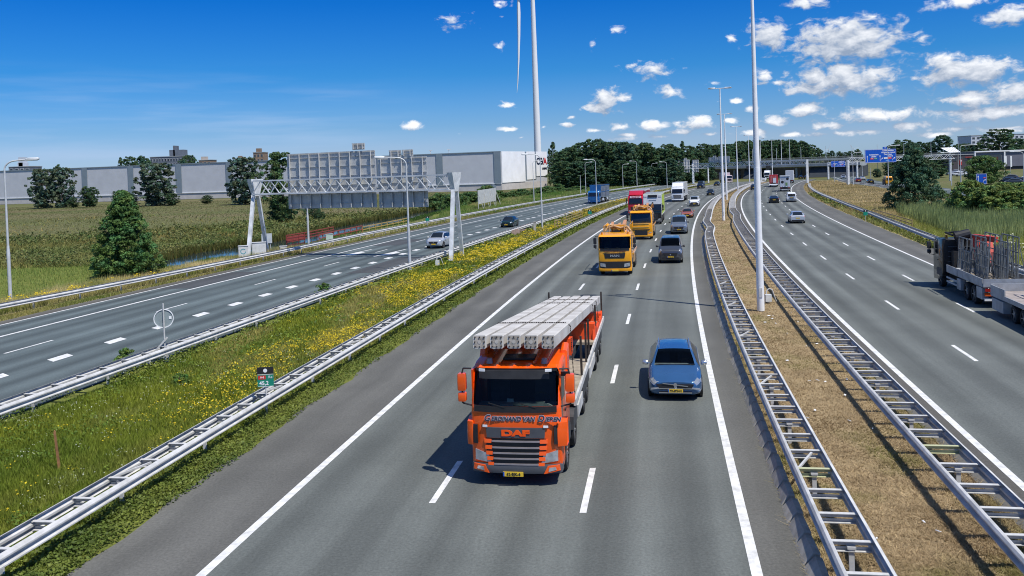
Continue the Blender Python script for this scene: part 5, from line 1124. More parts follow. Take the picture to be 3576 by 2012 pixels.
def chassis(t, w, y0_, y1_, wheels, r=.5, z=.95):
    for s in (-1, 1): MB().bar((s*.42, y0_, z), (s*.42, y1_, z), .1, .28).build('chassis_rail', CHASSIS, t)
    for y in wheels:
        for s in (-1, 1): wheel(t, s*(w/2 - .18), y, r, .34 if y < -2.5 else .30, RIM)
    for s in (-1, 1): MB().prism([(-1.95, r+.2), (-.75, r+.2), (-.72, r+.55), (-1.0, r+.68), (-1.75, r+.68), (-1.98, r+.55)], s*(w/2-.33), s*(w/2+.003), 'x').build('wheel_arch', CHASSIS, t)
def truck(name, label, pos, rz, front=True, L=8, group=None):
    fw = Vector((-math.sin(rz), math.cos(rz), 0)); org = Vector(pos) if front else Vector(pos) + fw*L
    return thing(name, label, 'truck', org, rz, group)
ORG = paint('orange', 'f25a0a', 0, .3); ORG2 = mat('crane orange', srgb('e8501c'), .5, 0, .15, 3); DKG = mat('bumper dark grey', (.075,.08,.09), .5, 0, .1, 3); DECKW = mat('deck planks', (.34,.29,.22), .85, 0, .25, 3, dirt=(.18,.15,.12)); STEELD = mat('dark rust steel', (.05,.04,.035), .7, .3, .3, 6)
# --- orange flatbed with crane and concrete piles
PT = G(1806, 1699); rzT = toward(D1, 30) + .01
t = truck('flatbed_truck', 'orange flatbed truck with a loader crane carrying five long concrete piles over its cab', PT, rzT)
cab(t, 2.32, 3.0, 2.3, ORG, ws=(2.04, 2.89), rake=.40, grille=(0,0,0), lamps=(.60, .92, .64, 1.06), bumper=DKG, mirrors=ORG, winw=2.12, clear=True)
MB().prism([(-.74,1.24),(.74,1.24),(.76,1.50),(-.76,1.50)], -.03, .03, 'y').build('badge_panel', DKG, t)
text(t, 'DAF', .20, (0, .036, 1.36), (math.pi/2, 0, math.pi), mat('orange lettering', srgb('ff5a10'), .4), 'lettering', .006, sx=1.9, bold=.012)
LET = mat('dark outlined lettering', (.05,.05,.08), .4, .2); LETO = mat('pale lettering outline', (.42,.40,.44), .4)
xc = .80
for (s_, sz_) in (('G', .215), ('ERDINAND VAN ', .150), ('D', .215), ('IEREN', .150)):
    o1 = text(t, s_.strip(), sz_, (xc, .008, 1.735 - (.215 - sz_)*.22), (math.pi/2, 0, math.pi), LETO, 'lettering_outline', .003, .25, 'LEFT', bold=.014)
    o2 = text(t, s_.strip(), sz_, (xc, .014, 1.735 - (.215 - sz_)*.22), (math.pi/2, 0, math.pi), LET, 'lettering', .003, .25, 'LEFT', bold=.002)
    xs_ = [v_.co.x for v_ in o2.data.vertices]; xc -= max(xs_) + .012 + (.05 if s_.endswith(' ') else 0)
MB().prism([(-.62,.50),(.62,.50),(.74,.75),(.78,1.22),(-.78,1.22),(-.74,.75)], -.03, .008, 'y').build('grille', BLACK, t)
for k, z in enumerate((1.15, .99, .85, .71, .57)):
    hw = .62 - .012*k
    mb = MB(); mb.prism([(-.01, z-.02), (.05, z-.015), (.04, z+.018), (-.01, z+.022)], -hw, hw, 'x', .01); mb.build('chrome_bar', BAR, t, 30)
    for s in (-1, 1): MB().prism([(-.01, z-.05), (.04, z-.045), (.025, z+.05), (-.01, z+.05)], s*hw, s*(hw+.19-.01*k), 'x').build('grille_corner', ORG, t)
for s in (-1, 1):
    MB().prism([(s*.70,.345),(s*1.12,.42),(s*1.10,.56),(s*.80,.54)], .0, .07, 'y').build('fog_surround', ORG, t); MB().prism([(s*.82,.40),(s*1.02,.44),(s*1.0,.51),(s*.84,.50)], .0, .08, 'y').build('fog_lamp', HLAMP, t)
    MB().prism([(-.25,1.02),(.06,1.02),(.10,1.3),(.06,1.62),(-.25,1.68)], s*(1.10), s*(1.27), 'x', .03).build('air_deflector', ORG, t); MB().prism([(-.02,1.08),(.068,1.08),(.09,1.3),(.05,1.55),(-.02,1.55)], s*(.98), s*(1.10), 'x').build('deflector_gap', BLACK, t)
    MB().box((s*.78, .03, 1.53), (.12, .04, .05)).build('marker_lamp', SWHITE, t); MB().box((s*.86, -.2, 2.90), (.16, .05, .06)).build('marker_lamp', SWHITE, t)
    MB().tube((s*.72, -.62, 3.0), (s*.72, -.62, 3.13), .09, .07, 12).build('beacon', mat('grey lens', (.20,.20,.24), .2), t)
    MB().prism([(-.9,.35),(-.35,.35),(-.35,.9),(-.9,.9)], s*1.08, s*1.14, 'x').build('step', DKG, t)
mb = MB(); mb.prism([(-.36,2.90),(-.34,2.93),(-.52,2.985),(-.56,2.96)], -1.06, 1.06, 'x', .03); mb.build('roof_lip', ORG, t)
MB().box((0, -1.15, 3.05), (.82, .5, .05)).build('roof_hatch', BLACK, t)
MB().bar((-1.06,-.37,2.88), (1.06,-.37,2.88), .06, .07).build('windscreen_header', BLACK, t)
for x in (-.75, -.45, .45, .75): MB().bar((x, -.6, 3.0), (x, -2.1, 3.03), .05, .05).build('roof_rib', ORG, t)
MB().prism([(-2.3,1.6),(-1.55,1.6),(-1.5,2.9),(-1.75,3.22),(-2.3,3.3)], .98, 1.19, 'x', .05).build('side_fairing', ORG, t, 40)
MB().prism([(-2.62,1.5),(-2.36,1.5),(-2.34,3.3),(-2.45,3.42),(-2.62,3.38)], 1.0, 1.24, 'x', .06).build('air_intake', ORG, t, 40)
MB().prism([(-2.3,2.0),(-1.7,2.0),(-1.75,3.1),(-2.3,3.2)], -1.19, -1.0, 'x', .05).build('side_fairing', ORG, t, 40)
MB().bar((-1.02,-.5,2.75), (-1.35,-.1,2.8), .12, .10).build('awning_bracket', BLACK, t)
MB().box((.12, -.12, 2.16), (.17, .01, .09)).build('windscreen_card', SWHITE, t)
plate(t, '62-BJK-6', .08, .065, .335, .52)
curve_front(t, 2.32)
chassis(t, 2.4, -2.0, -17.2, (-1.35, -3.35, -6.6, -7.95, -12.6, -14.0, -15.4), .5, 1.0)
MB().box((0, -5.9, 1.28), (2.4, 5.4, .10)).build('deck', DECKW, t); MB().box((0, -14.6, 1.20), (2.4, 5.6, .10)).build('deck', DECKW, t)
for s in (-1, 1):
    MB().bar((s*1.22, -3.2, 1.27), (s*1.22, -17.4, 1.20), .07, .18).build('side_rail', GALV, t)
    for y in (-3.35, -6.6, -7.95, -12.6, -14.0, -15.4): MB().prism([(y-.62,.62),(y+.62,.62),(y+.58,.98),(y+.3,1.12),(y-.3,1.12),(y-.58,.98)], s*.86, s*1.21, 'x').build('mudguard', CHASSIS, t)
    MB().bar((s*1.2, -4.2, .75), (s*1.2, -5.8, .75), .05, .35).build('side_guard', GALV, t); MB().bar((s*1.2, -8.9, .75), (s*1.2, -11.6, .75), .05, .35).build('side_guard', GALV, t)
    for y, h in ((-6.2, 2.6), (-8.1, 2.65), (-9.3, 2.6), (-13.0, 2.5), (-17.0, 2.45)): MB().box((s*1.17, y, h/2+.6), (.07, .07, h-1.2)).build('stake', STEELD, t)
def crane():
    MB().box((0, -2.75, 1.75), (1.5, .5, 1.3)).build('crane_base', ORG2, t); MB().box((.35, -2.75, 2.75), (.45, .45, 1.0)).build('crane_column', ORG2, t)
    MB().bar((.95,-2.75,1.1), (.95,-3.6,2.9), .26, .3).build('crane_arm', ORG2, t); MB().bar((1.02,-3.6,2.75), (1.02,-4.3,1.5), .2, .26).build('crane_arm', ORG2, t); MB().bar((-.9,-2.75,1.2), (-.9,-3.5,2.8), .24, .26).build('crane_arm', ORG2, t)
    MB().bar((-1.0,-3.2,2.7), (.9,-3.2,2.9), .3, .25).build('crane_arm', ORG2, t); MB().box((0, -4.6, 2.62), (2.1, .4, .5)).build('front_bolster', ORG2, t); MB().box((.7, -5.3, 1.7), (.6, .5, .8)).build('crane_jib', ORG2, t); MB().bar((.8,-4.3,2.4), (1.0,-6.4,1.4), .22, .3).build('crane_jib', ORG2, t)
    for y, h in ((-12.6, .62), (-16.6, .34)): MB().box((0, y, 1.25 + h/2), (2.35, .5, h)).build('rear_bolster', ORG2, t)
    for s in (-1, 1): MB().prism([(-16.9,1.2),(-12.2,1.2),(-12.4,1.8),(-13.4,1.5),(-16.2,1.45),(-16.9,1.62)], s*1.10, s*1.20, 'x').build('stanchion_panel', ORG2, t)
    MB().path([(.6,-2.6,2.9),(1.1,-2.9,2.5),(1.15,-3.2,1.8),(1.05,-3.8,1.5)], .03).build('hose', BLACK, t); MB().tube((1.0,-2.5,.7),(1.0,-3.0,.7),.25,.25,14).build('tank', GALV, t)
crane()
MB().box((1.0,-3.9,.8), (.35,.9,.5)).build('tool_box', CHASSIS, t); MB().box((-1.0,-4.6,.8), (.35,.9,.5)).build('tool_box', CHASSIS, t)
# the five piles: things of their own resting on the bolsters
PILE = mat('pile concrete', (.53,.515,.485), .8, 0, .10, 1.2, dirt=(.36,.34,.31)); PEND = mat('pile end concrete', (.36,.33,.29), .9, 0, .35, 9, dirt=(.08,.07,.06))
MT = Matrix.Translation(PT) @ Matrix.Rotation(rzT, 4, 'Z')
PN = ['concrete pile on the orange truck, leftmost in the photo', 'second concrete pile from the left on the orange truck', 'middle one of the five concrete piles on the orange truck', 'second concrete pile from the right on the orange truck', 'concrete pile on the orange truck, rightmost in the photo with its long side showing']
y0_, z0_, y1_, z1_ = -.28, 3.62, -17.7, 1.98
for k in range(5):
    x = .88 - .445*k + .02
    pt = thing('concrete_pile', PN[k], 'concrete pile', PT, rzT, 'concrete piles on the orange truck')
    a, b = Vector((x, y0_ - random.uniform(0,.03), z0_)), Vector((x - .02, y1_ - random.uniform(0,.2), z1_)); dd = (b-a).normalized(); up_ = Vector((1,0,0)).cross(dd); up_ = up_ if up_.z > 0 else -up_
    c_h = .022; hw = .168
    sec = [(-hw+c_h,-hw),(hw-c_h,-hw),(hw,-hw+c_h),(hw,hw-c_h),(hw-c_h,hw),(-hw+c_h,hw),(-hw,hw-c_h),(-hw,-hw+c_h)]
    mb = MB(); mb.loft([[p + Vector((1,0,0))*u + up_*w_ for u, w_ in sec] for p in (a, b)]); mb.build('shaft', PILE, pt)
    e_ = MB(); hw2 = .145; e_.loft([[a - dd*o + Vector((1,0,0))*u*hw2 + up_*w_*hw2 for u, w_ in ((-1,-1),(1,-1),(1,1),(-1,1))] for o in (.004, .0)]); en = e_.build('end_face', PEND, pt)
    for (u, w_) in ((-.8,-.8),(0,-.85),(.8,-.8),(.85,0),(.8,.8),(0,.85),(-.8,.8),(-.85,0)):
        p = a - dd*.006 + Vector((1,0,0))*u*hw2 + up_*w_*hw2; MB().tube(p, p - dd*.02, .018, .018, 8).build('steel_bar', STEELD, en)
    p = a - dd*.006; MB().tube(p, p - dd*.006, .05, .05, 14).build('centre_mark', CONC, en)
for k, (f, lb) in enumerate(((.20,'lashing chain across the front part of the concrete piles'), (.72,'lashing chain across the rear third of the concrete piles'), (.84,'rearmost lashing chain across the concrete piles'))):
    y = y0_ + (y1_-y0_)*f; z = z0_ + (z1_-z0_)*f; ct = thing('lashing_chain', lb, 'chain', PT, rzT, 'chains holding the concrete piles')
    pts = [(1.18,y,1.35),(1.10,y,z+.1),(1.06,y,z+.185)] + [(1.06-i*.2,y,z+.19) for i in range(1,11)] + [(-1.10,y,z+.1),(-1.17,y,1.35)]
    mb = MB()
    for a, b in zip(pts[:-1], pts[1:]):
        a, b = Vector(a), Vector(b); nl = max(1, int((b-a).length/.06))
        for i in range(nl):
            p, q_ = a.lerp(b, i/nl), a.lerp(b, (i+.8)/nl); mb.bar(p, q_, .03 if i % 2 else .018, .018 if i % 2 else .03)
    mb.build('links', STEELD, ct)
# --- two yellow vacuum tankers
def tanker(name, label, pos, rz, L, scania):
    t = truck(name, label, pos, rz)
    YB = YEL
    if not scania:
        cab(t, 2.40, 3.0, 2.2, YB, ws=(2.0, 2.85), rake=.2, grille=(1.28, 1.66, .78), lamps=(.66, .92, .62, 1.05), bumper=YB, visor=None, winw=2.12, clear=True)
        MB().prism([(-1.12,.62),(-.5,.42),(.5,.42),(1.12,.62),(1.15,1.05),(-1.15,1.05)], -.03, .045, 'y').build('lower_grille', BLACK, t)
        for s in (-1, 1): MB().prism([(s*.66,.64),(s*1.06,.70),(s*1.08,.95),(s*.70,.90)], 0, .06, 'y').build('headlight', HLAMP, t)
        text(t, 'MAN', .22, (0, .028, 1.46), (math.pi/2, 0, math.pi), CHROME, 'lettering', .006, sx=1.4, bold=.01)
        text(t, 'vandervalk+degroot', .155, (0, .01, 1.80), (math.pi/2, 0, math.pi), mat('brown lettering', (.22,.07,.02), .5), 'lettering', .004, sx=1.25, bold=.008)
        plate(t, '', 0, .07, .40, .5)
    else:
        cab(t, 2.40, 3.0, 2.2, YB, ws=(2.0, 2.85), rake=.2, grille=(1.0, 1.12, .95), lamps=(.66, .84, .74, 1.08), bumper=YB, visor=YB, winw=2.14)
        for z in (1.72, 1.36): MB().box((0, .02, z), (1.7, .05, .06)).build('grille_bar', paint('pale yellow', 'd8b468'), t)
        MB().box((0, .02, .72), (1.35, .07, .5)).build('lower_grille', BLACK, t)
        MB().bar((-1.05, -.35, 3.06), (1.05, -.35, 3.06), .12, .1).build('light_bar', YB, t)
        for x in (-.8,-.4,.4,.8): MB().tube((x,-.3,3.13), (x,-.22,3.13), .08, .08, 10).build('roof_lamp', BLACK, t)
    for x in (-.95, .95): MB().tube((x, -.75, 3.0), (x, -.75, 3.16), .08, .07, 10).build('beacon', mat('amber lens', (.6,.22,.01), .2), t)
    # tank
    mb = MB(); loops = []
    for y, k in ((-2.75,.55),(-2.85,.86),(-3.05,1),(-L+.35,1),(-L+.15,.86),(-L,.5)):
        loops.append([(math.cos(a)*1.13*k, y, 2.05 + math.sin(a)*1.08*k) for a in np.linspace(0, 2*math.pi, 28, endpoint=False)])
    mb.loft(loops); mb.build('tank', YB, t, 40)
    mb = MB(); mb.box((0, -4.6, 3.2), (.9, 3.2, .18)); mb.build('top_walkway', mat('tan steel', (.45,.30,.16), .6, 0, .2), t)
    MB().bar((-.45,-2.7,3.15), (-.45,-6.4,3.55), .24, .28).build('hose_boom', YB, t); MB().bar((.35,-3.0,3.2), (.5,-5.6,3.5), .2, .22).build('hose_boom', YB, t)
    MB().box((-.2,-3.1,3.35), (1.0,.5,.42)).build('boom_mount', YB, t); MB().sphere((.75,-3.9,3.35), .24, 10).build('valve_dome', YB, t)
    MB().path([(-1.0,-2.5,2.5),(-1.05,-2.6,3.1),(-.8,-2.7,3.42),(-.3,-2.7,3.30),(.2,-2.75,3.45),(.7,-2.8,3.3)], .09, 8).build('suction_hose', mat('tan hose', (.5,.30,.14), .6), t, 50)
    MB().path([(.9,-3.2,3.05),(.6,-3.4,3.5),(.1,-3.6,3.42),(-.2,-4.2,3.55)], .07, 8).build('suction_hose', mat('tan hose', (.5,.30,.14), .6), t, 50)
    MB().box((0,-2.42,2.9), (.5,.3,.45)).build('pump_box', BLACK, t)
    for x, y in ((-.6,-2.5),(.55,-2.45),(.9,-2.6)): MB().tube((x,y,2.95), (x,y,3.5), .05, .05, 8).build('vent_pipe', mat('tan steel', (.45,.30,.16), .6, 0, .2), t)
    MB().path([(-1.0,-3.0,3.12),(-1.0,-3.0,3.55),(-1.0,-6.8,3.55),(-1.0,-6.8,3.1)], .03).build('hand_rail', YB, t); MB().path([(1.0,-3.0,3.0),(1.0,-3.0,3.45),(1.0,-6.8,3.45),(1.0,-6.8,3.0)], .03).build('hand_rail', YB, t)
    for s in (-1, 1):
        MB().box((s*1.08, -4.2, 1.0), (.3, 1.6, .7)).build('side_locker', mat('tan steel', (.45,.30,.16), .6, 0, .2), t); MB().bar((s*1.2, -2.6, 1.35), (s*1.2, -L+.2, 1.35), .08, .14).build('side_rail', YB, t)
    MB().box((0,-2.45,1.9), (2.2,.2,1.4)).build('rear_frame', CHASSIS, t)
    curve_front(t, 2.4, .12); chassis(t, 2.4, -2.0, -L, (-1.35, -5.6, -6.95), .5); return t
tanker('tanker_truck', 'front yellow vacuum tanker with black grille and black mirrors', P_(2149,963.5), toward(D1, 63), 8.2, False)
tanker('tanker_truck', 'rear yellow vacuum tanker with hose booms above its cab', P_(2240,837.5), toward(D1, 92), 8.2, True)
# --- box and curtain trucks
def box_truck(name, label, pos, rz, cabm, boxm, frontm, L=12, H_=3.95, h=3.05, hi=False, deflect=None, grille=(.75,1.5,.85), bumper=None, roofm=None, mirrors=BLACK, gap=.35, w=2.5):
    t = truck(name, label, pos, rz)
    cab(t, 2.45, h, 2.2, cabm, ws=(1.95, 2.72), rake=.2, grille=grille, lamps=(.55, .85, .72, 1.1), bumper=bumper or cabm, mirrors=mirrors)
    if deflect:
        mb = MB(); mb.prism([(-.7, h-.02), (-.55, h+.12), (-1.5, H_-.05), (-2.2, H_), (-2.2, h)], -1.12, 1.12, 'x', .12); mb.build('wind_deflector', deflect, t, 40)
    y0_ = -2.2 - gap
    mb = MB(); mb.box((0, (y0_ - L)/2, (H_ + 1.15)/2), (w, L + y0_, H_ - 1.15)); mb.build('cargo_box', boxm, t)
    MB().box((0, y0_ + .02, (H_ + 1.15)/2), (w - .02, .05, H_ - 1.17)).build('front_wall', frontm, t)
    MB().box((0, (y0_ - L)/2, H_ + .015), (w - .06, L + y0_ - .06, .04)).build('roof', roofm or WHT, t)
    for s in (-1, 1):
        MB().bar((s*(w/2 + .01), y0_, 1.2), (s*(w/2 + .01), -L, 1.2), .04, .14).build('lower_rail', GALV, t); MB().bar((s*(w/2 + .005), y0_, H_ - .05), (s*(w/2 + .005), -L, H_ - .05), .03, .12).build('upper_rail', GALV, t)
        MB().bar((s*1.15, y0_ - 1.2, .75), (s*1.15, -L*.62, .75), .05, .4).build('side_guard', BLACK, t)
    for k, (x, z) in enumerate(((-.9,.95),(.9,.95))): MB().box((x, -L - .03, z), (.4, .06, .16)).build('taillight', TLAMP, t)
    MB().box((0, -L + .1, .55), (2.3, .12, .18)).build('rear_bumper', GALV, t)
    ws_ = (-1.35, -L*.72, -L*.82) if L < 11 else (-1.35, -4.6, -L*.70, -L*.80, -L*.90)
    chassis(t, 2.45, -2.0, -L, ws_, .5); return t
REDT = paint('truck red', 'c2182f', .1, .3)
t = box_truck('red_truck', 'red truck with a tall cab behind the yellow tankers', P_(2221,752), toward(D1, 137), REDT, REDT, REDT, 13, 3.9, 3.15, deflect=REDT, grille=(.75,1.35,.8))
MB().box((0,-.16,2.93), (1.7,.12,.3)).build('roof_sign', SWHITE, t); text(t, 'TRANSPORT', .24, (0,-.09,2.93), (math.pi/2,0,math.pi), SRED, 'lettering', .004, bold=.01)
LIME = mat('lime curtain', srgb('a9bf3e'), .6, 0, .08, .8); 
t = box_truck('curtain_truck', 'black-cabbed truck with lime green side curtain and white front wall', P_(2278,784.5), toward(D2, 112) + .01, BLK, LIME, WHT, 11.5, 4.0, 2.6, grille=(.7,1.45,.85), bumper=DKG)
MB().box((0,-2.5,3.72), (1.25,.12,.34)).build('cooling_unit', BLACK, t); 
for s in (-1, 1): MB().box((s*.98,-2.5,3.72), (.42,.06,.26)).build('front_panel', mat('pale grey panel', (.62,.63,.64), .5), t)
MB().bar((-.5,-2.47,3.2), (.5,-2.47,3.2), .02, .06).build('wall_logo', mat('grey logo', (.35,.36,.38), .5), t); MB().box((0,-2.3,2.75), (.2,.3,.3)).build('roof_horn', BLACK, t)
t = box_truck('white_truck', 'white truck with long white box and dark grille on the main road', P_(2366,705), toward(D1, 181), WHT, WHT, WHT, 12.5, 4.0, 3.1, deflect=WHT, grille=(.7,1.45,.85))
for z in (.85, 1.0, 1.15, 1.3): MB().box((0,.03,z), (1.5,.03,.035)).build('grille_bar', GALV, t)
# far white lorry and pale lorry by the overpass
box_truck('white_truck', 'small white lorry below the overpass left of the red truck', P_(2678,625), toward(LA, 300), WHT, WHT, WHT, 8, 3.7, 2.9, deflect=WHT)
box_truck('pale_lorry', 'pale pinkish lorry seen at the left end of the overpass', G(2548,638), toward(LA, 300) + .5, mat('pale pink paint', (.55,.45,.47), .5), mat('pale pink paint', (.55,.45,.47), .5), mat('pale pink paint', (.55,.45,.47), .5), 8, 3.9, 2.9)
# box truck seen from behind, with picture doors
rzB = away(B2, 222); p0 = P_(2742,669); Lb = 9.5; fw = Vector((-math.sin(rzB), math.cos(rzB), 0))
t = box_truck('box_truck', 'white box truck driving away with round dark pictures on its rear doors', p0 + fw*Lb, rzB, WHT, WHT, WHT, Lb, 4.0, 3.0)
for s in (-1, 1):
    dr = MB().box((s*.60, -Lb-.03, 2.55), (1.14, .05, 2.5)).build('rear_door', PANELW, t)
    MB().bar((s*.12, -Lb-.07, 1.35), (s*.12, -Lb-.07, 3.75), .03, .04).build('door_bar', GALV, dr)
for (x, z, r) in ((.62, 3.25, .34), (-.62, 2.45, .36)): MB().tube((x, -Lb-.06, z), (x, -Lb-.075, z), r, r, 20).build('round_picture', BLACK, t)
MB().box((-.6,-Lb-.07,3.25), (.7,.02,.14)).build('door_lettering', mat('grey logo', (.35,.36,.38), .5), t); MB().box((.35,-Lb-.07,1.9), (.55,.02,.8)).build('green_picture', mat('leaf green print', (.16,.28,.10), .5), t)
for x in (-.95,-.35,.35,.95): MB().box((x,-Lb-.06,1.28), (.22,.05,.12)).build('reflector', SWHITE, t)
MB().bar((-1.25,-Lb-.1,3.98), (1.25,-Lb-.1,3.98), .2, .12).build('rear_canopy', WHT, t)
# red car transporter with a lowered ramp
rzB = away(B1, 238); p0 = P_(2702,652); fw = Vector((-math.sin(rzB), math.cos(rzB), 0)); Lb = 8
t = box_truck('red_truck', 'red truck towing a flat trailer ramp, left of the white box truck', p0 + fw*Lb, rzB, REDT, REDT, REDT, Lb, 3.6, 2.9, roofm=REDT)
MB().box((0, -Lb-.06, 2.35), (2.1, .06, 2.1)).build('rear_door', mat('faded red', (.40,.06,.06), .6), t)
for x in (-.5,.5): MB().bar((x,-Lb-.1,1.3), (x,-Lb-.1,3.4), .05, .04).build('door_bar', GALV, t)
MB().prism([(-Lb-.15,1.2),(-Lb-.1,2.7),(-Lb-.2,2.7),(-Lb-.25,1.2)], -.15, .75, 'x').build('tipped_panel', PANELW, t)
MB().prism([(-Lb-.6,.62),(-Lb-5.6,.55),(-Lb-5.7,.72),(-Lb-.6,.86)], -1.2, 1.2, 'x').build('trailer_bed', PANELW, t); MB().bar((0,-Lb,.6), (0,-Lb-.9,.65), .1).build('drawbar', BLACK, t)
for s in (-1,1): wheel(t, s*1.0, -Lb-3.2, .32, .2)
rzB = away(B2, 285); p0 = P_(2757,640); fw = Vector((-math.sin(rzB), math.cos(rzB), 0))
box_truck('grey_truck', 'pale grey truck driving away just ahead of the white box truck', p0 + fw*9, rzB, PANELW, PANELW, PANELW, 9, 4.4, 3.0)
# blue tipper with trailer body on the side road
TB = paint('truck blue', '1f6bb0', .1, .35); TD = mat('tipper body steel', (.16,.19,.24), .6, .2, .25, 1.2); TBB = mat('worn blue steel', srgb('1c5b92'), .55, 0, .2, 1.5)
t = truck('tipper_truck', 'blue tipper truck with dark steel body on the side road', P_(2073,712), toward(C2, 188)); cab(t, 2.45, 2.75, 2.1, TB, ws=(1.75, 2.45), rake=.15, grille=(.7,1.45,.9), gm=TBB, lamps=(.5,.75,.75,1.1), bumper=TBB)
MB().box((0,-2.35,2.75), (2.45,.2,2.6)).build('headboard', TBB, t)
for (a_, b_, m_) in ((-2.5,-7.2,TD), (-7.5,-12.2,TD)):
    MB().prism([(a_,1.35),(a_+.05,3.95),(b_,3.95),(b_+.1,1.35)], -1.25, 1.25, 'x').build('tipper_body', m_, t); MB().box((0,(a_+b_)/2,3.97), (2.3,abs(b_-a_)-.2,.06)).build('load_cover', CHASSIS, t)
    for s in (-1,1):
        MB().bar((s*1.27,a_,3.9), (s*1.27,b_,3.9), .08, .14).build('rim_rail', TBB, t); MB().bar((s*1.27,a_,2.5), (s*1.27,b_,2.5), .05, .10).build('rim_rail', TBB, t)
        MB().box((s*1.15,(a_+b_)/2,.8), (.2,1.6,.5)).build('side_box', PANELW, t)
chassis(t, 2.45, -2.0, -12.2, (-1.35,-4.6,-6.0,-8.6,-10.2,-11.4), .5)
# --- flatbed with crane and glass racks, trailer behind, driving away at the right edge
rzF = away(RB, 50) ; PR = (P_(3436,1078) + P_(3476,1074))/2; fw = Vector((-math.sin(rzF), math.cos(rzF), 0)); LT = 9.6
MET = mat('rack steel', (.20,.22,.23), .5, .5, .25, 4, dirt=(.10,.10,.10)); GREYD = mat('drop side aluminium', (.40,.42,.44), .5, .3, .2, 2, dirt=(.24,.25,.26))
rgt = Vector((math.cos(rzF), math.sin(rzF), 0)); org = P_(3436,1078) + fw*LT + rgt*1.22
t = thing('rack_truck', 'dark flatbed truck with red crane and metal rack frames driving away at the right edge', 'truck', org, rzF)
DKC = paint('charcoal cab', '1a1c20', .2, .35); cab(t, 2.42, 2.95, 2.1, DKC, ws=(1.95,2.72), rake=.2)
MB().box((0,-2.12,1.95), (2.3,.06,1.9)).build('rear_wall', BLACK, t)
for k in range(5): MB().box((0,-2.17,1.3+k*.3), (1.8,.04,.05)).build('vent_louvre', DKG, t)
MB().tube((-.85,-1.6,2.98), (-.85,-1.6,3.18), .1, .08, 10).build('beacon', mat('amber lens', (.6,.22,.01), .2), t)
chassis(t, 2.42, -2.0, -LT, (-1.35, -6.6, -7.9), .5)
MB().box((0,-6.3,1.12), (2.42,6.6,.10)).build('deck', DECKW, t)
for s in (-1, 1):
    for y0_, y1_ in ((-3.0,-5.15),(-5.2,-7.35),(-7.4,-9.5)): MB().bar((s*1.22,y0_,1.32), (s*1.22,y1_,1.32), .05, .42).build('drop_side', GREYD, t)
    MB().bar((s*1.2,-2.9,.78), (s*1.2,-5.9,.78), .05, .10).build('side_guard', GALV, t); MB().bar((s*1.2,-2.9,.55), (s*1.2,-5.9,.55), .05, .10).build('side_guard', GALV, t); MB().box((s*1.15,-5.6,.72), (.3,.7,.6)).build('tool_box', GREYD, t); MB().box((s*1.1,-9.0,.75), (.3,.9,.6)).build('tool_box', GREYD, t)
MB().box((0,-LT,1.32), (2.45,.05,.42)).build('tail_board', GREYD, t); MB().box((0,-LT+.05,.72), (2.3,.08,.16)).build('rear_bumper', mat('orange red reflective', srgb('d2561c'), .4), t); MB().box((0,-LT+.1,.45), (2.3,.08,.14)).build('rear_underrun', WHITEP, t)
for s in (-1, 1): MB().box((s*.9,-LT-.01,.95), (.5,.06,.16)).build('taillight', TLAMP, t)
MB().box((0,-2.65,1.7), (1.6,.55,1.2)).build('crane_base', BLACK, t)
CR = mat('crane red', srgb('c8402f'), .5, 0, .2, 3)
MB().prism([(-2.5,1.6),(-2.5,3.2),(-3.0,3.25),(-3.1,2.6),(-2.9,1.6)], .2, .6, 'x').build('crane_column', CR, t); MB().bar((.3,-2.9,3.15), (1.0,-4.6,3.1), .22, .30).build('crane_arm', CR, t); MB().bar((.9,-3.4,3.2), (.9,-4.2,1.6), .3, .4).build('crane_arm', CR, t); MB().bar((-.4,-2.6,3.2), (-.4,-3.0,1.3), .25).build('crane_arm', BLACK, t); MB().tube((-.6,-2.5,3.1), (.2,-2.5,3.3), .3, .3, 12).build('crane_drum', BLACK, t)
MB().path([(-.7,-2.4,3.2),(-1.0,-2.0,3.35),(-.8,-1.7,3.3),(-.2,-2.0,3.4)], .06).build('hose', BLACK, t)
for i, (x, y, w_, h_) in enumerate(((-.75,-4.6,2.3,2.0),(-.35,-5.6,2.6,2.2),(.45,-5.4,2.6,2.3),(.95,-6.6,2.6,2.3),(-.6,-7.2,2.0,2.0),(.2,-7.6,2.2,2.1))):
    rk = MB(); z = 1.2
    for dy in (-w_/2, -w_/6, w_/6, w_/2): rk.bar((x, y+dy, z), (x + .12, y+dy, z+h_), .05)
    for dz in (.1, h_*.35, h_*.65, h_): rk.bar((x + .12*dz/h_, y-w_/2, z+dz), (x + .12*dz/h_, y+w_/2, z+dz), .05)
    for dy in (-w_/2, w_/2): rk.bar((x+.45, y+dy, z), (x + .1, y+dy, z+h_*.9), .04)
    tt = thing('steel_rack', ['low grey rack frame nearest the cab on the crane truck','grey rack frame behind the crane on the outer side of the load','tall rack frame beside the red crane column','rearmost tall rack frame with rounded corners on the crane truck','leaning rack frame at the rear left of the crane truck load','inner rack frame between the others at the rear of the crane truck'][i], 'rack', org, rzF, 'rack frames on the crane truck')
    rk.build('frame', MET, tt)
    mb = MB()
    for dy in np.linspace(-w_/2+.1, w_/2-.1, 13): mb.bar((x+.05, y+dy, z+.05), (x+.10, y+dy+random.uniform(-.1,.1), z+h_*random.uniform(.55,.95)), .035)
    mb.build('support_bars', MET, tt)
MB().box((0,-3.9,1.25), (2.1,.9,.25)).build('white_cases', WHITEP, t)
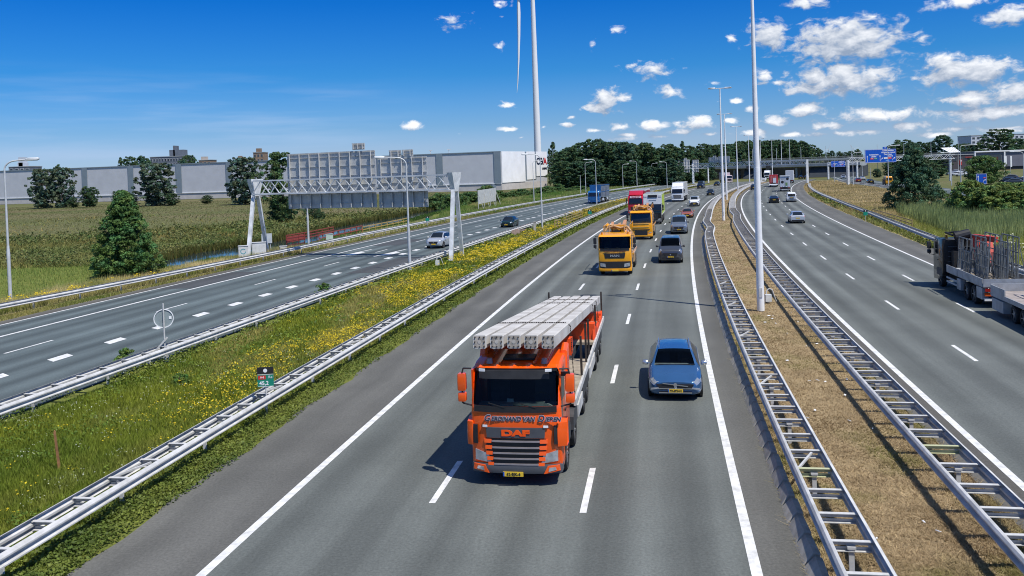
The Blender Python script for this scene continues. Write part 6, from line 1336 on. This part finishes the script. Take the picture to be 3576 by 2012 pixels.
# trailer
t = thing('flat_trailer', 'low grey flat trailer with rail frames behind the crane truck, cut by the right edge', 'trailer', org - fw*(LT + 1.2), rzF)
MB().box((0,-3.6,1.0), (2.45,7.2,.16)).build('deck', mat('grey plank deck', (.33,.29,.27), .8, 0, .2, 2), t); MB().bar((0,1.2,.7), (0,-.5,.85), .14).build('drawbar', BLACK, t)
MB().box((0,-.02,1.15), (2.45,.08,.62)).build('front_board', GREYD, t)
for s in (-1, 1):
    MB().bar((s*1.23,0,1.15), (s*1.23,-2.0,1.15), .05, .55).build('drop_side', GREYD, t); MB().bar((s*1.23,-2.0,1.0), (s*1.23,-7.2,1.0), .06, .22).build('side_rail', GREYD, t); MB().box((s*1.12,-1.2,.55), (.4,1.6,.55)).build('tool_box', GREYD, t)
    for y in (-3.0,-4.2,-5.4): wheel(t, s*1.05, y, .42, .3)
for (x, y) in ((.2,-1.6), (.9,-1.6)):
    fr = MB(); fr.path([(x,y,1.1),(x,y,2.55),(x,y-.15,2.7),(x,y-4.2,2.7),(x,y-4.4,2.5),(x,y-4.4,1.1)], .04)
    for z in (1.5, 2.1): fr.bar((x,y,z), (x,y-4.4,z), .05, .18)
    for k in range(6): fr.bar((x,y-.7*k-.5,1.1), (x,y-.7*k-.5,2.1), .04)
    fr.build('rail_frame', MET, t)
# ================================================================== trees and shrubs
def crown_mesh(name, kind, h, w, nclump, nleaf, lsize, col, rng, z0=0.0, cr=.16, var=.35):
    """leaf clumps through a crown of height h, width w standing on z0"""
    C = []; Rr = []
    while len(C) < nclump:
        t = rng.uniform(0, 1); a = rng.uniform(0, 2*math.pi); lk = .35 if kind == 'cone' else 1; lob = 1 + lk*(.22*math.sin(3*a + 7*t) + .12*math.sin(5*a - 4*t))
        if kind == 'cone': r = (.05 + .95*min(1, (1-t)*1.14)**.76) * (1 if t > .10 else .74 + t*2.6)
        elif kind == 'round': r = math.sqrt(max(0, 1 - (2*t*.92-.84)**2))
        elif kind == 'poplar': r = (math.sin(math.pi*min(1, t*.9+.1)))**.6*.9
        elif kind == 'ragged': r = (.55 + .45*math.sin(2.2*math.pi*t + a))*(1.12 - .62*t) + .05
        elif kind == 'vase': r = .35 + .75*math.sin(math.pi*min(.92, t*.8+.08))
        else: r = math.sqrt(max(0, 1 - t*t))                       # bush: half dome
        q = rng.uniform(0, 1)**.42
        C.append((math.cos(a)*r*q*lob*w/2, math.sin(a)*r*q*lob*w/2, z0 + t*h)); Rr.append((cr*w*(.6 + .7*rng.uniform(0,1))*(1 - .35*t), q))
    C = np.array(C); k = nleaf//nclump
    n = rng.normal(size=(nclump*k, 3)); n /= np.linalg.norm(n, axis=1)[:, None]; n[:, 2] = np.where(rng.uniform(0,1,len(n)) < .65, np.abs(n[:, 2]), n[:, 2])
    rad_ = np.repeat(np.array([r for r, _ in Rr]), k); cen = np.repeat(C, k, axis=0) + n*(rad_*rng.uniform(.55, 1.05, len(n)))[:, None]*np.array([1, 1, .85])
    cen[:, 2] = np.clip(cen[:, 2], z0*.6 + .05, None)
    tint = np.repeat(rng.uniform(1-var, 1+var, nclump), k)*rng.uniform(.75, 1.25, len(n)); hue = np.repeat(rng.uniform(-.16, .20, nclump), k)
    cols = 2.35*np.array(col)[None, :]*tint[:, None]; cols[:, 0] *= 1 + hue*1.6; cols[:, 2] *= 1 - hue
    nn_ = n + rng.normal(size=n.shape)*.55; nn_ /= np.linalg.norm(nn_, axis=1)[:, None]
    v, c = leaf_quads(cen, nn_, lsize, cols, rng); return np_mesh(name, v, 4, c)
def trunk_mb(h, r, rng, spread, nl=5):
    mb = MB(); mb.tube((0,0,-.1), (0,0,h*.55), r, r*.62, 9); mb.tube((0,0,h*.55), (.03*h,0,h*.9), r*.62, r*.2, 7)
    for k in range(nl):
        a = rng.uniform(0, 6.28); z = h*rng.uniform(.25, .6); e = spread*rng.uniform(.5, .9)
        m_ = Vector((math.cos(a)*e*.5, math.sin(a)*e*.5, z + h*.10)); mb.tube((0,0,z), m_, r*.42, r*.28, 6); mb.tube(m_, (math.cos(a)*e, math.sin(a)*e, z + h*.26), r*.28, r*.08, 5)
    return mb
def plant(name, label, cat, kind, h, w, loc, col, seed=1, nclump=90, nleaf=4000, lsize=.2, z0=.12, group=None, cr=.16, trunk=True, var=.35):
    rng = np.random.default_rng(seed); t = thing(name, label, cat, loc, 0, group)
    link('crown', crown_mesh('crown', kind, h*(1-z0), w, nclump, nleaf, lsize, col, rng, h*z0, cr, var), LEAF, t)
    trunk_mb(h, max(.05, h*.022), rng, w*.42).build('trunk' if trunk else 'stem', BARK, t, 50); return t
def put(proto_, label, px, py_top, Y, group, wpx=None, rz=0.0, kk=1.0, base=0.0):
    p = at(px, py_top, Y); h = p.z - base; s = h/proto_['h0']; sx = s*kk if wpx is None else wpx*Y/F/proto_['w0']
    return copy_thing(proto_, label, (p.x, Y, base), rz, (sx, sx, s), group)
DG = (.031, .058, .026); MG = (.040, .074, .022); OLV = (.070, .080, .028); BLG = (.029, .058, .034)
# conical tree on the field, in front of the ditch
plant('conical_tree', 'pointed dark green tree behind the twin beam guardrail on the left', 'tree', 'cone', 7.25, 5.9, G(440, 968), (.042, .082, .024), 11, 760, 42000, .105, .03, cr=.06, var=.3)
# big dark ragged tree at the right
t = plant('dark_tree', 'large ragged dark blue-green tree beside the exit road at the right', 'tree', 'cone', 9.3, 8.6, G(3196, 732), (.030, .060, .032), 23, 560, 36000, .15, .02, cr=.075)
# prototypes for the farther trees (the first of each kind stands at its own place, the others are copies)
def prot(*a, **k):
    o = plant(*a, **k); o['h0'] = a[4]; o['w0'] = a[5]; return o
FAR = []
p = at(1930, 497, 395); FAR.append(prot('poplar_tree', 'slim dark poplar right of the warehouse end wall', 'tree', 'poplar', p.z, 5.0, (p.x, 395, 0), DG, seed=31, nclump=160, nleaf=6400, lsize=.26, z0=.04, cr=.13))
WOODL = 'dark green broadleaf tree in the dense wood beyond the motorway'; WG_ = 'trees of the dense wood'
p = at(2060, 489, 350); FAR.append(prot('wood_tree', 'tallest tree at the left end of the dense wood', 'tree', 'round', p.z, 9.0, (p.x, 352, 0), DG, seed=32, nclump=260, nleaf=13000, lsize=.33, z0=.05, cr=.10))
p = at(2120, 499, 350); FAR.append(prot('wood_tree', WOODL, 'tree', 'vase', p.z, 9.5, (p.x, 350, 0), DG, seed=33, nclump=260, nleaf=13000, lsize=.33, z0=.03, group=WG_, cr=.10))
p = at(2180, 500, 346); FAR.append(prot('wood_tree', WOODL, 'tree', 'round', p.z, 10.5, (p.x, 346, 0), BLG, seed=34, nclump=260, nleaf=13000, lsize=.33, z0=.02, group=WG_, cr=.10))
SKY = [(1958,530),(1968,527),(1988,520),(2008,508),(2032,500),(2086,488),(2105,500),(2142,500),(2162,499),(2205,499),(2228,500),(2252,497),(2272,506),(2290,515),(2306,524),(2322,516),(2336,508),(2352,517),(2366,519),(2398,514),(2418,514),(2438,524),(2454,507),(2478,505),(2500,504),(2524,506),(2548,508),(2572,500)]
rr_ = random.Random(5)
for i, (px, ty) in enumerate(SKY):
    Y = 352 + (i % 3)*9 + max(0, px - 2400)*.75; k = FAR[1 + i % 3]
    put(k, WOODL, px, ty + rr_.uniform(-2, 5), Y, WG_, None, rr_.uniform(0, 6.28), rr_.uniform(.95, 1.3))
for i in range(16):                        # lower front edge of the wood
    px = 1972 + i*33 + rr_.uniform(-8, 8); put(FAR[2 + i % 2], 'lower tree or shrub along the front edge of the dense wood', px, 575 + rr_.uniform(-22, 14), 330 + max(0, px-2350)*.5, 'front edge trees of the dense wood', None, rr_.uniform(0, 6.28), 1.7)
put(FAR[0], 'pointed poplar-like tree rising above the middle of the wood', 2382, 494, 372, WG_, 34)
put(FAR[0], 'second slim poplar beside the warehouse end wall', 1917, 520, 392, WG_, 20)
# darker wood far behind the overpass
FB = 'trees behind the overpass'
for i in range(20):
    px = 2572 + i*13.5; ty = 496 - 5*math.sin(math.pi*(px-2570)/270) + rr_.uniform(-2, 4) + max(0, px-2800)*.35
    put(FAR[1 + i % 3], 'dark tree in the long even-topped wood behind the overpass', px, ty, 600 + (i % 3)*16, FB, None, rr_.uniform(0, 6.28), 1.0)
for i, (px, ty, w_) in enumerate(((2857,518,48),(2888,534,26),(2905,528,30),(2932,530,34),(2950,533,30),(2970,529,40),(2996,522,36))):
    put(FAR[1 + i % 3], ['round tree right of the even-topped wood','small tree on the horizon right of the round tree','small dome-shaped tree on the horizon above the viaduct','dark tree on the horizon left of the blue sign','low tree on the horizon beside the lamp arm','dark tree just left of the large blue sign','tree behind the left end of the large blue sign'][i], px, ty, 640, 'single trees on the horizon', w_)
RT = [(3128,497,72,554),(3150,490,70,580),(3180,498,70,567),(3212,497,74,594),(3240,500,60,567),(3289,475,92,528),(3345,505,60,580),(3372,503,60,594),(3398,506,50,528),(3420,500,50,528),(3488,454,112,508),(3556,486,80,521),(3590,490,80,528),(3115,560,60,300),(3150,572,80,285),(3228,566,90,285),(3262,556,90,310),(3062,590,34,340)]
RL = ['pale green rounded tree right of the large blue sign','tall pale tree behind the sign gantry beam at the right','tree of the row between the sign gantry and the round dark tree','second tree of the row left of the round dark tree','tree directly left of the round dark tree','large round dark tree standing above the slanted canopy','low tree between the round dark tree and the apartment block','second low tree between the round dark tree and the apartment block','tree in front of the left corner of the apartment block','shrubby tree below the left windows of the apartment block','huge round dark tree covering the middle of the apartment block','dark tree at the right edge in front of the apartment block','dark tree cut by the right edge of the photo','shrub under the right end of the large blue sign','dense dark shrub left of the ragged dark tree','dark shrub behind the ragged dark tree','dark tree between the ragged dark tree and the parked cars','low round shrub on the dry bank under the large blue sign']
for i, ((px, ty, w_, Y), lb) in enumerate(zip(RT, RL)): put(FAR[1 + i % 3], lb, px, ty, Y, 'trees right of the exit road', w_, rr_.uniform(0, 6.28))
t = plant('round_tree', 'bright green round tree in front of the grey showroom', 'tree', 'round', at(3438, 548, 225).z, 9.8, (at(3438, 600, 225).x, 225, 0), (.045, .080, .025), 41, 260, 11000, .22, .04, cr=.095)
# left skyline trees behind the warehouse and single trees in front of it
LT_ = [(420,551,30,520,'dark pointed tree behind the warehouse roof, left of the round trees'),(452,550,60,530,'round tree group above the warehouse roof'),(492,548,62,535,'large round dark tree above the warehouse roof'),(512,556,50,525,'round tree left of the dark office block'),(660,545,60,530,'green tree right of the dark office block'),(640,556,50,520,'small tree in front of the dark office block'),(205,577,40,500,'small tree top showing above the warehouse roof')]
for i, (px, ty, w_, Y, lb) in enumerate(LT_): put(FAR[1 + i % 3] if i else FAR[0], lb, px, ty, Y, 'trees behind the warehouse roof', w_, i)
p = G(150, 716); WT = (.046, .070, .046)
f1_ = prot('field_tree', 'left one of the pair of loose grey-green trees in front of the warehouse', 'tree', 'vase', at(150, 592, 305).z, 8.6, (at(146, 600, 305).x, 305, 0), WT, seed=51, nclump=300, nleaf=15000, lsize=.30, z0=.02, cr=.095)
WGp = 'loose trees in front of the warehouse'; f1_['group'] = WGp
put(f1_, 'right one of the pair of loose grey-green trees in front of the warehouse', 212, 588, 307, WGp, 80, 2.0)
put(f1_, 'broad loose tree in front of the warehouse, above the pointed tree', 540, 572, 290, WGp, 122, 4.0)
put(f1_, 'tall loose tree in front of the warehouse, left of the sign panels', 850, 552, 270, WGp, 108, 1.0)
t = plant('tall_tree', 'tall dark tree partly hidden behind the left edge of the large sign panels', 'tree', 'ragged', at(960, 535, 152).z, 8.2, (at(965, 600, 152).x, 152, 0), (.036, .066, .026), 57, 300, 15000, .19, .03, cr=.085)

SH = [(300,652,46,300,'slim shrub in front of the warehouse wall, left one of two'),(322,655,40,302,'slim shrub in front of the warehouse wall, right one of two'),(398,668,22,300,'small pointed shrub against the warehouse wall'),(255,690,40,298,'low shrub right of the pair of loose trees'),(600,676,44,285,'low shrub right of the broad loose tree'),(445,676,70,295,'low shrub left of the broad loose tree'),(722,682,40,290,'low shrub against the warehouse plinth'),(1000,690,70,160,'low dark shrub under the sign panels'),(1090,700,60,158,'second low dark shrub under the sign panels'),(1115,735,40,150,'small bare dark bush above the ditch')]
for i, (px, ty, w_, Y, lb) in enumerate(SH): put(FAR[1 + i % 3] if i not in (2,) else FAR[0], lb, px, ty, Y, 'shrubs in front of the warehouse', w_, i*1.3)
# green shrubs along the warehouse forecourt
bsh = prot('shrub', 'green shrub of the dense belt below the warehouse end wall', 'shrub', 'bush', 4.0, 6.5, (at(1700, 700, 215).x, 215, 0), (.040, .074, .024), seed=61, nclump=120, nleaf=6000, lsize=.22, z0=.01, cr=.10, group='shrub belt below the warehouse')
for i in range(26):
    px = 1505 + i*21 + rr_.uniform(-7, 7); f = (px-1505)/530; Y = 182 + f*120 + rr_.uniform(-6, 14); ty = 688 - f*42 + rr_.uniform(-9, 9)
    put(bsh, 'green shrub of the dense belt below the warehouse end wall', px, ty, Y, 'shrub belt below the warehouse', 70 - 14*f, rr_.uniform(0, 6.28))
# yellow-green bushes at the lower right
bb = prot('bush', 'left one of the big yellow-green bushes behind the crane truck', 'bush', 'bush', 4.6, 6.4, (at(3390, 700, 108).x, 108, 0), (.066, .105, .030), seed=71, nclump=260, nleaf=15000, lsize=.14, z0=.01, cr=.075, group='big bushes at the right')
for (px, ty, w_, Y, lb) in ((3462,650,190,104,'second of the big yellow-green bushes behind the crane truck'),(3535,668,190,102,'third big yellow-green bush, at the right edge'),(3600,655,200,108,'big yellow-green bush cut by the right edge'),(3565,640,170,122,'tall bush at the right edge behind the third big bush'),(3415,665,120,116,'bush between the blue direction board and the big bushes'),(3350,690,120,114,'small bush between the ragged dark tree and the big bushes'),(3505,640,150,118,'tall bush behind the big yellow-green bushes')):
    put(bb, lb, px, ty, Y, 'big bushes at the right', w_, rr_.uniform(0, 6.28))
# a leafy weed clump climbing on the median guardrail
for (px, py, hh, ww, lb, sd_) in ((1130,1048,1.05,1.3,'leafy weed clump growing through the median guardrail',81),(438,1265,.55,.9,'small leafy weed under the round sign guardrail',82),(628,1345,.4,.7,'low leafy weed beside the kilometre sign',83)):
    plant('weed_clump', lb, 'weed', 'bush', hh, ww, G(px, py), (.05, .09, .02), sd_, 40, 1500, .055, .02, cr=.16, trunk=False)

# ================================================================== grass, reeds and flowers
_dl = [G(*p) for p in ditch_l]; _dr = [G(*p) for p in ditch_r]
def in_ditch(x, y):
    a = np.interp(y, [p.y for p in _dl], [p.x for p in _dl]) - .9; b = np.interp(y, [p.y for p in _dr], [p.x for p in _dr]) + .3; return (x > a) & (x < b) & (y > 80) & (y < 185)
def scatter(fl, fr, a, b, n, falloff=1.6, rng=RNG):
    g = np.linspace(a, b, 600); wdt = np.maximum(fr(g) - fl(g), .01); p = wdt/(g**falloff); p /= p.sum()
    y = rng.choice(g, n, p=p) + rng.uniform(-.5, .5, n)*(b-a)/600; t = rng.uniform(0, 1, n); return fl(y) + (fr(y) - fl(y))*t, y, t
def blades(x, y, z, h, w, cols, rng=RNG, lean=.35):
    n = len(x); a = rng.uniform(0, 2*math.pi, n); dx, dy = np.cos(a)*w/2, np.sin(a)*w/2; l = rng.normal(size=(n, 2))*lean*h[:, None]
    b0 = np.stack([x - dx, y - dy, z], 1); b1 = np.stack([x + dx, y + dy, z], 1); tp = np.stack([x + l[:, 0], y + l[:, 1], z + h], 1)
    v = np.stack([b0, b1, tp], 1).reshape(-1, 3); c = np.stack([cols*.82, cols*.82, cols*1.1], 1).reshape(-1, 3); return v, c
def mixc(A, B, f): return np.array(A)[None, :]*(1-f[:, None]) + np.array(B)[None, :]*f[:, None]
def grass(name, fl, fr, a, b, n, hfun, wk, cfun, falloff=1.6, z=-.03, lean=.35, seed=3, keep=None):
    rng = np.random.default_rng(seed); x, y, t = scatter(fl, fr, a, b, n, falloff, rng)
    if keep is not None: k = keep(x, y, t, rng); x, y, t = x[k], y[k], t[k]
    k = ~in_ditch(x, y); x, y, t = x[k], y[k], t[k]
    n = len(x); h = hfun(x, y, t)*rng.uniform(.55, 1.35, n); w = wk*np.maximum(1, y/30.0)*rng.uniform(.7, 1.4, n)
    c = 1.75*cfun(x, y, t)*rng.uniform(.7, 1.3, n)[:, None]; v, c = blades(x, y, np.full(n, z), h, w, c, rng, lean)
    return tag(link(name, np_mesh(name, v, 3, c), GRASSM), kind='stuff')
med_l = lambda y: C2(y) + 14.0; med_r = lambda y: LA(y) - 4.2
GA, GB_, GC = (.138, .158, .018), (.085, .118, .015), (.215, .19, .060)
def medcol(x, y, t):
    f = np.clip((fbm(x*.35, y*.22, 1) - .35)*2.6, 0, 1); g = np.clip((fbm(x*.5, y*.13, 9) - .52)*5, 0, 1); c = mixc(GB_, GA, f); g = g*np.clip((y-10)/40, .25, 1)
    return c*(1-g[:, None]) + np.array(GC)[None, :]*g[:, None]
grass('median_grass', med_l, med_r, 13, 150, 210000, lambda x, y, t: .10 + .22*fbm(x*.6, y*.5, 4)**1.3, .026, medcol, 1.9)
grass('median_grass', med_l, med_r, 150, 300, 26000, lambda x, y, t: .5 + .5*fbm(x*.3, y*.2, 4), .02, lambda x, y, t: mixc((.13,.14,.03), (.26,.21,.07), np.clip(fbm(x*.2, y*.1, 2)*1.6-.3, 0, 1)), 1.2)
# broad-leaved weeds in the near median and creeping over the shoulder edge
def leafmat(name, fl, fr, a, b, n, hmax, size, cols2, seed, falloff=1.8, keep=None, z=0.0):
    rng = np.random.default_rng(seed); x, y, t = scatter(fl, fr, a, b, n, falloff, rng)
    if keep is not None: k = keep(x, y, t, rng); x, y, t = x[k], y[k], t[k]
    k = ~in_ditch(x, y); x, y, t = x[k], y[k], t[k]
    n = len(x); zz = z + hmax*rng.uniform(0, 1, n)*np.clip(fbm(x*1.3, y*1.0, seed)*1.8 - .1, .1, 1.2); nr = rng.normal(size=(n, 3))*.6; nr[:, 2] += 1; nr /= np.linalg.norm(nr, axis=1)[:, None]
    c = mixc(cols2[0], cols2[1], np.clip(fbm(x*1.1, y*.8, seed+1)*1.7-.3, 0, 1))*1.7*rng.uniform(.6, 1.35, n)[:, None]
    v, c = leaf_quads(np.stack([x, y, zz], 1), nr, size*np.maximum(1, y/34), c, rng, .7); return tag(link(name, np_mesh(name, v, 4, c), LEAF), kind='stuff')
leafmat('median_weeds', med_l, med_r, 13, 75, 42000, .30, .045, ((.055,.10,.015), (.11,.15,.02)), 5, keep=lambda x, y, t, r: fbm(x*.5, y*.4, 77) > .47)
leafmat('shoulder_weeds', lambda y: LA(y) - 4.2, lambda y: LA(y) - 2.75 + .30*(fbm(np.asarray(y)*.8, np.asarray(y)*.1, 3) - .5), 12, 200, 60000, .20, .040, ((.042,.072,.014), (.115,.135,.024)), 6, 1.7, keep=lambda x, y, t, r: r.uniform(0, 1, len(x)) > (t**3)*.75)
leafmat('rail_weeds', lambda y: C2(y) + 13.1, lambda y: C2(y) + 14.6, 20, 150, 16000, .38, .045, ((.06,.10,.015), (.16,.18,.03)), 8, 1.6, keep=lambda x, y, t, r: fbm(x*.3, y*.35, 31) > .46)
# yellow ragwort
def flowers(name, fl, fr, a, b, n, h0, col, seed, keep, size=.032, per=7, falloff=1.3, spread=.11):
    rng = np.random.default_rng(seed); x, y, t = scatter(fl, fr, a, b, n, falloff, rng); k = keep(x, y, t, rng); x, y, t = x[k], y[k], t[k]
    n = len(x); hz = h0*rng.uniform(.65, 1.25, n); X = np.repeat(x, per) + rng.normal(size=n*per)*spread; Yy = np.repeat(y, per) + rng.normal(size=n*per)*spread; Z = np.repeat(hz, per) + rng.normal(size=n*per)*.035
    nr = rng.normal(size=(n*per, 3))*.35; nr[:, 2] += 1; nr /= np.linalg.norm(nr, axis=1)[:, None]
    c = np.array(col)[None, :]*rng.uniform(.65, 1.15, n*per)[:, None]
    v, c = leaf_quads(np.stack([X, Yy, Z], 1), nr, size*np.maximum(1, Yy/45), c, rng, .9); return tag(link(name, np_mesh(name, v, 4, c), LEAF), kind='stuff')
YELF = (.76, .58, .03)
def ragk(x, y, t, r):
    d = np.exp(-((t - (.80 - .22*np.clip((y-30)/40, 0, 1)))/.20)**2)*np.clip((y-26)/14, 0, 1)*np.clip((130-y)/50, 0, 1)
    d += np.exp(-((y-72)/14)**2)*np.exp(-((t-.35)/.25)**2)*.5 + .014
    return r.uniform(0, 1, len(x)) < d*np.clip((fbm(x*.45, y*.25, 41) - .34)*4.5, 0, 1.2)
flowers('ragwort_flowers', med_l, med_r, 14, 190, 18000, .45, YELF, 13, ragk)
flowers('white_flowers', med_l, med_r, 14, 120, 900, .45, (.62,.64,.50), 14, lambda x, y, t, r: fbm(x*.4, y*.3, 8) > .5, .02, 6)
flowers('ragwort_flowers', med_l, med_r, 130, 260, 700, .7, (.55,.42,.05), 15, lambda x, y, t, r: fbm(x*.3, y*.1, 4) > .5, .035, 6)
flowers('ragwort_flowers', lambda y: C2(y) - 9.5, lambda y: C2(y) - 6.2, 42, 74, 420, .55, YELF, 16, lambda x, y, t, r: fbm(x*.5, y*.22, 17) > .44, .04, 7, .5)
# central reserve: mown straw with green fringes
rs_l, rs_r = lambda y: RA(y) + 1.05, lambda y: LB(y) - .95
def strawcol(x, y, t):
    c = mixc((.15,.105,.055), (.35,.27,.16), np.clip(fbm(x*1.2, y*.9, 3)*1.2 + fbm(x*.35, y*.2, 71)*1.0 - .62, 0, 1)); e = np.clip((np.abs(t-.52)*2 - .52)*2.0, 0, 1)*np.clip(fbm(x*.7, y*.4, 6)*2-.55, 0, 1)
    g = np.clip(e + np.clip((fbm(x*.5, y*.3, 21)-.54)*5, 0, 1)*.6, 0, .85); return c*(1-g[:, None]) + np.array((.12,.13,.03))[None, :]*g[:, None]
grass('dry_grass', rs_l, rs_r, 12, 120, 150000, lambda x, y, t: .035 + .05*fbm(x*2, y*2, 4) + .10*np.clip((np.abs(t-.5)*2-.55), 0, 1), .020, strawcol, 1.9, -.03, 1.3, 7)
grass('dry_grass', rs_l, rs_r, 120, 300, 14000, lambda x, y, t: .10 + 0*x, .016, strawcol, 1.0, -.03, .9, 8)
rng = np.random.default_rng(4); mb = MB()
for _ in range(26):
    y = rng.uniform(16, 46); x = float(rs_l(y)) + (float(rs_r(y)) - float(rs_l(y)))*rng.uniform(.2, .8); s_ = rng.uniform(.03, .07); a = rng.uniform(0, 3)
    mb.box((x, y, .03), (s_*2.2, s_, .015), Matrix.Rotation(a, 3, 'Z') @ Matrix.Rotation(.3, 3, 'X'))
tag(mb.build('litter', WHITEP), kind='stuff')
# left verge, green strip, reeds and the dry field
def cut(x, y, t, r): return np.ones(len(x), bool)
grass('tall_grass', lambda y: C2(y) - 11, lambda y: C2(y) - crl_off(y) - .7, 38, 95, 42000, lambda x, y, t: .25 + .55*fbm(x*.5, y*.3, 5), .012, lambda x, y, t: mixc((.12,.15,.03), (.42,.34,.17), np.clip(fbm(x*.4, y*.2, 6)*2.0-.55, 0, 1)*np.clip(1.6-np.abs(t-.6)*1.8, 0, 1)), 1.0, -.05, .22, 12)
grass('verge_grass', lambda y: C2(y) - crl_off(y) - .3, lambda y: C1(y) - 1.1, 38, 330, 30000, lambda x, y, t: .12 + .16*fbm(x*.8, y*.6, 5), .014, lambda x, y, t: mixc((.07,.11,.02), (.20,.18,.06), np.clip(fbm(x*.3, y*.3, 3)*1.8-.4, 0, 1)), 1.2, -.05, .4, 13)
grass('tall_grass', lambda y: C2(y) - np.interp(y, [95, 150, 200, 340], [9, 11, 28, 32]), lambda y: C2(y) - crl_off(y) - .6, 95, 335, 42000, lambda x, y, t: .3 + .4*fbm(x*.3, y*.2, 5), .010, lambda x, y, t: mixc((.075,.135,.028), (.26,.23,.10), np.clip(fbm(x*.15, y*.12, 6)*2.2-.85, 0, 1)), 1.0, -.05, .25, 14)
grass('field_grass', lambda y: C2(y) - 60, lambda y: C2(y) - 10, 44, 92, 70000, lambda x, y, t: .16 + .22*fbm(x*.2, y*.2, 9), .016, lambda x, y, t: mixc((.085,.135,.028), (.155,.19,.05), np.clip(fbm(x*.15, y*.2, 2)*1.7-.3, 0, 1)), 1.0, -.06, .25, 15)
dl = [G(*p) for p in ditch_l]; dxs = lambda y: np.interp(y, [p.y for p in dl], [p.x for p in dl]) 
def reedcol(x, y, t):
    f = np.clip(fbm(x*.10, y*.07, 11)*2.3-.6, 0, 1); g = .8*np.clip(fbm(x*.05+9, y*.09, 12)*3.4-1.5, 0, 1); c = mixc((.055,.095,.024), (.135,.135,.042), f)
    return c*(1-g[:, None]) + np.array((.20,.150,.050))[None, :]*g[:, None]
def mound(x, y): return .22 + .85*fbm(x*.28, y*.20, 19)**1.5
grass('reeds', lambda y: dxs(y) - 46 - .25*y, lambda y: dxs(y) - .6, 84, 210, 120000, lambda x, y, t: mound(x, y), .030, reedcol, 1.0, -.08, .8, 16, keep=lambda x, y, t, r: r.uniform(0, 1, len(x)) < np.clip((fbm(x*.2, y*.15, 23) - .22)*5, .15, 1)*np.where(y < 118 + 22*fbm(x*.05, y*.0, 3) + 75*np.exp(-(dxs(y)-x)/16), 1, .03))
leafmat('low_bushes', lambda y: dxs(y) - 40 - .25*y, lambda y: dxs(y) - .8, 84, 190, 170000, 1.1, .045, ((.040,.078,.020), (.130,.122,.042)), 17, .9, keep=lambda x, y, t, r: (fbm(x*.16, y*.11, 29) > .47) & (y < 114 + 22*fbm(x*.05, y*.0, 3) + 75*np.exp(-(dxs(y)-x)/16)))
grass('dry_meadow', lambda y: -y*.72 - 10, lambda y: C2(y) - 14, 120, 335, 70000, lambda x, y, t: .05 + .14*fbm(x*.05, y*.06, 33), .030, lambda x, y, t: mixc((.070,.088,.030), (.140,.118,.062), np.clip(fbm(x*.035, y*.07, 35)*2.4-.7, 0, 1)), .6, -.1, 1.4, 18)
# bank plants along the water, on both sides
def along(poly, off0, off1, n, seed, hh, c0_, c1_, name):
    rng = np.random.default_rng(seed); P = np.array([(p.x, p.y) for p in poly]); u = rng.uniform(0, len(P)-1.001, n); i = u.astype(int); f = (u - i)[:, None]; q = P[i]*(1-f) + P[i+1]*f
    x, y = q[:, 0] + rng.uniform(off0, off1, n), q[:, 1] + rng.uniform(-.8, .8, n); h = hh*rng.uniform(.5, 1.3, n)*(.4 + fbm(x*.4, y*.3, seed)); c = mixc(c0_, c1_, rng.uniform(0, 1, n))
    v, c = blades(x, y, np.full(n, -.1), h, .05 + 0*x + .0006*y, c, rng, .25); tag(link(name, np_mesh(name, v, 3, c), GRASSM), kind='stuff')
along([G(*p) for p in ditch_r], .0, 2.4, 9000, 21, .32, (.045,.11,.018), (.10,.17,.04), 'bank_plants'); along(dl, -2.5, .4, 9000, 22, .8, (.05,.085,.018), (.16,.13,.04), 'bank_plants')
# right side: dry bank, green strip, reeds
rv_l = lambda y: RB(y) + np.interp(y, [20, 75, 112, 200, 320], [3.0, 3.1, 3.6, 3.7, 3.4]); rv_r = lambda y: np.minimum(RB(y) + np.interp(y, [20, 60, 140, 230, 320], [60, 52, 34, 26, 16]), DX(y) - 6.8)
def bankcol(x, y, t):
    d = np.clip((y - 95)/45 + (fbm(x*.12, y*.10, 5)-.5)*1.6, 0, 1); g = mixc((.12,.155,.03), (.21,.22,.055), fbm(x*.4, y*.3, 7)); s = mixc((.17,.14,.055), (.34,.265,.145), np.clip(fbm(x*.15, y*.22, 8)*1.8-.4, 0, 1)); return g*(1-d[:, None]) + s*d[:, None]
grass('bank_grass', rv_l, rv_r, 42, 135, 90000, lambda x, y, t: .25 + .45*fbm(x*.3, y*.3, 3), .016, bankcol, 1.1, -.06, .3, 24)
grass('bank_grass', rv_l, rv_r, 135, 310, 45000, lambda x, y, t: .15 + .45*fbm(x*.15, y*.2, 3)**1.5, .016, bankcol, .9, -.06, .35, 25)
grass('reed_bed', lambda y: RB(y) + np.interp(y, [60, 80, 120], [7.5, 7.5, 10]), lambda y: RB(y) + np.interp(y, [60, 80, 120], [46, 40, 26]), 68, 122, 60000, lambda x, y, t: 1.2 + .7*fbm(x*.25, y*.2, 6), .022, lambda x, y, t: mixc((.10,.135,.05), (.205,.235,.095), np.clip(fbm(x*.3, y*.2, 4)*1.8-.4, 0, 1)), .9, -.06, .12, 26, keep=lambda x, y, t, r: y + (fbm(x*.2, y*.2, 51)-.5)*14 > 76)
flowers('white_flowers', lambda y: RB(y) + 6, lambda y: RB(y) + 30, 58, 76, 260, .9, (.62,.64,.48), 27, lambda x, y, t, r: fbm(x*.3, y*.3, 8) > .45, .05, 6, .3, .14)
leafmat('rail_weeds', lambda y: RB(y) + 2.9, lambda y: R['Br_l'](y) + .3, 48, 200, 7000, .36, .05, ((.05,.075,.018), (.14,.15,.035)), 28, 1.2, keep=lambda x, y, t, r: (t > .35) & (fbm(x*.4, y*.3, 61) > .42))
